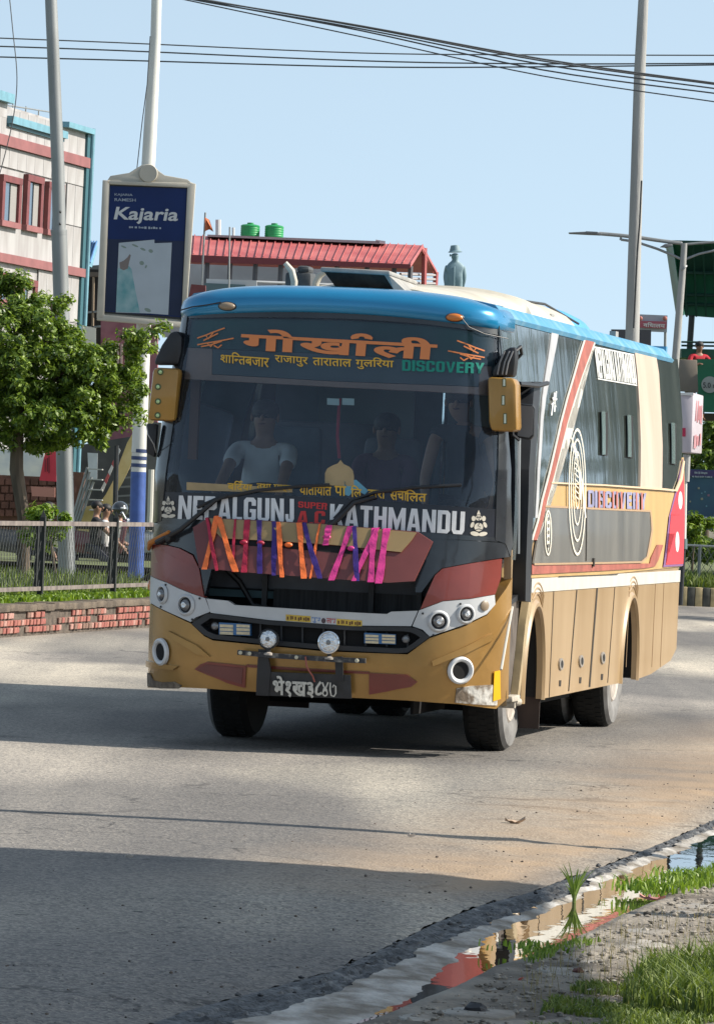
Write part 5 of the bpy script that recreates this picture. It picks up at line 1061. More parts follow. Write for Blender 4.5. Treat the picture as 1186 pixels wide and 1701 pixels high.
# pavement beyond the puddle
PAV = mat('dirty_pavement', (.115, .096, .075), .9, 0, col2=(.29, .255, .21), vscale=2.2, thr=(.36, .66), bump=.9, bscale=30, detail=9)
Yg, Og = np.meshgrid(np.concatenate([np.arange(11, 34, .05), np.arange(34, 120, 4.0)]), np.concatenate([np.arange(0, 1.6, .05), np.array([1.7, 2, 2.5, 3.2, 4.5, 7, 12, 20, 34])]), indexing='ij')
Xg = pur(Yg)+Og+np.where(Og < .01, fbm(Yg, Og, 5, 5, 1.)*.08, 0)
Zg = ZW-.03+np.clip(Og/.045, 0, 1)*(ZP-ZW+.03)+np.where(Yg < 34, fbm(Xg, Yg, 4.5, 5, 30.)*.018*np.clip(Og*3, .1, 1), 0)+np.clip((Og-1.7)*.02, 0, .1)
def pavz(x, y): return ZP
pv = link('pavement', gridmesh(Xg, Yg, Zg), PAV, None, True, angle=80); tag(pv, kind='structure')
Z_of = lambda x, y: ZP
# flat broken kerb stones along the water, each its own piece
SLB = mat('worn_kerb_stone', (.17, .15, .125), .85, 0, col2=(.36, .335, .30), vscale=4, bump=.5, bscale=25)
rg = random.Random(4)
y = 15.6; k = 0
while y < 30:
    L_ = rg.uniform(.15, .42); x = float(pur(y))+rg.uniform(.10, .22); w = rg.uniform(.06, .17); a = .19+rg.uniform(-.25, .25); h = rg.uniform(.012, .028)
    if rg.random() < .62:
        n = rg.randint(6, 8); top = []; bot = []
        for i in range(n):
            t = 2*math.pi*i/n+rg.uniform(-.2, .2); px_ = w*math.cos(t)*rg.uniform(.8, 1.1); py_ = L_/2*math.sin(t)*rg.uniform(.85, 1.1)
            xx = x+px_*math.cos(-a)-py_*math.sin(-a)+w; yy_ = y+px_*math.sin(-a)+py_*math.cos(-a)
            top.append((xx, yy_, ZP+h-.02+rg.uniform(-.006, .006))); bot.append((xx, yy_, ZP-.06))
        m = MB(); m.add(bot+top, [tuple(range(n-1, -1, -1)), tuple(range(n, 2*n))]+[(i, (i+1) % n, n+(i+1) % n, n+i) for i in range(n)])
        m.build('kerb_stone', SLB, pv, bevel=.008)
    y += L_*rg.uniform(.8, 1.3)
# wide ground beyond everything
gm = MB(); gm.add([(-900, -60, -.16), (900, -60, -.16), (900, 4500, -.16), (-900, 4500, -.16)], [(0, 1, 2, 3)])
tag(gm.build('ground', mat('far_ground', (.10, .095, .06), .95, 0, col2=(.17, .15, .11), vscale=.08), None, smooth=False), kind='structure')
# stones, gravel
def pebbles(name, pts, sizes, m, parent=None, seed=1):
    r = random.Random(seed); mb = MB()
    for (x, y, z), s_ in zip(pts, sizes):
        base = [(0, 0, 1), (.9, 0, .2), (.25, .85, .3), (-.75, .5, .2), (-.7, -.55, .3), (.3, -.85, .2)]
        v = [(x+a*s_*r.uniform(.7, 1.3), y+b*s_*r.uniform(.7, 1.3), z+c*s_*r.uniform(.4, .9)) for a, b, c in base]
        v += [(x+a*s_*.7, y+b*s_*.7, z-s_*.3) for a, b, c in base[1:]]
        mb.add(v, [(0, i, i % 5+1) for i in range(1, 6)]+[(i, i+5, (i % 5)+6, i % 5+1) for i in range(1, 6)])
    return mb.build(name, m, parent, fix=True, smooth=False)
r = random.Random(11); pts = []; sz = []
for _ in range(5200):
    y = r.uniform(15, 30); o = abs(r.gauss(0, .75)); x = float(pur(y))+.12+o; pts.append((x, y, ZP+r.uniform(-.01, .012))); sz.append(r.choice((.005, .007, .009, .012, .018)))
tag(pebbles('gravel', pts, sz, mat('gravel_stone', (.10, .085, .07), .85, 0, col2=(.32, .29, .25), vscale=9, thr=(.3, .7))), kind='stuff')
pts = []; sz = []
for _ in range(750):
    y = r.uniform(16, 40); x = float(lip(y))-abs(r.gauss(0, 1.6))-.05; pts.append((x, y, float(RZ(x-float(lip(y)), y))-.004)); sz.append(r.choice((.003, .004, .005, .006, .009)))
tag(pebbles('road_grit', pts, sz, mat('dark_grit', (.04, .035, .033), .9, 0, col2=(.13, .10, .08), vscale=9), seed=5), kind='stuff')
pts = []; sz = []
for _ in range(130):
    y = r.uniform(15, 31); u = r.random(); a_, b_ = float(lip(y)), float(sbo(y)); pts.append((a_+(b_-a_)*u, y, ZL-.012+(ZG-ZL)*u)); sz.append(r.choice((.005, .007, .010, .015)))
tag(pebbles('tar_chunks', pts, sz, mat('tar_chunk', (.02, .021, .023), .55, 0, col2=(.15, .15, .15), vscale=12, thr=(.45, .7)), seed=8), kind='stuff')
def stone(px, py, s_, m, lab, z=ZP, fl=.6, seed=1):
    p = G(px, py, z); t = thing('stone', lab, 'stone', (p.x, p.y, z-.005)); rr = random.Random(seed); mb = MB(); mb.ell((p.x, p.y, z+s_*fl*.5), (s_, s_*.8, s_*fl), 10, 7)
    mb.v = [tuple(Vector(v)+Vector((rr.uniform(-1, 1), rr.uniform(-1, 1), rr.uniform(-1, 1)))*s_*.13) for v in mb.v]; mb.build('stone_body', m, t, smooth=True, angle=25)
stone(790, 1682, .045, mat('charcoal_stone', (.02, .02, .024), .6, var=.3, vscale=20), 'dark charcoal stone on the gravel at the bottom edge of the picture', fl=.5, seed=2)
stone(867, 1630, .016, mat('red_chip', (.30, .06, .04), .7), 'small red brick chip on the gravel beside the grass', seed=3)
stone(960, 1616, .022, mat('brown_stone', (.12, .05, .04), .8), 'small reddish brown stone lying left of the tall grass', seed=4)
stone(1074, 1521, .02, mat('dark_stone', (.04, .035, .03), .8), 'small dark stone on the pavement behind the tall grass', seed=5)
stone(690, 1532-0, .001, mat('dark_stone', (.04, .035, .03), .8), 'tiny dark chip on the road edge', z=0, seed=6) if False else None
# dry leaf and litter on the road
LEAF = mat('dry_leaf', (.45, .33, .24), .8)
for (px, py, s_, mm, lab, nm, ct) in ((855, 1365, .055, LEAF, 'dry pale brown leaf curled on the sunlit road', 'dry_leaf', 'leaf'), (683, 1387, .02, mat('pale_litter', (.55, .5, .45), .8), 'tiny pale scrap of litter on the sunlit road', 'litter_scrap', 'litter'),
                              (1083, 1492, .06, mat('pink_litter', (.42, .20, .17), .7), 'crumpled pink rag on the pavement edge by the puddle', 'pink_rag', 'rag'), (1112, 1477, .03, mat('white_litter', (.6, .6, .62), .6), 'small white plastic scrap among the weeds by the puddle', 'litter_scrap', 'litter'),
                              (215, 1421, .02, mat('pale_litter', (1, 1, 1)), 'tiny pale scrap of litter at the edge of the shadow on the road', 'litter_scrap', 'litter')):
    q0 = G(px, py, -.03); z0 = float(RZ(q0.x-float(lip(q0.y)), q0.y)) if py < 1440 else ZP; p = G(px, py, z0+.01); t = thing(nm, lab, ct, (p.x, p.y, z0)); mb = MB(); n = 7; rr = random.Random(px)
    for i in range(n):
        u = i/(n-1); w = s_*.45*math.sin(math.pi*(.08+.84*u)); x = p.x-s_+2*s_*u; h = z0+.006+s_*.35*(2*u-1)**2*(.6+rr.random()*.6)
        mb.v += [(x, p.y-w, h+.012*rr.random()), (x, p.y, h-.004), (x, p.y+w, h+.014*rr.random())]
    mb.f = [(3*i+j, 3*i+j+1, 3*i+j+4, 3*i+j+3) for i in range(n-1) for j in range(2)]; mb.mi = [0]*len(mb.f)
    mb.add([(v[0], v[1], v[2]-.003) for v in mb.v[:3*n]], [tuple(reversed(f)) for f in mb.f]); mb.build('leaf_blade' if nm == 'dry_leaf' else 'scrap_sheet', mm, t, fix=False)

# ------------------------------------------------------------------ grass and leaves
def blades(pts, hts, wid, m, name, parent=None, lean=.5, seed=1, origin=None):
    rg_ = np.random.default_rng(seed); n = len(pts); P0 = np.array(pts, float); h = np.array(hts)[:, None]
    a = rg_.uniform(0, 2*np.pi, n); b = rg_.uniform(0, 2*np.pi, n); ln = rg_.uniform(.1, 1, n)[:, None]*lean*h
    D = np.stack([np.cos(a), np.sin(a), np.zeros(n)], 1)*ln; W = np.stack([np.cos(b), np.sin(b), np.zeros(n)], 1)*(np.array(wid)*rg_.uniform(.6, 1.3, n))[:, None]; Z = np.array([[0, 0, 1.]])
    V = np.stack([P0-W, P0+W, P0+D*.25+Z*h*.55-W*.8, P0+D*.25+Z*h*.55+W*.8, P0+D*1.0+Z*h*(1-.25*lean)], 1).reshape(-1, 3)
    k = np.arange(n)*5; T = np.concatenate([np.stack([k, k+1, k+3], 1), np.stack([k, k+3, k+2], 1), np.stack([k+2, k+3, k+4], 1)])
    return link(name, fastmesh(V, T), m, parent, smooth=False, origin=origin)
GR1 = leafmat('grass_blades', (.045, .085, .015), (.20, .25, .055), .6)
GR2 = leafmat('weed_leaves', (.07, .14, .012), (.24, .34, .04), .5)
GRD = leafmat('dry_grass', (.16, .13, .07), (.30, .25, .13), .7)
def inpoly(x, y, poly):
    c = False; j = len(poly)-1
    for i in range(len(poly)):
        if (poly[i][1] > y) != (poly[j][1] > y) and x < (poly[j][0]-poly[i][0])*(y-poly[i][1])/(poly[j][1]-poly[i][1])+poly[i][0]: c = not c
        j = i
    return c
def scatter(poly_px, n, z=ZP, seed=1):
    poly = [(G(x, y, z).x, G(x, y, z).y) for x, y in poly_px]; r = random.Random(seed); xs = [p[0] for p in poly]; ys_ = [p[1] for p in poly]; out_ = []
    while len(out_) < n:
        x = r.uniform(min(xs), max(xs)); y = r.uniform(min(ys_), max(ys_))
        if inpoly(x, y, poly): out_.append((x, y, z))
    return out_
r = random.Random(3)
p1 = scatter([(850, 1760), (905, 1672), (960, 1640), (1040, 1625), (1250, 1600), (1330, 1760)], 18000, seed=1)
p1 = [p for p in p1 if noise.noise((p[0]*2.2, p[1]*2.2, 0)) > -.12]
o = blades(p1, [r.uniform(.018, .05) for _ in p1], .0035, GR1, 'lawn_grass', lean=.9, seed=2); tag(o, kind='stuff', label='short green grass at the bottom right corner', cat='grass')
p2 = scatter([(1035, 1668), (1060, 1632), (1120, 1618), (1250, 1608), (1300, 1668), (1250, 1700), (1080, 1692)], 3600, seed=5)
p2 = [p for p in p2 if noise.noise((p[0]*4, p[1]*4, 5)) > -.2]
o = blades(p2, [r.uniform(.07, .20)*(.6+.5*min(1, max(0, (p[0]-.85)*2))) for p in p2], .0045, GR1, 'tall_grass', lean=.75, seed=3); tag(o, kind='stuff', label='clump of tall green grass at the bottom right', cat='grass')
p3 = scatter([(1060, 1490), (1130, 1460), (1186, 1440), (1230, 1440), (1230, 1472), (1110, 1482)], 1500, seed=6)
o = blades(p3, [r.uniform(.02, .06) for _ in p3], .003, GR2, 'edge_weeds', lean=.8, seed=4); tag(o, kind='stuff', label='low weeds along the far bank of the puddle', cat='weeds')
p4 = scatter([(860, 1590), (900, 1578), (960, 1562), (1000, 1566), (960, 1580), (880, 1602)], 260, seed=7)
o = blades(p4, [r.uniform(.02, .05) for _ in p4], .0035, GR2, 'edge_weeds', lean=.9, seed=5); tag(o, kind='stuff', label='sparse weeds on the near bank under the spiky plant', cat='weeds')
p5 = scatter([(830, 1690), (900, 1600), (1000, 1560), (1186, 1520), (1186, 1660), (1000, 1680)], 420, seed=8)
o = blades(p5, [r.uniform(.04, .15) for _ in p5], .0011, GRD, 'dry_stalks', lean=.5, seed=6); tag(o, kind='stuff', label='thin dry grass stalks on the pavement', cat='grass')
# spiky young plant in the water
pp = G(953, 1500, ZW); t = thing('spiky_plant', 'small spiky green plant standing in the puddle, mirrored in the water', 'plant', pp)
for i in range(34):
    a = RNG.uniform(0, 2*math.pi); h = RNG.uniform(.09, .21); ln = RNG.uniform(.15, .55)*h; mb = MB(); n = 5
    for k in range(n+1):
        u = k/n; c = Vector((pp.x+math.cos(a)*ln*u**1.6, pp.y+math.sin(a)*ln*u**1.6, ZW+h*u-.35*ln*u*u)); w = .0055*(1-u)**.7+.0004; s_ = Vector((-math.sin(a), math.cos(a), 0)) if i % 2 else Vector((1, 0, 0)); mb.v += [tuple(c-s_*w), tuple(c+s_*w)]
    mb.f = [(2*k, 2*k+1, 2*k+3, 2*k+2) for k in range(n)]; mb.mi = [0]*n; mb.build('leaf', GR2, t, fix=False)
MB().tube([(pp.x, pp.y, ZW-.02), (pp.x, pp.y, ZW+.06)], .009, 8).build('stem', GR1, t)
for (px, py, hh, n_, lab, z_) in ((1085, 1480, .10, 260, 'leafy weed tuft leaning over the far end of the puddle', ZP), (880, 1578, .05, 90, 'small round-leaved weed at the near bank of the puddle', ZP), (1140, 1462, .09, 200, 'second leafy weed tuft beyond the first along the pavement edge', ZP)):
    q = G(px, py, z_); t = thing('weed_tuft', lab, 'weed', q); pts = [(q.x+RNG.normal(0, .09), q.y+RNG.normal(0, .12), z_) for _ in range(n_)]
    blades(pts, list(RNG.uniform(hh*.4, hh, n_)),   .006, GR2, 'leaves', t, lean=.9, seed=px)
# ------------------------------------------------------------------ TREES
LF1 = leafmat('tree_leaves', (.028, .072, .010), (.24, .335, .045), .42)
LF2 = leafmat('far_tree_leaves', (.04, .09, .012), (.15, .22, .04), .5)
BARK = mat('bark', (.10, .075, .055), .9, var=.3, vscale=8, stretch=(1, 1, .2), bump=.5)
def leafcloud(lumps, n, size, m, name, parent, seed=1, shell=.5):
    rg_ = np.random.default_rng(seed); vol = np.array([l[3]*l[4]*l[5] for l in lumps]); k2 = max(12, n//85)
    pick = rg_.choice(len(lumps), k2, p=vol**.72/np.sum(vol**.72)); L = np.array(lumps)[pick]
    d = rg_.normal(size=(k2, 3)); d /= np.linalg.norm(d, axis=1, keepdims=True); rr = (shell+(1-shell)*rg_.random((k2, 1))**.6)*rg_.uniform(.8, 1.18, (k2, 1))
    C0 = L[:, :3]+d*L[:, 3:]*rr; rad = (size*.5+.024)*rg_.uniform(1.6, 3.4, (k2, 1)); per = rg_.integers(50, 120, k2)
    C = np.repeat(C0, per, 0); k = len(C); q = rg_.normal(size=(k, 3)); q /= np.linalg.norm(q, axis=1, keepdims=True); sp = rg_.random((k, 1))**.45
    out_ = np.repeat(d, per, 0)*.4+q*.8; C = C+q*np.repeat(rad, per, 0)*sp*np.array([[1, 1, .8]])
    nrm = out_*.6+rg_.normal(0, .45, (k, 3))+np.array([[0, 0, .6]]); nrm /= np.linalg.norm(nrm, axis=1, keepdims=True)
    ax = np.cross(nrm, rg_.normal(size=(k, 3))); ax /= np.linalg.norm(ax, axis=1, keepdims=True); bx = np.cross(nrm, ax); s_ = (size*rg_.uniform(.55, 1.25, (k, 1)))
    V = np.stack([C-ax*s_, C-bx*s_*.40+nrm*s_*.12, C+ax*s_, C+bx*s_*.40+nrm*s_*.12], 1).reshape(-1, 3); q = np.arange(k)*4
    return link(name, fastmesh(V, np.stack([q, q+1, q+2, q+3], 1)), m, parent, smooth=False)
def tree(lab, base, lumps, n, size, m, trunk, seed=1, group=None, limbs=9, nm='tree', cat='tree'):
    t = thing(nm, lab, cat, base, group=group); r_ = random.Random(seed); mb = MB()
    mb.tube([p for p, q_ in trunk], [q_ for p, q_ in trunk], 10); tr = mb.build('trunk', BARK, t); top = Vector(trunk[-1][0]); lo_ = Vector(trunk[-2][0])
    for i in range(limbs):
        l = lumps[i % len(lumps)]; e = Vector(l[:3])+Vector((r_.uniform(-.4, .4)*l[3], r_.uniform(-.4, .4)*l[4], r_.uniform(-.2, .5)*l[5])); s_ = lo_.lerp(top, r_.random())
        m_ = s_.lerp(e, .5)+Vector((r_.uniform(-.15, .15), r_.uniform(-.15, .15), .12)); rad = trunk[-1][1]*.6; MB().tube([s_, m_, e], [rad, rad*.6, rad*.25], 6).build('limb', BARK, tr)
    leafcloud(lumps, n, size, m, 'crown', t, seed); return t
def LP(px, py, d, rx, ry, rz): p = P(px, py, d); return (p.x, p.y, p.z, rx, ry, rz)
D1 = 66
b = P(42, 935, D1); b.z = .35
lum = [LP(30, 560, D1, .75, .8, .55), LP(-30, 620, D1, .7, .8, .8), LP(70, 620, D1, .75, .8, .6), LP(120, 640, D1, .65, .7, .55), LP(170, 620, D1, .5, .5, .40), LP(20, 690, D1, .8, .8, .45), LP(90, 690, D1, .7, .8, .45), LP(150, 690, D1, .55, .6, .42),
       LP(205, 665, D1, .25, .4, .35), LP(80, 520, D1, .35, .4, .28), LP(20, 490, D1, .22, .3, .3), LP(5, 455, D1, .12, .2, .22), LP(-20, 520, D1, .5, .6, .35), LP(105, 500, D1, .12, .2, .12), LP(215, 600, D1, .35, .4, .25), LP(245, 560, D1, .28, .4, .14), LP(265, 548, D1, .12, .3, .08), LP(180, 740, D1, .16, .3, .14), LP(230, 640, D1, .10, .3, .30)]
tree('broad dark green leafy tree overhanging the wire fence at the left', (b.x, b.y, b.z), lum, 60000, .040, LF1,
     [((b.x, b.y, .2), .085), (P(40, 860, D1), .075), (P(28, 780, D1), .085), (P(30, 700, D1), .07), (P(50, 630, D1), .05)], seed=3, limbs=14)
b = P(100, 935, D1-.6)
tree('young yellow-green shrub standing behind the wire fence', (b.x, b.y, .35), [LP(75, 850, D1-.6, .22, .25, .16), LP(60, 880, D1-.6, .15, .2, .15), LP(100, 865, D1-.6, .13, .2, .12), LP(90, 905, D1-.6, .16, .2, .25)], 1700, .045, GR2,
     [((b.x, b.y, .3), .02), (P(85, 900, D1-.6), .018), (P(80, 860, D1-.6), .01)], seed=5, limbs=4, nm='shrub', cat='shrub')

# ------------------------------------------------------------------ LEFT KERB WALL, FENCE, PLANTING
A_ = G(0, 1060); B_ = G(245, 1043); ld = (B_-A_).normalized(); ln_ = Vector((ld.y, -ld.x, 0))      # ln_ points to the road side
def L(s_, off=0.0, z=0.0): return Vector((A_.x, A_.y, z))+ld*s_-ln_*off
S0, S1 = -6.0, 16.0
wall = thing('brick_kerb_wall', 'low kerb wall of crumbling red bricks edging the road on the left', 'wall', L(0))
rz_ = math.atan2(ld.y, ld.x)
core = MB(); core.box(L((S0+S1)/2, .13, .13), (S1-S0, .20, .28), rz_); core.build('wall_core', mat('brick_mortar', (.05, .04, .032), .95, 0, col2=(.12, .095, .075), vscale=9, bump=.8), wall)
cop = MB(); xs_ = np.linspace(S0, S1, 60); 
for i in range(59): cop.box(L((xs_[i]+xs_[i+1])/2, .13, .305+random.uniform(-.008, .008)), (xs_[1]-xs_[0]+.01, .28, .075), rz_)
cop.build('coping', mat('weathered_coping', (.07, .055, .042), .95, 0, col2=(.14, .11, .08), vscale=5, bump=.8), wall, bevel=.01)
BRK = [mat('brick_%s' % n, c, .85, 0, var=.22, vscale=20, bump=.4) for n, c in (('red', (.24, .078, .062)), ('orange_red', (.27, .10, .075)), ('pale_pink', (.31, .17, .14)), ('dull', (.17, .10, .075)))]
bme = []
for k in range(4):
    mb = MB(); mb.box((0, 0, 0), (.118, .05, .062)); bm = bmesh.new(); mm = mb.mesh(); bm.from_mesh(mm); bmesh.ops.recalc_face_normals(bm, faces=bm.faces); bmesh.ops.bevel(bm, geom=bm.edges[:], offset=.006, segments=1, affect='EDGES')
    bm.to_mesh(mm); bm.free(); mm.name = 'brick'; mm.materials.append(BRK[k]); bme.append(mm)
r = random.Random(8); nb_ = 0
for c in range(3):
    s_ = -.6
    while s_ < 8.4:
        w = r.uniform(.95, 1.12); gap = noise.noise((s_*1.6, c*.9, 3)) < -.12
        if not gap and nb_ < 290:
            p = L(s_, .025+r.uniform(-.008, .012), .07+c*.078); o = bpy.data.objects.new('brick', bme[r.choices((0, 1, 2, 3), (4, 3, 2, 1.6))[0]]); COL.objects.link(o); o.parent = wall
            o.location = p-Vector(ORG[wall.name]); o.rotation_euler = (r.uniform(-.04, .04), r.uniform(-.03, .03), rz_+r.uniform(-.05, .05)); nb_ += 1
        s_ += .132*w
# soil and weeds strip, fence
zs_ = .34
soil = MB(); soil.add([L(S0, .22, zs_), L(S1, .22, zs_), L(S1, 30, zs_+.3), L(S0, 30, zs_+.3)], [(0, 1, 2, 3)]); tag(soil.build('planting_bed', mat('bed_soil', (.07, .07, .03), .95, 0, col2=(.10, .12, .04), vscale=1.5), None, smooth=False), kind='structure')
pts = []; r = random.Random(21)
for _ in range(5200): q = L(r.uniform(-1, 9.5), .24+abs(r.gauss(0, .28)), zs_); pts.append(tuple(q))
tag(blades(pts, [r.uniform(.03, .11) for _ in pts], .018, GR2, 'creeping_weeds', lean=1.0, seed=9), 'bright green creeping weeds along the top of the brick kerb wall', 'weeds', kind='stuff')
pts = []
for _ in range(9000): q = L(r.uniform(-1, 10), .7+r.random()*3.0, zs_); pts.append(tuple(q))
tag(blades(pts, [r.uniform(.08, .36) for _ in pts], .011, GR1, 'verge_grass', lean=.6, seed=10), 'tall green grass growing behind the wire fence', 'grass', kind='stuff')
pts = [tuple(L(r.uniform(-1, 10), 3.5+r.random()*9.0, zs_)) for _ in range(5000)]
tag(blades(pts, [r.uniform(.15, .5) for _ in pts], .02, GR1, 'verge_grass', lean=.6, seed=11), 'taller grass farther behind the wire fence', 'grass', kind='stuff')
fp0 = L(0, .45); FN = ln_.copy()
def fs(px, py): q = PL(px, py, fp0, FN); return (q-fp0).dot(ld), q.z
zt_ = fs(0, 869)[1]; zb_ = fs(0, 980)[1]; 
fence = thing('wire_fence', 'black iron fence with diamond wire mesh along the left kerb', 'fence', L(0, .45, zs_))
FB = mat('fence_black_iron', (.012, .014, .013), .6, var=.3, vscale=10); FRL = mat('fence_rusty_rail', (.11, .09, .085), .8, 0, col2=(.20, .17, .15), vscale=8)
posts = [fs(70, 920)[0], fs(191, 920)[0]]; stp = posts[1]-posts[0]; allp = [posts[0]-stp, posts[0], posts[1], posts[1]+stp, posts[1]+2*stp]
for s_ in allp:
    mb = MB(); c = L(s_, .45, 0); mb.box((c.x, c.y, (zt_+.07+zs_-.1)/2), (.06, .06, zt_+.07-zs_+.1), rz_); mb.add([c+Vector((a*.03, b_*.03, zt_+.07)) for a, b_ in ((-1, -1), (1, -1), (1, 1), (-1, 1))]+[c+Vector((0, 0, zt_+.16))], [(0, 1, 4), (1, 2, 4), (2, 3, 4), (3, 0, 4)])
    mb.build('fence_post', FB, fence)
MW = mat('galvanised_wire', (.16, .16, .15), .5, .4)
for i, s_ in enumerate(allp[:-1]):
    a0, a1 = s_+.16, s_+stp-.30
    p = fence
    for z, h in ((zt_, .05), (zb_, .045)):
        mb = MB(); mb.box(L((s_+s_+stp)/2, .45, z), (stp-.08, .035, h), rz_); mb.build('fence_rail', FRL, p)
    for a in (s_+stp-.22,):
        mb = MB(); mb.box(L(a, .45, (zt_+zb_)/2), (.05, .03, zt_-zb_+.06), rz_); mb.build('panel_upright', FB, p)
    V = []; F = []; hgt = zt_-zb_; st = .12; w = .0022
    k = int((stp+hgt*.6)/st)
    for sg in (1, -1):
        for j in range(-int(hgt*.6/st)-1, k+1):
            x0 = j*st; x1 = x0+hgt*.55
            u0, u1 = (x0, x1); z0, z1 = (zb_, zt_) if sg > 0 else (zt_, zb_)
            def clipu(u): return max(.05, min(stp-.05, u))
            if u1 < .05 or u0 > stp-.05: continue
            c0, c1 = clipu(u0), clipu(u1); zz0 = z0+(z1-z0)*(c0-u0)/(u1-u0); zz1 = z0+(z1-z0)*(c1-u0)/(u1-u0)
            a = L(s_+c0, .45, zz0); b2 = L(s_+c1, .45, zz1); dz = Vector((0, 0, w)); q = ln_*w; n = len(V); V += [a-dz-q, b2-dz-q, b2+dz-q, a+dz-q, a-dz+q, b2-dz+q, b2+dz+q, a+dz+q]
            F += [(n, n+1, n+2, n+3), (n+7, n+6, n+5, n+4), (n+3, n+2, n+6, n+7), (n+1, n, n+4, n+5)]
    mb = MB(); mb.add(V, F); o = mb.build('wire_mesh', MW, p, smooth=False, fix=False); o['kind'] = 'stuff'

# ------------------------------------------------------------------ POLES, HOARDING
STEEL = mat('galvanised_pole', (.24, .25, .25), .5, .3, var=.12, vscale=5, stretch=(1, 1, .2)); PWH = mat('white_pole_paint', (.60, .60, .56), .5, 0, var=.08, vscale=4, stretch=(1, 1, .2))
CON = mat('concrete_pole', (.30, .30, .29), .8, 0, var=.12, vscale=6, stretch=(1, 1, .15), bump=.3)
def pole(name, lab, pts, d, rad, m, cat='pole', n=16):
    q = [P(x, y, d) for x, y in pts]; t = thing(name, lab, cat, (q[-1].x, q[-1].y, .3)); MB().tube(q, [r_*d/FPX for r_ in rad], n).build('pole_shaft', m, t); return t
t = pole('steel_pole', 'leaning grey tubular steel pole rising through the tree', [(83, -60), (88, 60), (97, 280), (99, 384)], 72, [10, 10.2, 10.8, 11], STEEL)
q = [P(x, y, 72) for x, y in ((99, 382), (104, 560), (107, 720), (112, 960))]; MB().tube(q, [z*72/FPX for z in (13, 13.2, 14, 14.5)], 16).build('pole_base_section', STEEL, t)
for x, y, rr in ((98.5, 384, 14), (98.8, 388, 13.6)): MB().tube([P(x, y-2, 72), P(x, y+2, 72)], rr*72/FPX, 16).build('pole_collar', STEEL, t)
for x, y in ((101, 352), (100.5, 372)): MB().ell(P(x, y, 71.85), (.015, .02, .02), 8, 6).build('bolt', BLKM, t)
dB = 88.0
t = thing('hoarding_pole', 'tall white pole with a blue painted foot and blue rings carrying the advertising panel', 'pole', (P(228, 950, dB).x, dB, .3))
q = [P(x, y, dB) for x, y in ((262, -60), (259, 60), (251, 200), (246, 290))]; MB().tube(q, [z*dB/FPX for z in (8.4, 8.6, 11, 11.5)], 16).build('upper_shaft', PWH, t)
q = [P(x, y, dB) for x, y in ((246, 290), (240, 520), (232, 740), (231, 752))]; MB().tube(q, [z*dB/FPX for z in (11, 12, 12.5, 12.5)], 16).build('middle_shaft', PWH, t)
q = [P(x, y, dB) for x, y in ((230.5, 784), (226, 960))]; MB().tube(q, [z*dB/FPX for z in (12.8, 13)], 16).build('blue_foot', mat('blue_foot_paint', (.045, .095, .30), .5, var=.15, vscale=5), t)
q = [P(x, y, dB) for x, y in ((232, 752), (230.5, 784))]; MB().tube(q, 12.4*dB/FPX, 16).build('banded_section', PWH, t)
for y in (749, 761, 773): MB().tube([P(232.3-(y-749)*.05, y-3, dB), P(232-(y-749)*.05, y+3, dB)], 12.9*dB/FPX, 16).build('blue_ring', mat('navy_ring_paint', (.03, .05, .13), .5), t)
MB().tube([P(x, y, dB-.2) for x, y in ((250, 60), (245, 140), (237, 200), (228, 280))], .008, 6).build('cable', BLKM, t)
# advertising panel
dH = dB-.35
def HP(x, y, o=0.0): return P(x, y, dH-o)
bl = thing('advert_hoarding', 'blue Kajaria advertising panel in a cream frame with a rounded crest', 'hoarding', HP(236, 540))
CRF = mat('cream_frame', (.42, .39, .33), .5, 0, var=.06, vscale=3)
MB().slab([HP(171, 300, -.0), HP(322, 303), HP(305, 543), HP(161, 530)], (0, .3, 0)).build('cabinet', CRF, bl, bevel=.03)
for pts in (((171, 299), (183, 299.5), (173.5, 529), (161, 529)), ((312, 303), (325.5, 305), (308, 545), (301, 541)), ((176, 300), (318, 304), (316, 312), (180, 306)), ((163, 522), (304, 534), (304, 544), (161, 532))):
    MB().slab([HP(x, y, .07) for x, y in pts], (0, .14, 0)).build('frame', CRF, bl, bevel=.012)
crest = [(178, 301), (184, 292), (215, 287), (226, 280), (236, 274), (246, 272.5), (256, 275), (264, 284), (274, 291), (312, 298), (320, 305)]
MB().slab([HP(x, y, .03) for x, y in crest], (0, .22, 0)).build('crest', CRF, bl, bevel=.01)
MB().lathe([(.0, .02), (.14, .02), (.15, 0), (.15, -.05)][::-1], HP(247, 288, .06), (0, -1, 0), 28).build('crest_disc', CRF, bl, fix=True)
MB().slab([HP(181, 307, .02), HP(314, 311.5, .02), HP(303, 531, .02), HP(171, 520, .02)], (0, .06, 0)).build('inner_rim', BLKM, bl)
BLP = mat('navy_poster', (.007, .020, .088), .4, 0, var=.12, vscale=1.2, spec=.2)
pst = MB().slab([HP(183, 309, .035), HP(311, 313.5, .035), HP(301, 527, .035), HP(174, 517, .035)], (0, .01, 0)).build('poster', BLP, bl)
MB().slab([HP(179, 397, .037), HP(307, 400.5, .037), HP(301, 525, .037), HP(175, 515.5, .037)], (0, .001, 0)).build('poster_lower_field', mat('slate_poster', (.018, .026, .058), .4, 0, var=.2, vscale=1, spec=.2), pst)
HFN = lambda x, y: HP(x, y, .044)
PW2 = mat('poster_white', (.48, .49, .50), .4); PGR = mat('poster_grey', (.34, .38, .42), .35, 0, var=.05, vscale=3)
text_world('Kajaria', [(194, 343.5), (299.5, 346), (294, 374), (188, 371)], HFN, 'poster_lettering', PW2, pst, off=.022)
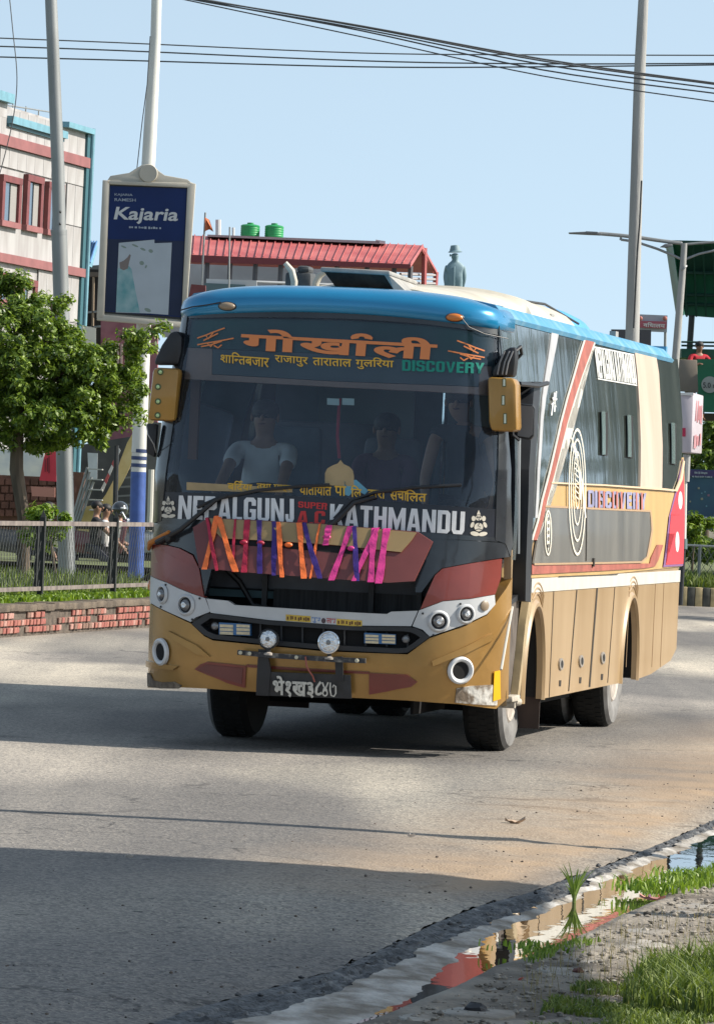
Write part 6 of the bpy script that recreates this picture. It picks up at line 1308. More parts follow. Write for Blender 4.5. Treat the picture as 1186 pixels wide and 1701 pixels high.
for tx, q in (('KAJARIA', [(191, 321), (221, 322), (221, 327), (191, 326)]), ('RAMESH', [(191, 329), (226, 330), (226, 335), (191, 334)]), (('#', 12), [(215, 375.5), (268, 377), (268, 381), (215, 379.5)])):
    text_world(tx, q, HFN, 'poster_small_lettering', mat('poster_dim_white', (.28, .32, .38), .4), pst, off=.01)
def hpoly(pts, nm, m, o): MB().slab([HP(x, y, o) for x, y in pts], (0, .0005, 0)).build(nm, m, pst, smooth=False)
hpoly([(198, 403.5), (257, 398), (258, 521), (193, 519)], 'tile_picture', PGR, .041); hpoly([(257, 404), (286, 403), (280, 523), (252, 521)], 'tile_picture', PGR, .0405)
TEA = mat('teal_print', (.07, .24, .26), .35, 0, col2=(.24, .36, .38), vscale=4)
hpoly([(196, 446), (214, 441), (219, 447), (225, 480), (233, 519.5), (193, 518)], 'gown_print', TEA, .0425)
hpoly([(199, 436), (206, 433), (212, 428), (216, 422), (218, 424), (215, 436), (213, 446), (206, 449), (200, 446)], 'figure_print', mat('figure_print', (.16, .13, .12), .5), .0435)
for x, y, a, b2 in ((225, 408, 6, 1.6), (238, 414, 5, 2), (251, 417, 4, 3), (236, 437, 4, 3.5), (243, 443, 1.6, 3), (246, 515, 6, 3), (206, 410, 5, 1.5)):
    hpoly(ellpts(x, y, a, b2, 9, .4), 'foliage_print', mat('foliage_print', (.17, .22, .19), .5), .0425)

# right-hand tall pole and street lamp
t = pole('concrete_pole', 'tall tapering grey concrete pole right of the bus, the tallest one', [(1071, -60), (1068, 0), (1062, 120), (1055, 360), (1048, 620), (1046, 900)], 72, [7.5, 8.5, 9.5, 10.5, 12, 12.5], CON)
MB().tube([P(1065, 300, 71.8), P(1062, 370, 71.8), P(1058, 420, 71.8), P(1052, 545, 71.8)], .012, 6).build('cable', BLKM, t)
dL = 92
t = thing('street_lamp', 'street lamp with long curved double arms and flat LED heads by the green footbridge', 'street lamp', (P(1110, 985, dL).x, dL, 0))
MB().tube([P(x, y, dL) for x, y in ((1136, 404), (1134, 440), (1129, 500), (1118, 640), (1105, 985))], [z*dL/FPX for z in (5.2, 5.4, 6, 6.5, 7.5)], 14).build('lamp_pole', CON, t)
MB().tube([P(x, y, dL) for x, y in ((1134, 445), (1136, 447))], .08, 12).build('pole_collar', STEEL, t)
for nm, pts, rr in (('lamp_arm', ((1137, 412), (1130, 404), (1113, 402), (1090, 399), (1064, 395), (1030, 391), (995, 388)), .032), ('lamp_arm', ((1132, 431), (1112, 422), (1090, 413), (1064, 404.5), (1045, 400), (1031, 398)), .022),
                    ('lamp_arm', ((1138, 406), (1160, 404), (1200, 401)), .022), ('lamp_arm', ((1137, 431), (1160, 422), (1200, 413)), .02)):
    MB().tube([P(x, y, dL) for x, y in pts], rr, 8).build(nm, STEEL, t)
MB().tube([P(1030, 399, dL), P(1031, 392, dL)], .02, 6).build('arm_strut', STEEL, t)
LH = mat('lamp_head_grey', (.16, .165, .17), .5)
MB().slab([P(x, y, dL-.1) for x, y in ((944, 386), (974, 384.5), (998, 386), (998, 390.5), (975, 389.5), (946, 388))], (0, .22, 0)).build('led_head', LH, t, bevel=.008)
MB().slab([P(x, y, dL-.12) for x, y in ((973, 384), (992, 385), (992, 388), (973, 387))], (0, .26, 0)).build('driver_box', LH, t)
MB().slab([P(x, y, dL-.1) for x, y in ((1096, 410), (1104, 405), (1115, 405), (1117, 408), (1108, 411))], (0, .22, 0)).build('led_head', LH, t, bevel=.008)

# ------------------------------------------------------------------ OVERHEAD CABLES
def cable(pts, d, rad, lab, grp=None):
    q = [P(x, y, dd) for (x, y), dd in zip(pts, d if isinstance(d, list) else [d]*len(pts))]; s_ = []
    for i in range(len(q)-1):
        for k in range(6):
            u = k/6; p0 = q[max(i-1, 0)]; p1 = q[i]; p2 = q[i+1]; p3 = q[min(i+2, len(q)-1)]
            s_.append(.5*((2*p1)+(p2-p0)*u+(2*p0-5*p1+4*p2-p3)*u*u+(3*p1-p0-3*p2+p3)*u**3))
    s_.append(q[-1]); mb = MB().tube(s_, rad*.72, 6); o = mb.build('cable', mat('cable_black', (.06, .065, .07), .6), None, origin=q[0]); tag(o, lab, 'cable', grp)
g = 'cables crossing the sky'
cable([(-60, 61), (200, 71), (600, 88), (900, 91), (1250, 92)], 95, .016, 'nearly level overhead cable, topmost of the three level ones', g)
cable([(-60, 75), (200, 84), (600, 101), (900, 106), (1250, 105)], 95, .018, 'nearly level overhead cable, middle one of the three level ones', g)
cable([(-60, 93), (200, 100), (600, 111), (900, 111), (1250, 107)], 95, .018, 'nearly level overhead cable, lowest of the three level ones', g)
cable([(250, -18), (340, 0), (600, 43), (900, 98), (1186, 138), (1260, 148)], 60, .013, 'overhead cable falling to the right, uppermost of the slanting bundle', g)
cable([(250, -20), (350, 1), (600, 44.5), (900, 101), (1186, 140), (1260, 150)], 60.4, .013, 'overhead cable hugging the uppermost slanting one from below', g)
cable([(250, -16), (335, 2), (600, 48), (900, 107), (1186, 147), (1260, 157)], 60, .012, 'overhead cable, middle of the slanting bundle', g)
cable([(250, -16), (345, 3), (600, 51), (900, 116), (1186, 155), (1260, 165)], 60, .012, 'overhead cable, second lowest of the slanting bundle', g)
cable([(240, -18), (310, 0), (600, 61), (900, 126), (1186, 169), (1260, 180)], 60, .010, 'thin overhead cable, lowest of the slanting bundle', g)
cable([(14, -30), (22, 50), (29, 130), (22, 200), (0, 290), (-20, 350)], 58, .008, 'loose cable hanging down past the pink and white building')

# ------------------------------------------------------------------ LEFT BUILDING
dC = 140.0; cB = P(136, 500, dC); wd = Vector((-.2447, -.9696, 0)).normalized()   # runs towards the camera, to the left
wd = (P(0, 500, dC*.944)-cB); wd.z = 0; wd.normalize(); wn = Vector((-wd.y, wd.x, 0)); wn = wn if wn.y < 0 else -wn
if wn.x < 0 and False: wn = -wn
def W(px, py, o=0.0): q = PL(px, py, cB, wn); return q+wn*o
def Ws(px, py): q = W(px, py); return (q-cB).dot(wd), q.z
def WP(s_, z, o=0.0): return Vector((cB.x, cB.y, 0))+wd*s_+wn*o+Vector((0, 0, z))
bd = thing('building', 'three-storey building of white cladding with maroon window frames and a pale blue parapet', 'building', WP(0, 0))
zp = Ws(136, 212)[1]; zt2 = Ws(136, 260)[1]; zt3 = Ws(136, 277)[1]; zl1 = Ws(129, 445)[1]; zl2 = Ws(129, 459)[1]
CLD = mat('white_cladding', (.24, .22, .215), .7, 0, col2=(.37, .36, .36), vscale=2.2, stretch=(1, 1, .22), thr=(.28, .6), detail=8); PNK = mat('dusty_pink_band', (.23, .085, .085), .7, 0, var=.12, vscale=2); MRN = mat('maroon_frame', (.15, .035, .035), .6, var=.15, vscale=4)
TEL = mat('dark_teal_paint', (.02, .09, .11), .5); SKB = mat('pale_blue_trim', (.13, .28, .35), .6, var=.12, vscale=3)
def wbox(s0, s1, z0, z1, o0, o1, nm, m, parent=None, bevel=0):
    c = [WP(s0, z0, o0), WP(s1, z0, o0), WP(s1, z0, o1), WP(s0, z0, o1), WP(s0, z1, o0), WP(s1, z1, o0), WP(s1, z1, o1), WP(s0, z1, o1)]; return MB().hexa(c).build(nm, m, parent or bd, bevel=bevel)
wl = wbox(0, 16, 0, zp+.0, -9, -.06, 'wall', CLD)
cl_me = None; pn = 0
for i in range(15):
    for j, (za, zb2) in enumerate(((zt3, zt3+1.5), (zl2+.9, zt3-1.55), (zt2+.02, zp-.1))):
        pass
rowz = []
z = zl1
while z < zt3-.3: rowz.append((z, min(z+1.05, zt3))); z += 1.05
rowz += [(zt2, zp-.05)]; z = zl2
while z > zl2-3.6: rowz.append((z-1.2, z)); z -= 1.2
panes = {}
wins = []
for (xa, xb, ya, yb) in ((-36, -12, 265, 355), (3, 31, 289, 381), (44, 67, 289, 388), (79, 101, 301, 395), (35, 58, 462, 520), (-4, 22, 452, 510)):
    s_a, z_a = Ws(xa, ya); s_b, z_b = Ws(xb, yb); wins.append((min(s_a, s_b), max(s_a, s_b), z_b, z_a))
for za, zb2 in rowz:
    s_ = .25; h = zb2-za
    while s_ < 12 and h > .2:
        w = .82
        key = round(h, 3)
        hit = any(s_ < b3+.05 and s_+w > a3-.05 and za < d3 and zb2 > c3 for a3, b3, c3, d3 in wins)
        if not hit:
            if key not in panes:
                mb = MB(); mb.box((0, 0, 0), (w-.025, .03, h-.025)); mm = mb.mesh(); mm.name = 'cladding_panel'; mm.materials.append(CLD); panes[key] = mm
            o = bpy.data.objects.new('cladding_panel', panes[key]); COL.objects.link(o); o.parent = bd; o.location = WP(s_+w/2, (za+zb2)/2, -.03)-ORG[bd.name]; o.rotation_euler = (random.uniform(-.004, .004), random.uniform(-.004, .004), math.atan2(wd.y, wd.x)+random.uniform(-.006, .006)); pn += 1
        s_ += w
for s0, s1, z0, z1 in wins:
    f = wbox(s0-.0, s1+.0, z1-.16, z1, -.05, .07, 'window', MRN)
    wbox(s0, s1, z0, z0+.14, -.05, .08, 'sill', PNK, f); wbox(s0, s0+.24, z0+.14, z1-.16, -.05, .06, 'frame', MRN, f); wbox(s1-.24, s1, z0+.14, z1-.16, -.05, .06, 'frame', MRN, f)
    wbox(s0+.2, s1-.2, z0+.14, z1-.16, -.06, -.03, 'pane', mat('far_window_glass', (.03, .05, .08), .1, coat=.6), f); wbox(s0+.2, s0+.2+(s1-s0-.4)*.45, z0+.16, z1-.18, -.03, -.01, 'curtain', mat('grey_curtain', (.25, .24, .23), .9), f)
wbox(.02, 12, zt2, zt3, -.05, .08, 'pink_band', PNK) if zt3 > zt2 else wbox(.02, 12, zt3, zt2, -.05, .08, 'pink_band', PNK)
wbox(.0, 12, min(zl1, zl2), max(zl1, zl2), -.05, .08, 'pink_band', PNK)
sa = Ws(106, 204)[0]; sb = Ws(83, 222)[0]; sc_ = Ws(14, 180)[0]
wbox(-.05, sa, zp-.12, zp+.02, -.3, .16, 'parapet_trim', SKB); wbox(sa, sc_, zp-.42, zp-.24, -.3, .14, 'parapet_trim', SKB); wbox(sc_, 13, zp+.05, zp+.28, -.3, .16, 'parapet_trim', SKB); wbox(sc_, 13, zp-.3, zp+.05, -.3, -.01, 'parapet', CLD)
wbox(sa, sc_, zp-.5, zp-.42, -.2, .05, 'parapet_under_strip', TEL)  # dark teal strip below the parapet trim
wbox(-.0, .28, 0, zp-.12, -.05, .05, 'corner_strip', TEL); MB().tube([WP(-.22, 0, .05), WP(-.22, zp+.05, .05)], .065, 10).build('downpipe', SKB, bd)
MB().tube([WP(sc_+.1, zp+.02, -.1), WP(sa-.1, zp+.22, -.1)], .02, 6).build('parapet_rail', STEEL, bd)
for k in range(4): s_ = sc_+(sa-sc_)*(.15+.23*k); MB().tube([WP(s_, zp-.25, -.1), WP(s_, zp+.12+.02*k, -.1)], .018, 6).build('rail_post', STEEL, bd)
# ground floor clutter behind the tree
def facing(name, lab, cat, pts, d, thick, m, group=None, bevel=0, child='panel'):
    q = [P(x, y, d) for x, y in pts]; t = thing(name, lab, cat, q[-1], group=group); MB().slab(q, (0, thick, 0)).build(child, m, t, bevel=bevel); return t
dS = 128
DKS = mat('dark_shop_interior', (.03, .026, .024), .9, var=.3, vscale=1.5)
t = facing('shop', 'dark brick-brown shop front below the pink and white building', 'shop', [(-60, 770), (140, 785), (132, 950), (-60, 945)], dS, 1.0, mat('brown_shop_wall', (.085, .04, .03), .9, 0, col2=(.14, .07, .05), vscale=1.5), child='shop_wall')
for y in range(5):
    for x in range(12):
        a = P(-40+x*14+(y % 2)*7, 800+y*13, dS-.05); MB().box(a, (.17, .06, .15)).build('wall_block', mat('brown_block', (.11, .05, .04), .9, var=.3, vscale=3), t)
facing('shop_banner', 'pale blue and white shop banner hanging behind the tree trunk', 'banner', [(-20, 744), (74, 752), (72, 792), (-20, 788)], dS-2, .05, mat('pale_banner', (.52, .55, .58), .6, 0, col2=(.7, .7, .66), vscale=3), child='banner_cloth')
t = facing('shop_banner', 'bright red banner with dark upright lettering beside the grey pole', 'banner', [(76, 748), (95, 750), (94, 800), (66, 798)], dS-3, .05, mat('red_banner', (.55, .035, .06), .6, var=.1, vscale=2), child='banner_cloth')
text_world(('#', 3), [(75, 758), (83, 758), (83, 786), (75, 786)], lambda x, y: P(x, y, dS-3.05), 'banner_lettering', mat('dark_red_print', (.12, .01, .02), .6), t)
facing('counter_sign', 'salmon pink board standing on the shop counter left of the grey pole', 'board', [(52, 808), (92, 810), (92, 826), (54, 824)], dS-4, .1, mat('salmon_board', (.46, .20, .16), .7), child='board_face')
facing('paper_notice', 'white paper notice hanging above the stair landing', 'notice', [(146, 752), (163, 753), (162, 796), (148, 795)], dS-6, .03, mat('paper_white', (.55, .56, .58), .7, var=.1, vscale=3), child='notice_sheet')
facing('shop_banner', 'small white banner hung on the dark balcony left of the hoarding', 'banner', [(136, 540), (160, 545), (160, 577), (135, 570)], 130, .03, mat('faded_white_banner', (.55, .53, .48), .7, 0, col2=(.30, .45, .42), vscale=4, thr=(.55, .75)), child='banner_cloth')
# dark balcony block, pink walls
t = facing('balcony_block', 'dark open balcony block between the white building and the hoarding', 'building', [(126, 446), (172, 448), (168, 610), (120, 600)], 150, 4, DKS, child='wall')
for pts, m in ((((123, 452), (172, 452), (172, 459), (123, 460)), mat('brown_beam', (.13, .10, .08), .8)), (((134, 456), (141, 456), (137, 600), (130, 600)), mat('tan_post', (.26, .19, .13), .8)), (((154, 460), (157, 460), (155, 600), (152, 600)), mat('tan_post', (1, 1, 1))), (((122, 520), (170, 515), (170, 518), (122, 523)), STEEL), (((122, 545), (170, 540), (170, 543), (122, 548)), STEEL)):
    MB().slab([P(x, y, 149.5) for x, y in pts], (0, .3, 0)).build('balcony_beam', m, t)
t = facing('shed_roof_house', 'small house with a blue corrugated gable roof beyond the white building', 'house', [(130, 443), (166, 440), (166, 470), (130, 470)], 156, 3, mat('grey_gable_wall', (.14, .13, .12), .8), child='wall')
a = [P(136, 406, 157), P(161, 407, 153), P(150, 442, 151), P(128, 440, 158)]; BRF = mat('blue_sheet_roof', (.08, .20, .40), .5, 0, var=.1, vscale=2)
rf = MB().slab(a, (0, 0, .08)).build('roof', BRF, t); MB().slab([P(159, 406, 152.9), P(163, 409, 152.9), P(153, 444, 150.9), P(149, 442, 150.9)], (0, .15, 0)).build('barge_board', SKB, t)
for k in range(7): u = k/6; MB().tube([a[0].lerp(a[1], u)+Vector((0, 0, .1)), a[3].lerp(a[2], u)+Vector((0, 0, .1))], .03, 5).build('roof_rib', BRF, rf)
PKW = mat('pink_plaster', (.24, .09, .115), .85, 0, col2=(.32, .14, .16), vscale=2.5)
t = facing('pink_wall', 'pink plastered wall with pale upright bars behind the hoarding foot', 'wall', [(168, 532), (262, 536), (262, 870), (168, 870)], 146, .6, PKW, child='wall_face')
for k in range(6): MB().slab([P(175+k*5.2, 566+k, 145.8), P(178+k*5.2, 566+k, 145.8), P(177+k*5.2, 640, 145.8), P(174+k*5.2, 640, 145.8)], (0, .1, 0)).build('upright_bar', mat('pale_bar', (.50, .36, .32), .7), t)
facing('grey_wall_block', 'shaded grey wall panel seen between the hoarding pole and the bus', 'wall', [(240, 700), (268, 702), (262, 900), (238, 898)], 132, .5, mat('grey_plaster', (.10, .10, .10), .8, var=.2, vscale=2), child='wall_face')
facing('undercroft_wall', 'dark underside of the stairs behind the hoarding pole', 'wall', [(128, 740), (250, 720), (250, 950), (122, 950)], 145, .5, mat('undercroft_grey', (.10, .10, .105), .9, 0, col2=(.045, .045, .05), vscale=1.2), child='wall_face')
# public stair with yellow side panels
st = thing('public_staircase', 'open staircase with yellow side panels and grey steel rails behind the hoarding pole', 'staircase', P(150, 930, 118))
YST = mat('yellow_panel', (.52, .38, .15), .7, 0, col2=(.62, .48, .24), vscale=3)
for pts in (((128, 884), (142, 842), (158, 838), (160, 870), (142, 905)), ((166, 835), (176, 822), (192, 792), (200, 766), (212, 735), (222, 718), (220, 768), (205, 800), (198, 812), (190, 834), (170, 866)), ((222, 716), (246, 662), (262, 640), (262, 690), (246, 714), (224, 760))):
    MB().slab([P(x, y, 118) for x, y in pts], (0, .08, 0)).build('side_panel', YST, st)
for k in range(4):
    MB().tube([P(119+k*3.5, 868+k*3, 117.6), P(146+k*3.4, 776+k*8, 117.6)], .03, 6).build('stair_rail', STEEL, st)
for k in range(5):
    MB().slab([P(146+k*.6, 778+k*17, 117.4), P(170, 779+k*17, 117.4), P(170, 781+k*17, 117.4), P(146+k*.6, 780+k*17, 117.4)], (0, .6, 0)).build('landing_rail', mat('pale_rail', (.36, .35, .33), .6), st)
for k in range(8):
    MB().slab([P(196-k*1.2, 778+k*15, 119), P(222, 776+k*15, 119), P(222, 779+k*15, 119), P(196-k*1.2, 781+k*15, 119)], (0, .35, 0)).build('step', mat('grey_step', (.20, .20, .20), .8), st)
for k in range(5): MB().slab([P(168+k*6, 812-k*14, 117.8), P(174+k*6, 800-k*14, 117.8), P(177+k*6, 804-k*14, 117.8), P(171+k*6, 818-k*14, 117.8)], (0, .05, 0)).build('warning_stripe', mat('stripe_red', (.40, .08, .08), .7) if k % 2 else mat('stripe_white', (.55, .52, .5), .7), st)
MB().tube([P(194, 740, 116), P(193, 800, 116), P(190, 930, 116)], .055, 8).build('support_post', BLKM, st)
MB().tube([P(252, 780, 112), P(250, 850, 112), P(245, 950, 112)], .06, 8).build('support_post', mat('pale_post', (.5, .48, .44), .7), st)

# ------------------------------------------------------------------ PEOPLE AND SCOOTERS BEHIND THE FENCE
def scooter(px, d, lab, col, face=1):
    c = P(px, 870, d); t = thing('motor_scooter', lab, 'scooter', (c.x, c.y, .05)); X = lambda x, z, y=0.0: Vector((c.x+x*face, c.y+y, z+.05)); m = mat('scooter_paint_%d' % int(col[0]*99), col, .35, coat=.5)
    MB().hexa([X(-.55, .35, -.12), X(.0, .30, -.12), X(.0, .30, .12), X(-.55, .35, .12), X(-.65, .75, -.1), X(-.05, .70, -.1), X(-.05, .70, .1), X(-.65, .75, .1)]).build('body', m, t, bevel=.04)
    MB().box(X(-.35, .80), (.65, .24, .09)).build('seat', BLKM, t, bevel=.03); MB().hexa([X(.35, .35, -.16), X(.42, .35, -.16), X(.42, .35, .16), X(.35, .35, .16), X(.42, .95, -.14), X(.52, .90, -.14), X(.52, .9, .14), X(.42, .95, .14)]).build('front_shield', m, t, bevel=.02)
    MB().box(X(.2, .30), (.5, .25, .05)).build('footboard', BLKM, t); MB().tube([X(.48, .95), X(.40, 1.08)], .02, 6).build('steering_stem', CHR, t); MB().tube([X(.38, 1.06, -.3), X(.40, 1.09), X(.38, 1.06, .3)], .015, 6).build('handlebar', BLKM, t)
    MB().lathe([(.07, 0), (.06, .04), (.001, .05)], X(.50, .92), (face, 0, 0), 12).build('headlight', REFL, t)
    for x in (-.55, .58):
        o = MB().lathe([(.15, -.05), (.21, -.045), (.22, 0), (.21, .045), (.15, .05)], X(x, .22), (0, 1, 0), 24).build('wheel', RUB, t, fix=False); MB().lathe([(.15, -.04), (.02, -.03), (.02, .03), (.15, .04)], X(x, .22), (0, 1, 0), 16).build('rim', RIM, o, fix=False)
    return c
dP = 96
def rider(px, py_head, d, lab, **k):
    hd = P(px, py_head, d); hip = k.pop('hip', None) or max(.5, hd.z-.70); return person((hd.x, hd.y, hd.z-hip-.70), k.pop('rot', math.pi/2), lab, hip, **k)
c = scooter(165, dP, 'dark maroon scooter standing behind the wire fence', (.12, .02, .03), 1)
rd = dict(knees=[(-.14, -.35, .50), (.14, -.35, .50)], feet=[(-.14, -.30, .10), (.14, -.30, .10)])
rider(161, 843, dP, 'rider in a black shirt with bare head sitting on the maroon scooter', shirt=(.015, .015, .018), hands=[(-.2, -.5, .85), (.2, -.5, .85)], hip=.83, **rd)
_, h2 = rider(176, 848, dP+.6, 'pillion rider in a white shirt sitting behind the one in black', shirt=(.6, .6, .6), hands=[(-.2, -.4, .95), (.2, -.4, .95)], hip=.83, hair=True, **rd)
scooter(205, dP+3, 'silver grey scooter standing right of the maroon one', (.30, .31, .33), -1)
_, h3 = rider(200, 850, dP+3, 'rider in a white shirt and dark helmet on the silver grey scooter', shirt=(.55, .54, .52), hands=[(-.2, -.5, .85), (.2, -.5, .85)], hip=.83, hair=False, rot=-math.pi/2, **rd)
hp = P(200, 846, dP+3); t = thing('helmet', 'dark glossy helmet on the head of the rider on the silver scooter', 'helmet', hp); MB().ell(hp, (.15, .16, .15), 16, 10).build('helmet_shell', mat('helmet_black', (.03, .032, .035), .15, coat=.8), t); MB().ell(hp+Vector((.03, -.05, .02)), (.10, .11, .05), 12, 8).build('visor', mat('visor_grey', (.4, .42, .45), .1, coat=.8), t)
scooter(35, dP-2, 'black scooter parked behind the tree trunk', (.04, .04, .045), 1)
rider(48, 838, dP-2, 'person in a white cap and dark jacket bending over behind the tree trunk', shirt=(.02, .022, .03), lean=(0, -.5), hands=[(-.2, -.5, .7), (.2, -.5, .7)], hip=.85, sleeve=2)

# ------------------------------------------------------------------ RED-ROOFED HALL, TANKS, FLAGS, STATUE
dR = 190
RRF = mat('red_sheet_roof', (.36, .075, .075), .55, 0, col2=(.46, .13, .12), vscale=.8, stretch=(1, 1, .4)); RDK = mat('red_fascia', (.16, .03, .035), .7)
hall = thing('open_hall', 'long open-sided hall with a ribbed red sheet roof above the bus', 'building', (P(520, 900, dR).x, dR, 0))
def RP(x, y, o=0): return P(x, y, dR+o)
e0, e1, g0, g1 = RP(270, 421, 0), RP(682, 439, 0), RP(270, 389, 5), RP(702, 407.5, 5)
rf = MB().slab([e0, e1, g1, g0], (0, 0, -.12)).build('roof', RRF, hall)
for k in range(33): u = k/32; MB().tube([e0.lerp(e1, u)+Vector((0, -.02, .04)), g0.lerp(g1, u)+Vector((0, -.02, .03))], .02, 5).build('roof_rib', RRF, rf)
MB().slab([g1+Vector((0, 0, .03)), RP(726, 452, 10), RP(720, 455, 10), g1+Vector((0, 0, -.2))], (0, .2, 0)).build('barge_board', RRF, rf); MB().slab([g0, g1, RP(726, 450, 10), RP(270, 432, 10)], (0, 0, -.1)).build('roof_back', RRF, rf)
MB().slab([e0, e1, RP(681, 446), RP(270, 434)], (0, .2, 0)).build('fascia', RDK, hall)
for x in (345, 383, 425, 467, 510, 560, 610, 655, 682): MB().tube([RP(x, 432+(x-345)*.03, .3), RP(x-6, 560, .3)], .09, 6).build('post', mat('hall_post', (.09, .09, .10), .7), hall)
MB().tube([RP(705, 412, 6), RP(702, 560, 6)], .1, 6).build('post', mat('red_post', (.35, .08, .08), .7), hall); MB().tube([RP(724, 452, 10), RP(718, 560, 10)], .1, 6).build('post', mat('red_post', (1, 1, 1)), hall)
for y in (455, 462, 469): MB().tube([RP(665, y, 4), RP(722, y+2, 8)], .05, 5).build('side_rail', mat('hall_rail', (.30, .28, .28), .6), hall)
WHW = mat('white_hall_wall', (.50, .50, .50), .8, var=.08, vscale=1)
MB().slab([RP(270, 437, 12), RP(560, 446, 12), RP(555, 560, 12), RP(270, 560, 12)], (0, .4, 0)).build('back_wall', mat('grey_hall_wall', (.34, .35, .37), .8, 0, var=.15, vscale=.7), hall)
MB().slab([RP(343, 463, -2), RP(427, 466, -2), RP(425, 560, -2), RP(340, 560, -2)], (0, .4, 0)).build('parapet', WHW, hall); MB().slab([RP(340, 470, -2.2), RP(408, 473, -2.2), RP(407, 486, -2.2), RP(339, 484, -2.2)], (0, .1, 0)).build('glass_strip', mat('teal_glass', (.08, .13, .14), .3), hall)
for y in (468, 476): MB().tube([RP(424, y, -1), RP(560, y+5, -1)], .05, 5).build('white_rail', WHW, hall)
MB().slab([RP(345, 389.5, 4), RP(630, 400.5, 4), RP(630, 405, 4), RP(345, 393, 4)], (0, 3, 0)).build('roof_slab', mat('grey_slab', (.30, .30, .30), .8), hall); MB().slab([RP(624, 398, 4), RP(640, 400.5, 4), RP(640, 405, 4), RP(624, 404, 4)], (0, 1, 0)).build('slab_end', WHW, hall)
for x, y in ((318, 500),): facing('maroon_wall_block', 'maroon wall block between the hoarding and the bus roof', 'wall', [(318, 472), (342, 474), (340, 560), (300, 560)], 165, .5, MRN, child='wall_face')
TNK = mat('green_tank_plastic', (.015, .24, .07), .45, var=.1, vscale=2)
for (x0, x1, y0_, y1_, lab) in ((399.5, 431.5, 369, 391.5, 'round green water tank on the hall roof, the left one of the pair'), (439.5, 471, 370, 393.5, 'round green water tank on the hall roof, the right one of the pair')):
    b = RP((x0+x1)/2, y1_+1, 6); r_ = (x1-x0)/2*(dR+6)/FPX; h = (y1_-y0_)*(dR+6)/FPX; t = thing('water_tank', lab, 'water tank', b, group='green water tanks on the red-roofed hall')
    pr = [(r_*.96, 0), (r_, .05)];
    for k in range(4): z = h*(.12+.16*k); pr += [(r_, z), (r_*.97, z+.02), (r_, z+.05)]
    pr += [(r_, h*.76), (r_*.85, h*.84), (r_*.35, h*.90)]
    o = MB().lathe(pr, b, (0, 0, 1), 28).build('tank_body', TNK, t, fix=False); MB().lathe([(r_*.34, h*.88), (r_*.34, h), (.001, h+.01)], b, (0, 0, 1), 20).build('tank_lid', TNK, t, fix=False)
t = thing('flag_pole', 'thin flagpole with a small orange pennant above the red roof', 'flagpole', RP(336, 480, -4)); MB().tube([RP(341.5, 353, -4), RP(335, 480, -4)], .035, 6).build('mast', STEEL, t)
a = [RP(341, 361, -4.1), RP(348, 365, -4), RP(355, 385, -4.2), RP(348, 381, -4), RP(341, 384, -4.1)]; MB().slab(a, (0, .03, 0)).build('pennant', mat('orange_flag', (.50, .14, .06), .8), t, smooth=False)
t = thing('flag_pole', 'bare thin mast standing right of the orange pennant', 'flagpole', RP(380, 480, -4)); MB().tube([RP(382, 377, -4), RP(380.5, 480, -4)], .03, 6).build('mast', STEEL, t)
for x, y in ((363, 365), (388, 378)): 
    t = thing('roof_pipe', 'pale vent pipe on the hall roof, ' + ('the taller one' if x < 370 else 'the shorter one'), 'pipe', RP(x, 392, 5)); MB().tube([RP(x, y, 5), RP(x, 393, 5)], .10 if x < 370 else .05, 8).build('pipe_body', WHW, t)
# statue
dT = 118; BRZ = mat('blue_green_statue', (.14, .22, .26), .6, 0, col2=(.21, .30, .34), vscale=3)
f_ = P(753, 500, dT); hd_ = P(757, 423, dT); zf_ = hd_.z-1.62; kk = 1.0
t = thing('statue', 'blue-green statue of a man in a brimmed hat seen from behind above the bus', 'statue', (hd_.x, hd_.y, 0))
V = [(0, 0, .95), (0, 0, 1.2), (0, 0, 1.40), (0, 0, 1.50), (-.02, .0, 1.56), (-.02, 0, 1.66), (-.17, 0, 1.38), (-.20, .03, 1.12), (-.17, .12, .92), (.17, 0, 1.38), (.20, .02, 1.12), (.17, .1, .90), (-.1, 0, .9), (-.11, 0, .5), (-.11, 0, .06), (-.11, .12, .03), (.1, 0, .9), (.11, 0, .5), (.11, 0, .06), (.11, .12, .03)]
E_ = [(0, 1), (1, 2), (2, 3), (3, 4), (4, 5), (2, 6), (6, 7), (7, 8), (2, 9), (9, 10), (10, 11), (0, 12), (12, 13), (13, 14), (14, 15), (0, 16), (16, 17), (17, 18), (18, 19)]
Rr = [(.19, .13), (.20, .14), (.15, .10), .06, .09, .095, .075, .06, .045, .075, .06, .045, .1, .08, .06, .05, .1, .08, .06, .05]
V = [Vector(v)*kk for v in V]; Rr = [tuple(a*kk for a in x) if isinstance(x, tuple) else x*kk for x in Rr]; me = skinned(V, E_, Rr); me.transform(Matrix.Translation((hd_.x, hd_.y, zf_))); link('figure', me, BRZ, t, angle=180)
o = MB(); hc = Vector((hd_.x-.02, hd_.y, zf_+1.70*kk)); o.lathe([(.01, .13), (.09, .12), (.115, .03), (.12, .0), (.145, -.012), (.155, -.024), (.145, -.03), (.1, -.02), (.001, -.02)], hc, (-.08, 0, 1), 24); o.build('hat', BRZ, t, fix=False)
MB().ell((hd_.x-.02-.10, hd_.y-.01, zf_+1.60*kk), (.02, .018, .03), 8, 6).build('nose', BRZ, t); MB().tube([(hd_.x-.13*kk, hd_.y-.02, zf_+.80*kk), (hd_.x+.13*kk, hd_.y, zf_+.80*kk)], .05, 8).build('coat_hem', BRZ, t)
MB().slab([(hd_.x-.24*kk, hd_.y-.02, zf_+1.2*kk), (hd_.x-.02, hd_.y-.16*kk, zf_+1.36*kk), (hd_.x+.0, hd_.y-.17*kk, zf_+.82*kk), (hd_.x-.22*kk, hd_.y-.1, zf_+.8*kk)], (.01, .03, 0)).build('coat_tail', BRZ, t, bevel=.01)
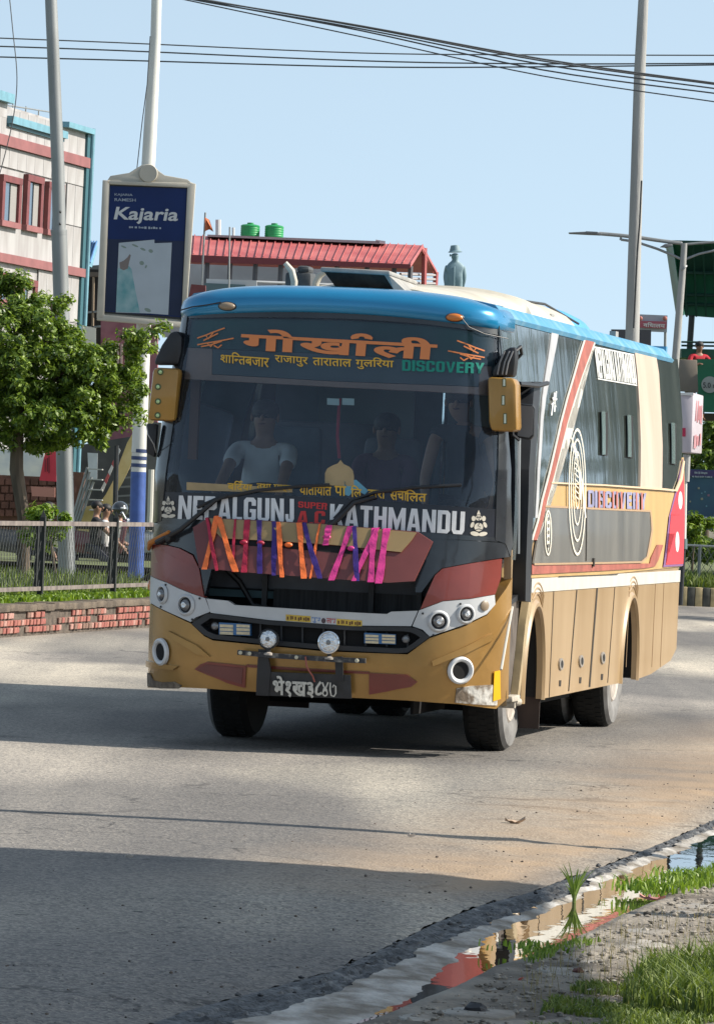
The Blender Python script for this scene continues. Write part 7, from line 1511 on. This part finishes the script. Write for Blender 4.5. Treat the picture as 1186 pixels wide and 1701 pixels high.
MB().hexa([(hd_.x-.6, hd_.y-.6, 0), (hd_.x+.6, hd_.y-.6, 0), (hd_.x+.6, hd_.y+.6, 0), (hd_.x-.6, hd_.y+.6, 0), (hd_.x-.45, hd_.y-.45, zf_), (hd_.x+.45, hd_.y-.45, zf_), (hd_.x+.45, hd_.y+.45, zf_), (hd_.x-.45, hd_.y+.45, zf_)]).build('pedestal', CON, t, bevel=.03)

# ------------------------------------------------------------------ RIGHT-HAND BACKGROUND
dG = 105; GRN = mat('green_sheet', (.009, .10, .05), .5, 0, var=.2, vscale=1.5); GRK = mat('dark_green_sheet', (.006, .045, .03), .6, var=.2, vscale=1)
fb = thing('footbridge', 'green pedestrian footbridge with a curved green sheet canopy at the right edge', 'footbridge', P(1146, 700, dG))
def GP(x, y, o=0.0): return P(x, y, dG+o)
cn = [((1116, 399), (1260, 402), 0), ((1118, 420), (1260, 424), .35), ((1124, 460), (1260, 466), .7), ((1132, 500), (1260, 508), .9), ((1137, 524), (1262, 534), .95)]
MB().add([GP(*a, o) for a, b, o in cn]+[GP(*b, o) for a, b, o in cn], [(i, i+1, 5+i+1, 5+i) for i in range(4)]).build('canopy_sheet', GRN, fb, fix=False)
MB().slab([GP(1117, 399, 0), GP(1116, 402, 0), GP(1134, 524, .9), GP(1141, 520, 1.3)], (0, 2.2, 0)).build('canopy_edge', GRN, fb); MB().slab([GP(1116, 399), GP(1260, 402), GP(1260, 406), GP(1116, 403)], (0, 2.5, 0)).build('canopy_top', GRK, fb)
MB().slab([GP(1139, 404, .1), GP(1260, 407, .1), GP(1260, 452, .55), GP(1140, 452, .55)], (0, .02, 0)).build('canopy_dark_panel', GRK, fb)  # thin darker green sheet over the upper canopy
for y, o in ((452, .5), (489, .75), (505, .85)): MB().tube([GP(1122+(y-440)*.2, y, o), GP(1260, y+4, o)], .035, 6).build('canopy_purlin', GRK, fb)
for y in (452, 489, 505): pass
for x in (1134, 1150, 1166, 1182): MB().tube([GP(x, 404, .0), GP(x+4, 470, .6), GP(x+6, 526, .85)], .02, 5).build('canopy_rib', GRK, fb)
for x in (1146.5, 1200): MB().tube([GP(x+2, 524, .9), GP(x-3, 598, .9), GP(x-6, 690, .9)], .06, 8).build('canopy_post', BLKM, fb)
MB().slab([GP(1131, 579), GP(1260, 582), GP(1260, 597), GP(1131, 594)], (0, 2.5, 0)).build('deck_edge', mat('deck_green', (.012, .10, .055), .6, var=.2, vscale=3), fb)
for y in (568, 574): MB().tube([GP(1131, y), GP(1260, y+2)], .02, 6).build('guard_rail', GRK, fb)
sgm = MB().slab([GP(1157, 596, -.3), GP(1260, 598, -.3), GP(1260, 688, -.3), GP(1158, 684, -.3)], (0, .12, 0)).build('road_sign_board', mat('sign_green', (.008, .16, .07), .45), fb)
MB().lathe([(.16, 0), (.16, .01), (.001, .011)], GP(1178, 639, -.34), (0, -1, 0), 32).build('sign_disc', mat('sign_disc_grey', (.42, .42, .38), .5), sgm)
text_world('5.0 m', [(1167, 635), (1191, 636), (1191, 645), (1167, 644)], lambda x, y: GP(x, y, -.38), 'sign_lettering', BLKM, sgm, off=.01)
MB().slab([GP(1157, 686, .3), GP(1260, 688, .3), GP(1260, 700, .3), GP(1157, 698, .3)], (0, 1, 0)).build('bridge_girder', mat('girder_brown', (.10, .08, .06), .8), fb)
hd_ = GP(1161, 569, -.1); person((hd_.x, hd_.y, hd_.z-1.53), .3, 'person in a red shirt leaning on the footbridge railing', .85, shirt=(.45, .02, .035), hands=[(-.12, -.30, 1.10), (.25, -.25, 1.10)], sleeve=1, k=.86)
facing('billboard_back', 'beige metal back of a board standing behind the rear corner of the bus', 'board', [(1126, 597), (1157, 598), (1159, 652), (1128, 650)], 100, .15, mat('beige_metal', (.24, .20, .16), .7, var=.12, vscale=2), bevel=.01, child='board_back')
t = facing('dark_board', 'dark grey blank board showing over the bus roof near the tall pole', 'board', [(1015, 547), (1081, 548), (1080, 620), (1015, 620)], 84, .12, mat('dark_grey_board', (.045, .045, .05), .6), child='board_face')
MB().tube([P(1030, 620, 84.05), P(1020, 1000, 84.05)], .05, 8).build('board_leg', STEEL, t); MB().tube([P(1068, 620, 84.05), P(1058, 1000, 84.05)], .05, 8).build('board_leg', STEEL, t)
t = facing('shop_sign', 'small white sign with red lettering on thin legs right of the tall pole', 'sign', [(1061, 522), (1108, 524), (1107, 552), (1061, 550)], 115, .06, mat('grey_white_sign', (.38, .38, .42), .6), child='sign_face')
sf = [c for c in t.children][0]
MB().slab([P(x, y, 114.93) for x, y in ((1061, 533), (1107, 534), (1106, 546), (1061, 544))], (0, .02, 0)).build('red_stripe', mat('dull_red_print', (.42, .10, .13), .6), sf)
text_world('विधालय', [(1068, 535), (1104, 536), (1104, 545), (1068, 543)], lambda x, y: P(x, y, 114.88), 'sign_lettering', WV, sf, off=.02)
for x in (1063, 1104):
    MB().tube([P(x+1, 524, 115.08), P(x-2, 700, 115.08)], .03, 6).build('sign_leg', STEEL, t)
    MB().ell(P(x, 529, 114.93), (.05, .02, .05), 8, 6).build('sign_emblem', RV, sf)
# white advertising box on a pole
dW = 88; t = thing('light_box_sign', 'white two-sided light box sign on a slim pole behind the bus', 'sign', P(1130, 990, dW)); LBX = mat('light_box_white', (.46, .42, .46), .5, var=.05, vscale=3); LB2 = mat('light_box_side', (.60, .60, .58), .5)
WPp = lambda x, y, o=0.0: P(x, y, dW+o)
MB().hexa([WPp(1127, 752), WPp(1148, 752), WPp(1165, 754, .7), WPp(1140, 754, .7), WPp(1127, 652), WPp(1151, 652), WPp(1168, 657, .7), WPp(1140, 657, .7)]).build('box_body', LBX, t, bevel=.02)
q = lambda x, y: WPp(x, y, .7*(x-1150)/17-.03)
for tx, qd in ((('#', 5), [(1156, 665), (1166, 667), (1165, 705), (1154, 705)]), (('#', 4), [(1153, 720), (1164, 720), (1163, 745), (1152, 745)])): text_world(tx, qd, q, 'sign_lettering', mat('dim_pink_print', (.42, .18, .20), .6), t)
MB().slab([WPp(x, y, -.02) for x, y in ((1132, 711), (1138, 711), (1138, 725), (1132, 725))], (0, .01, 0)).build('red_mark', mat('crimson_print', (.42, .01, .06), .5), t)
MB().slab([WPp(1127, 652, -.03), WPp(1151, 652, -.03), WPp(1151, 657, -.03), WPp(1127, 656, -.03)], (0, .02, 0)).build('box_rim', LB2, t)
MB().tube([WPp(1140, 755, .3), WPp(1138, 800, .3)], .065, 10).build('pole_head', mat('grey_fitting', (.35, .35, .34), .5), t); MB().tube([WPp(1137, 790, .3), WPp(1135, 905, .3)], .04, 10).build('slim_pole', PWH, t)
MB().tube([WPp(1134, 895, .3), WPp(1134, 912, .3)], .07, 10).build('pole_clamp', mat('teal_clamp', (.10, .16, .16), .5), t); MB().tube([WPp(1134, 912, .3), WPp(1129, 1005, .3)], .045, 10).build('lower_pole', BLKM, t)
# notice board with small pictures
dN = 120; t = facing('notice_board', 'dark blue public notice board half hidden by bushes at the right edge', 'notice board', [(1140, 779), (1260, 784), (1260, 885), (1138, 878)], dN, .12, mat('deep_blue_board', (.02, .045, .11), .5, 0, col2=(.035, .10, .15), vscale=.9), child='board_face')
sf = [c for c in t.children][0]
MB().slab([P(x, y, dN-.03) for x, y in ((1140, 780), (1260, 785), (1260, 796), (1140, 791))], (0, .02, 0)).build('title_strip', mat('purple_strip', (.05, .035, .12), .5), sf)
for tx, qd in ((('#', 10), [(1153, 783), (1174, 784), (1174, 788), (1153, 787)]), (('#', 14), [(1149, 790), (1182, 791), (1182, 794), (1149, 793)])): text_world(tx, qd, lambda x, y: P(x, y, dN-.06), 'board_lettering', PGR, sf)
rr = random.Random(2)
for k in range(14):
    x, y = rr.uniform(1143, 1190), rr.uniform(800, 868); s_ = rr.uniform(2, 4.5); MB().slab([P(a, b2, dN-.02) for a, b2 in ((x, y), (x+s_, y), (x+s_, y+s_), (x, y+s_))], (0, .015, 0)).build('board_picture', mat('board_pic_%d' % (k % 3), ((.12, .26, .34), (.25, .25, .20), (.22, .12, .18))[k % 3], .6), sf)
for k in range(4): MB().lathe([(.05, 0), (.001, .01)], P(1150+k*11, 862, dN-.02), (0, -1, 0), 14).build('board_badge', PGR, sf)
# trees and bushes on the right
def rt(lab, px, py, d, rx, rz, n, seed, sz=.09, nm='tree', cat='tree', m=LF2, g_=None):
    c = P(px, py, d); rr = random.Random(seed); lum = [(c.x+rr.uniform(-.6, .6)*rx, c.y+rr.uniform(-.5, .5)*rx, c.z+rr.uniform(-.55, .5)*rz, rx*rr.uniform(.4, .6), rx*.5, rz*rr.uniform(.35, .55)) for _ in range(7)]
    return tree(lab, (c.x, c.y, .0), lum, n, sz, m, [((c.x, c.y, 0), rx*.07), ((c.x, c.y, c.z*.6), rx*.05), ((c.x+.05, c.y, c.z), rx*.03)], seed=seed, limbs=6, nm=nm, cat=cat, group=g_)
g_ = 'trees beyond the footbridge'
rt('green tree under the footbridge deck right of the light box sign', 1178, 745, 150, 1.5, 1.2, 9000, 1, g_=g_); rt('green tree at the far right edge behind the notice board', 1215, 760, 152, 1.6, 1.6, 7000, 2, g_=g_)
rt('darker tree behind the light box sign', 1145, 790, 158, 1.2, 1.1, 6000, 3, g_=g_)
rt('yellow-green bush in front of the notice board beside the slim pole', 1152, 885, 112, .40, .42, 2600, 4, .06, 'bush', 'bush', LF1); rt('dark bush at the right edge below the notice board', 1192, 905, 114, .55, .35, 2600, 5, .06, 'bush', 'bush', LF2); rt('low dark bush behind the slim pole foot', 1150, 920, 118, .55, .35, 2600, 6, .07, 'bush', 'bush', LF2)
# far verge: striped kerb, grass, mesh fence
dK = G(1150, 1007).y; kb = thing('striped_kerb', 'kerb painted in worn yellow and black blocks at the far right', 'kerb', (G(1150, 1007).x, dK, 0)); YK = mat('worn_yellow_paint', (.38, .30, .16), .8, var=.2, vscale=9); KK = mat('worn_black_paint', (.06, .06, .05), .85, var=.3, vscale=9)
x = G(1100, 1004).x; i = 0
while x < G(1290, 1008).x:
    w = .13; MB().box((x+w/2, dK+.1, .15), (w-.006, .22, .34)).build('kerb_block', YK if i % 2 == 0 else KK, kb, bevel=.01); x += w; i += 1
tag(MB().add([(x-60+30, dK+.2, .24), (x+30, dK+.2, .24), (x+40, dK+60, .3), (x-60+30, dK+60, .3)], [(0, 1, 2, 3)]).build('verge', mat('verge_soil', (.08, .085, .03), .95, 0, col2=(.12, .15, .05), vscale=.8), None, smooth=False), kind='structure')
pts = [(RNG.uniform(G(1095, 1004).x, G(1280, 1008).x), dK+.3+RNG.random()*3.5, .24) for _ in range(5200)]
tag(blades(pts, [RNG.uniform(.1, .45) for _ in pts], .016, GR1, 'verge_grass', lean=.6, seed=31), 'long grass behind the striped kerb at the far right', 'grass', kind='stuff')
ff = thing('mesh_fence', 'pale wire mesh fence behind the striped kerb at the far right', 'fence', (G(1150, 1007).x, dK+1, .24)); V = []; 
x0, x1 = P(1100, 950, dK+1).x, P(1290, 950, dK+1).x; z0, z1 = .3, P(1150, 906, dK+1).z
for xx in np.arange(x0, x1, .62): MB().tube([(xx, dK+1, .2), (xx, dK+1, z1)], .03, 6).build('fence_post', mat('grey_fence_post', (.16, .18, .18), .6), ff)
mb = MB()
for k in range(int((x1-x0)/.12)):
    for sg in (1, -1):
        a = x0+k*.12; b2 = a+(z1-z0)*.6; p = (Vector((a, dK+1, z0 if sg > 0 else z1)), Vector((b2, dK+1, z1 if sg > 0 else z0))); mb.add([p[0]-Vector((.005, 0, 0)), p[1]-Vector((.005, 0, 0)), p[1]+Vector((.005, 0, 0)), p[0]+Vector((.005, 0, 0))], [(0, 1, 2, 3)])
o = mb.build('wire_mesh', MW, ff, smooth=False, fix=False); o['kind'] = 'stuff'
MB().tube([(x0, dK+1, z1), (x1, dK+1, z1)], .02, 6).build('top_rail', mat('pale_fence_rail', (.34, .35, .34), .6), ff)

# ------------------------------------------------------------------ OFF-FRAME OBJECTS for reflections and shadows: an inferred pole, the rest added
hb_ = thing('shade_hoarding', 'long blank board on posts, added off-frame to shade the foreground road', 'hoarding', (6.4, 18, 0)); GREYB = mat('plain_shade_face', (.4, .42, .42), .7, var=.1, vscale=1)
xh = 6.4; zb3 = (xh-1.0)*math.tan(SUN_EL)
MB().box((xh, 17.3, zb3+1.8), (.12, 16.4, 3.6)).build('shade_hoarding_face', GREYB, hb_)  # unseen board added to cast the shadow over the near road
for y in (12, 18, 24): MB().tube([(xh+.1, y, 0), (xh+.1, y, zb3+3.4)], .06, 8).build('shade_hoarding_post', STEEL, hb_)
t = thing('concrete_pole', 'slim concrete pole standing off-frame beside the puddle, its shadow crossing the road', 'pole', (4.2, 28.2, 0)); MB().tube([(4.2, 28.2, -.1), (4.25, 28.22, 9)], [.11, .07], 12).build('pole_shaft', CON, t)
for k, (x, y, w, dd, h, c, lab) in enumerate(((44, 118, 16, 12, 9, (.42, .43, .40), 'white block added off-frame right of the road for reflections'), (14.6, 98, 9.6, 10, 6.6, (.17, .20, .18), 'greenish block added off-frame farther right for reflections'), (30, 34, 8, 20, 6, (.42, .34, .26), 'tan low block added off-frame right of the camera for reflections'))):  # unseen blocks put in as targets for the side-glass reflections
    t = thing('building', lab, 'building', (x, y, 0)); MB().box((x, y, h/2), (w, dd, h)).build('wall', mat('off_wall_%d' % k, c, .8, var=.1, vscale=.5), t); MB().box((x, y, h+.1), (w+.4, dd+.4, .25)).build('roof', CON, t)
    for fl__ in range(int(h//3)):
        for j in range(int(dd//3)):
            o = MB().box((x-w/2-.03, y-dd/2+1.6+j*3, 1.7+fl__*3), (.10, 1.5, 1.4)).build('window', MRN if k else STEEL, t); MB().box((x-w/2-.09, y-dd/2+1.6+j*3, 1.7+fl__*3), (.03, 1.3, 1.2)).build('pane', mat('far_window_glass', (1, 1, 1)), o)
for k, (x, y) in enumerate(((21.2, 87), (19.6, 82.5), (23.6, 98))):  # unseen trees added and sized to darken the side-glass reflection
    tree('leafy tree added off-frame to be mirrored in the bus glass, ' + ('nearest to the camera', 'between the two blocks', 'farthest away')[k], (x, y, 0), [(x, y, 4.5, 2.3, 2, 2.2), (x+.6, y+1, 8.0, 2.0, 1.8, 2.6), (x-.7, y-1, 7.0, 1.9, 1.6, 2.4), (x, y, 2.6, 2.0, 1.8, 1.6), (x, y, 10.2, 1.7, 1.5, 1.8)], 16000, .17, LF2, [((x, y, 0), .2), ((x, y, 2), .15), ((x, y, 3.6), .1)], seed=50+k)
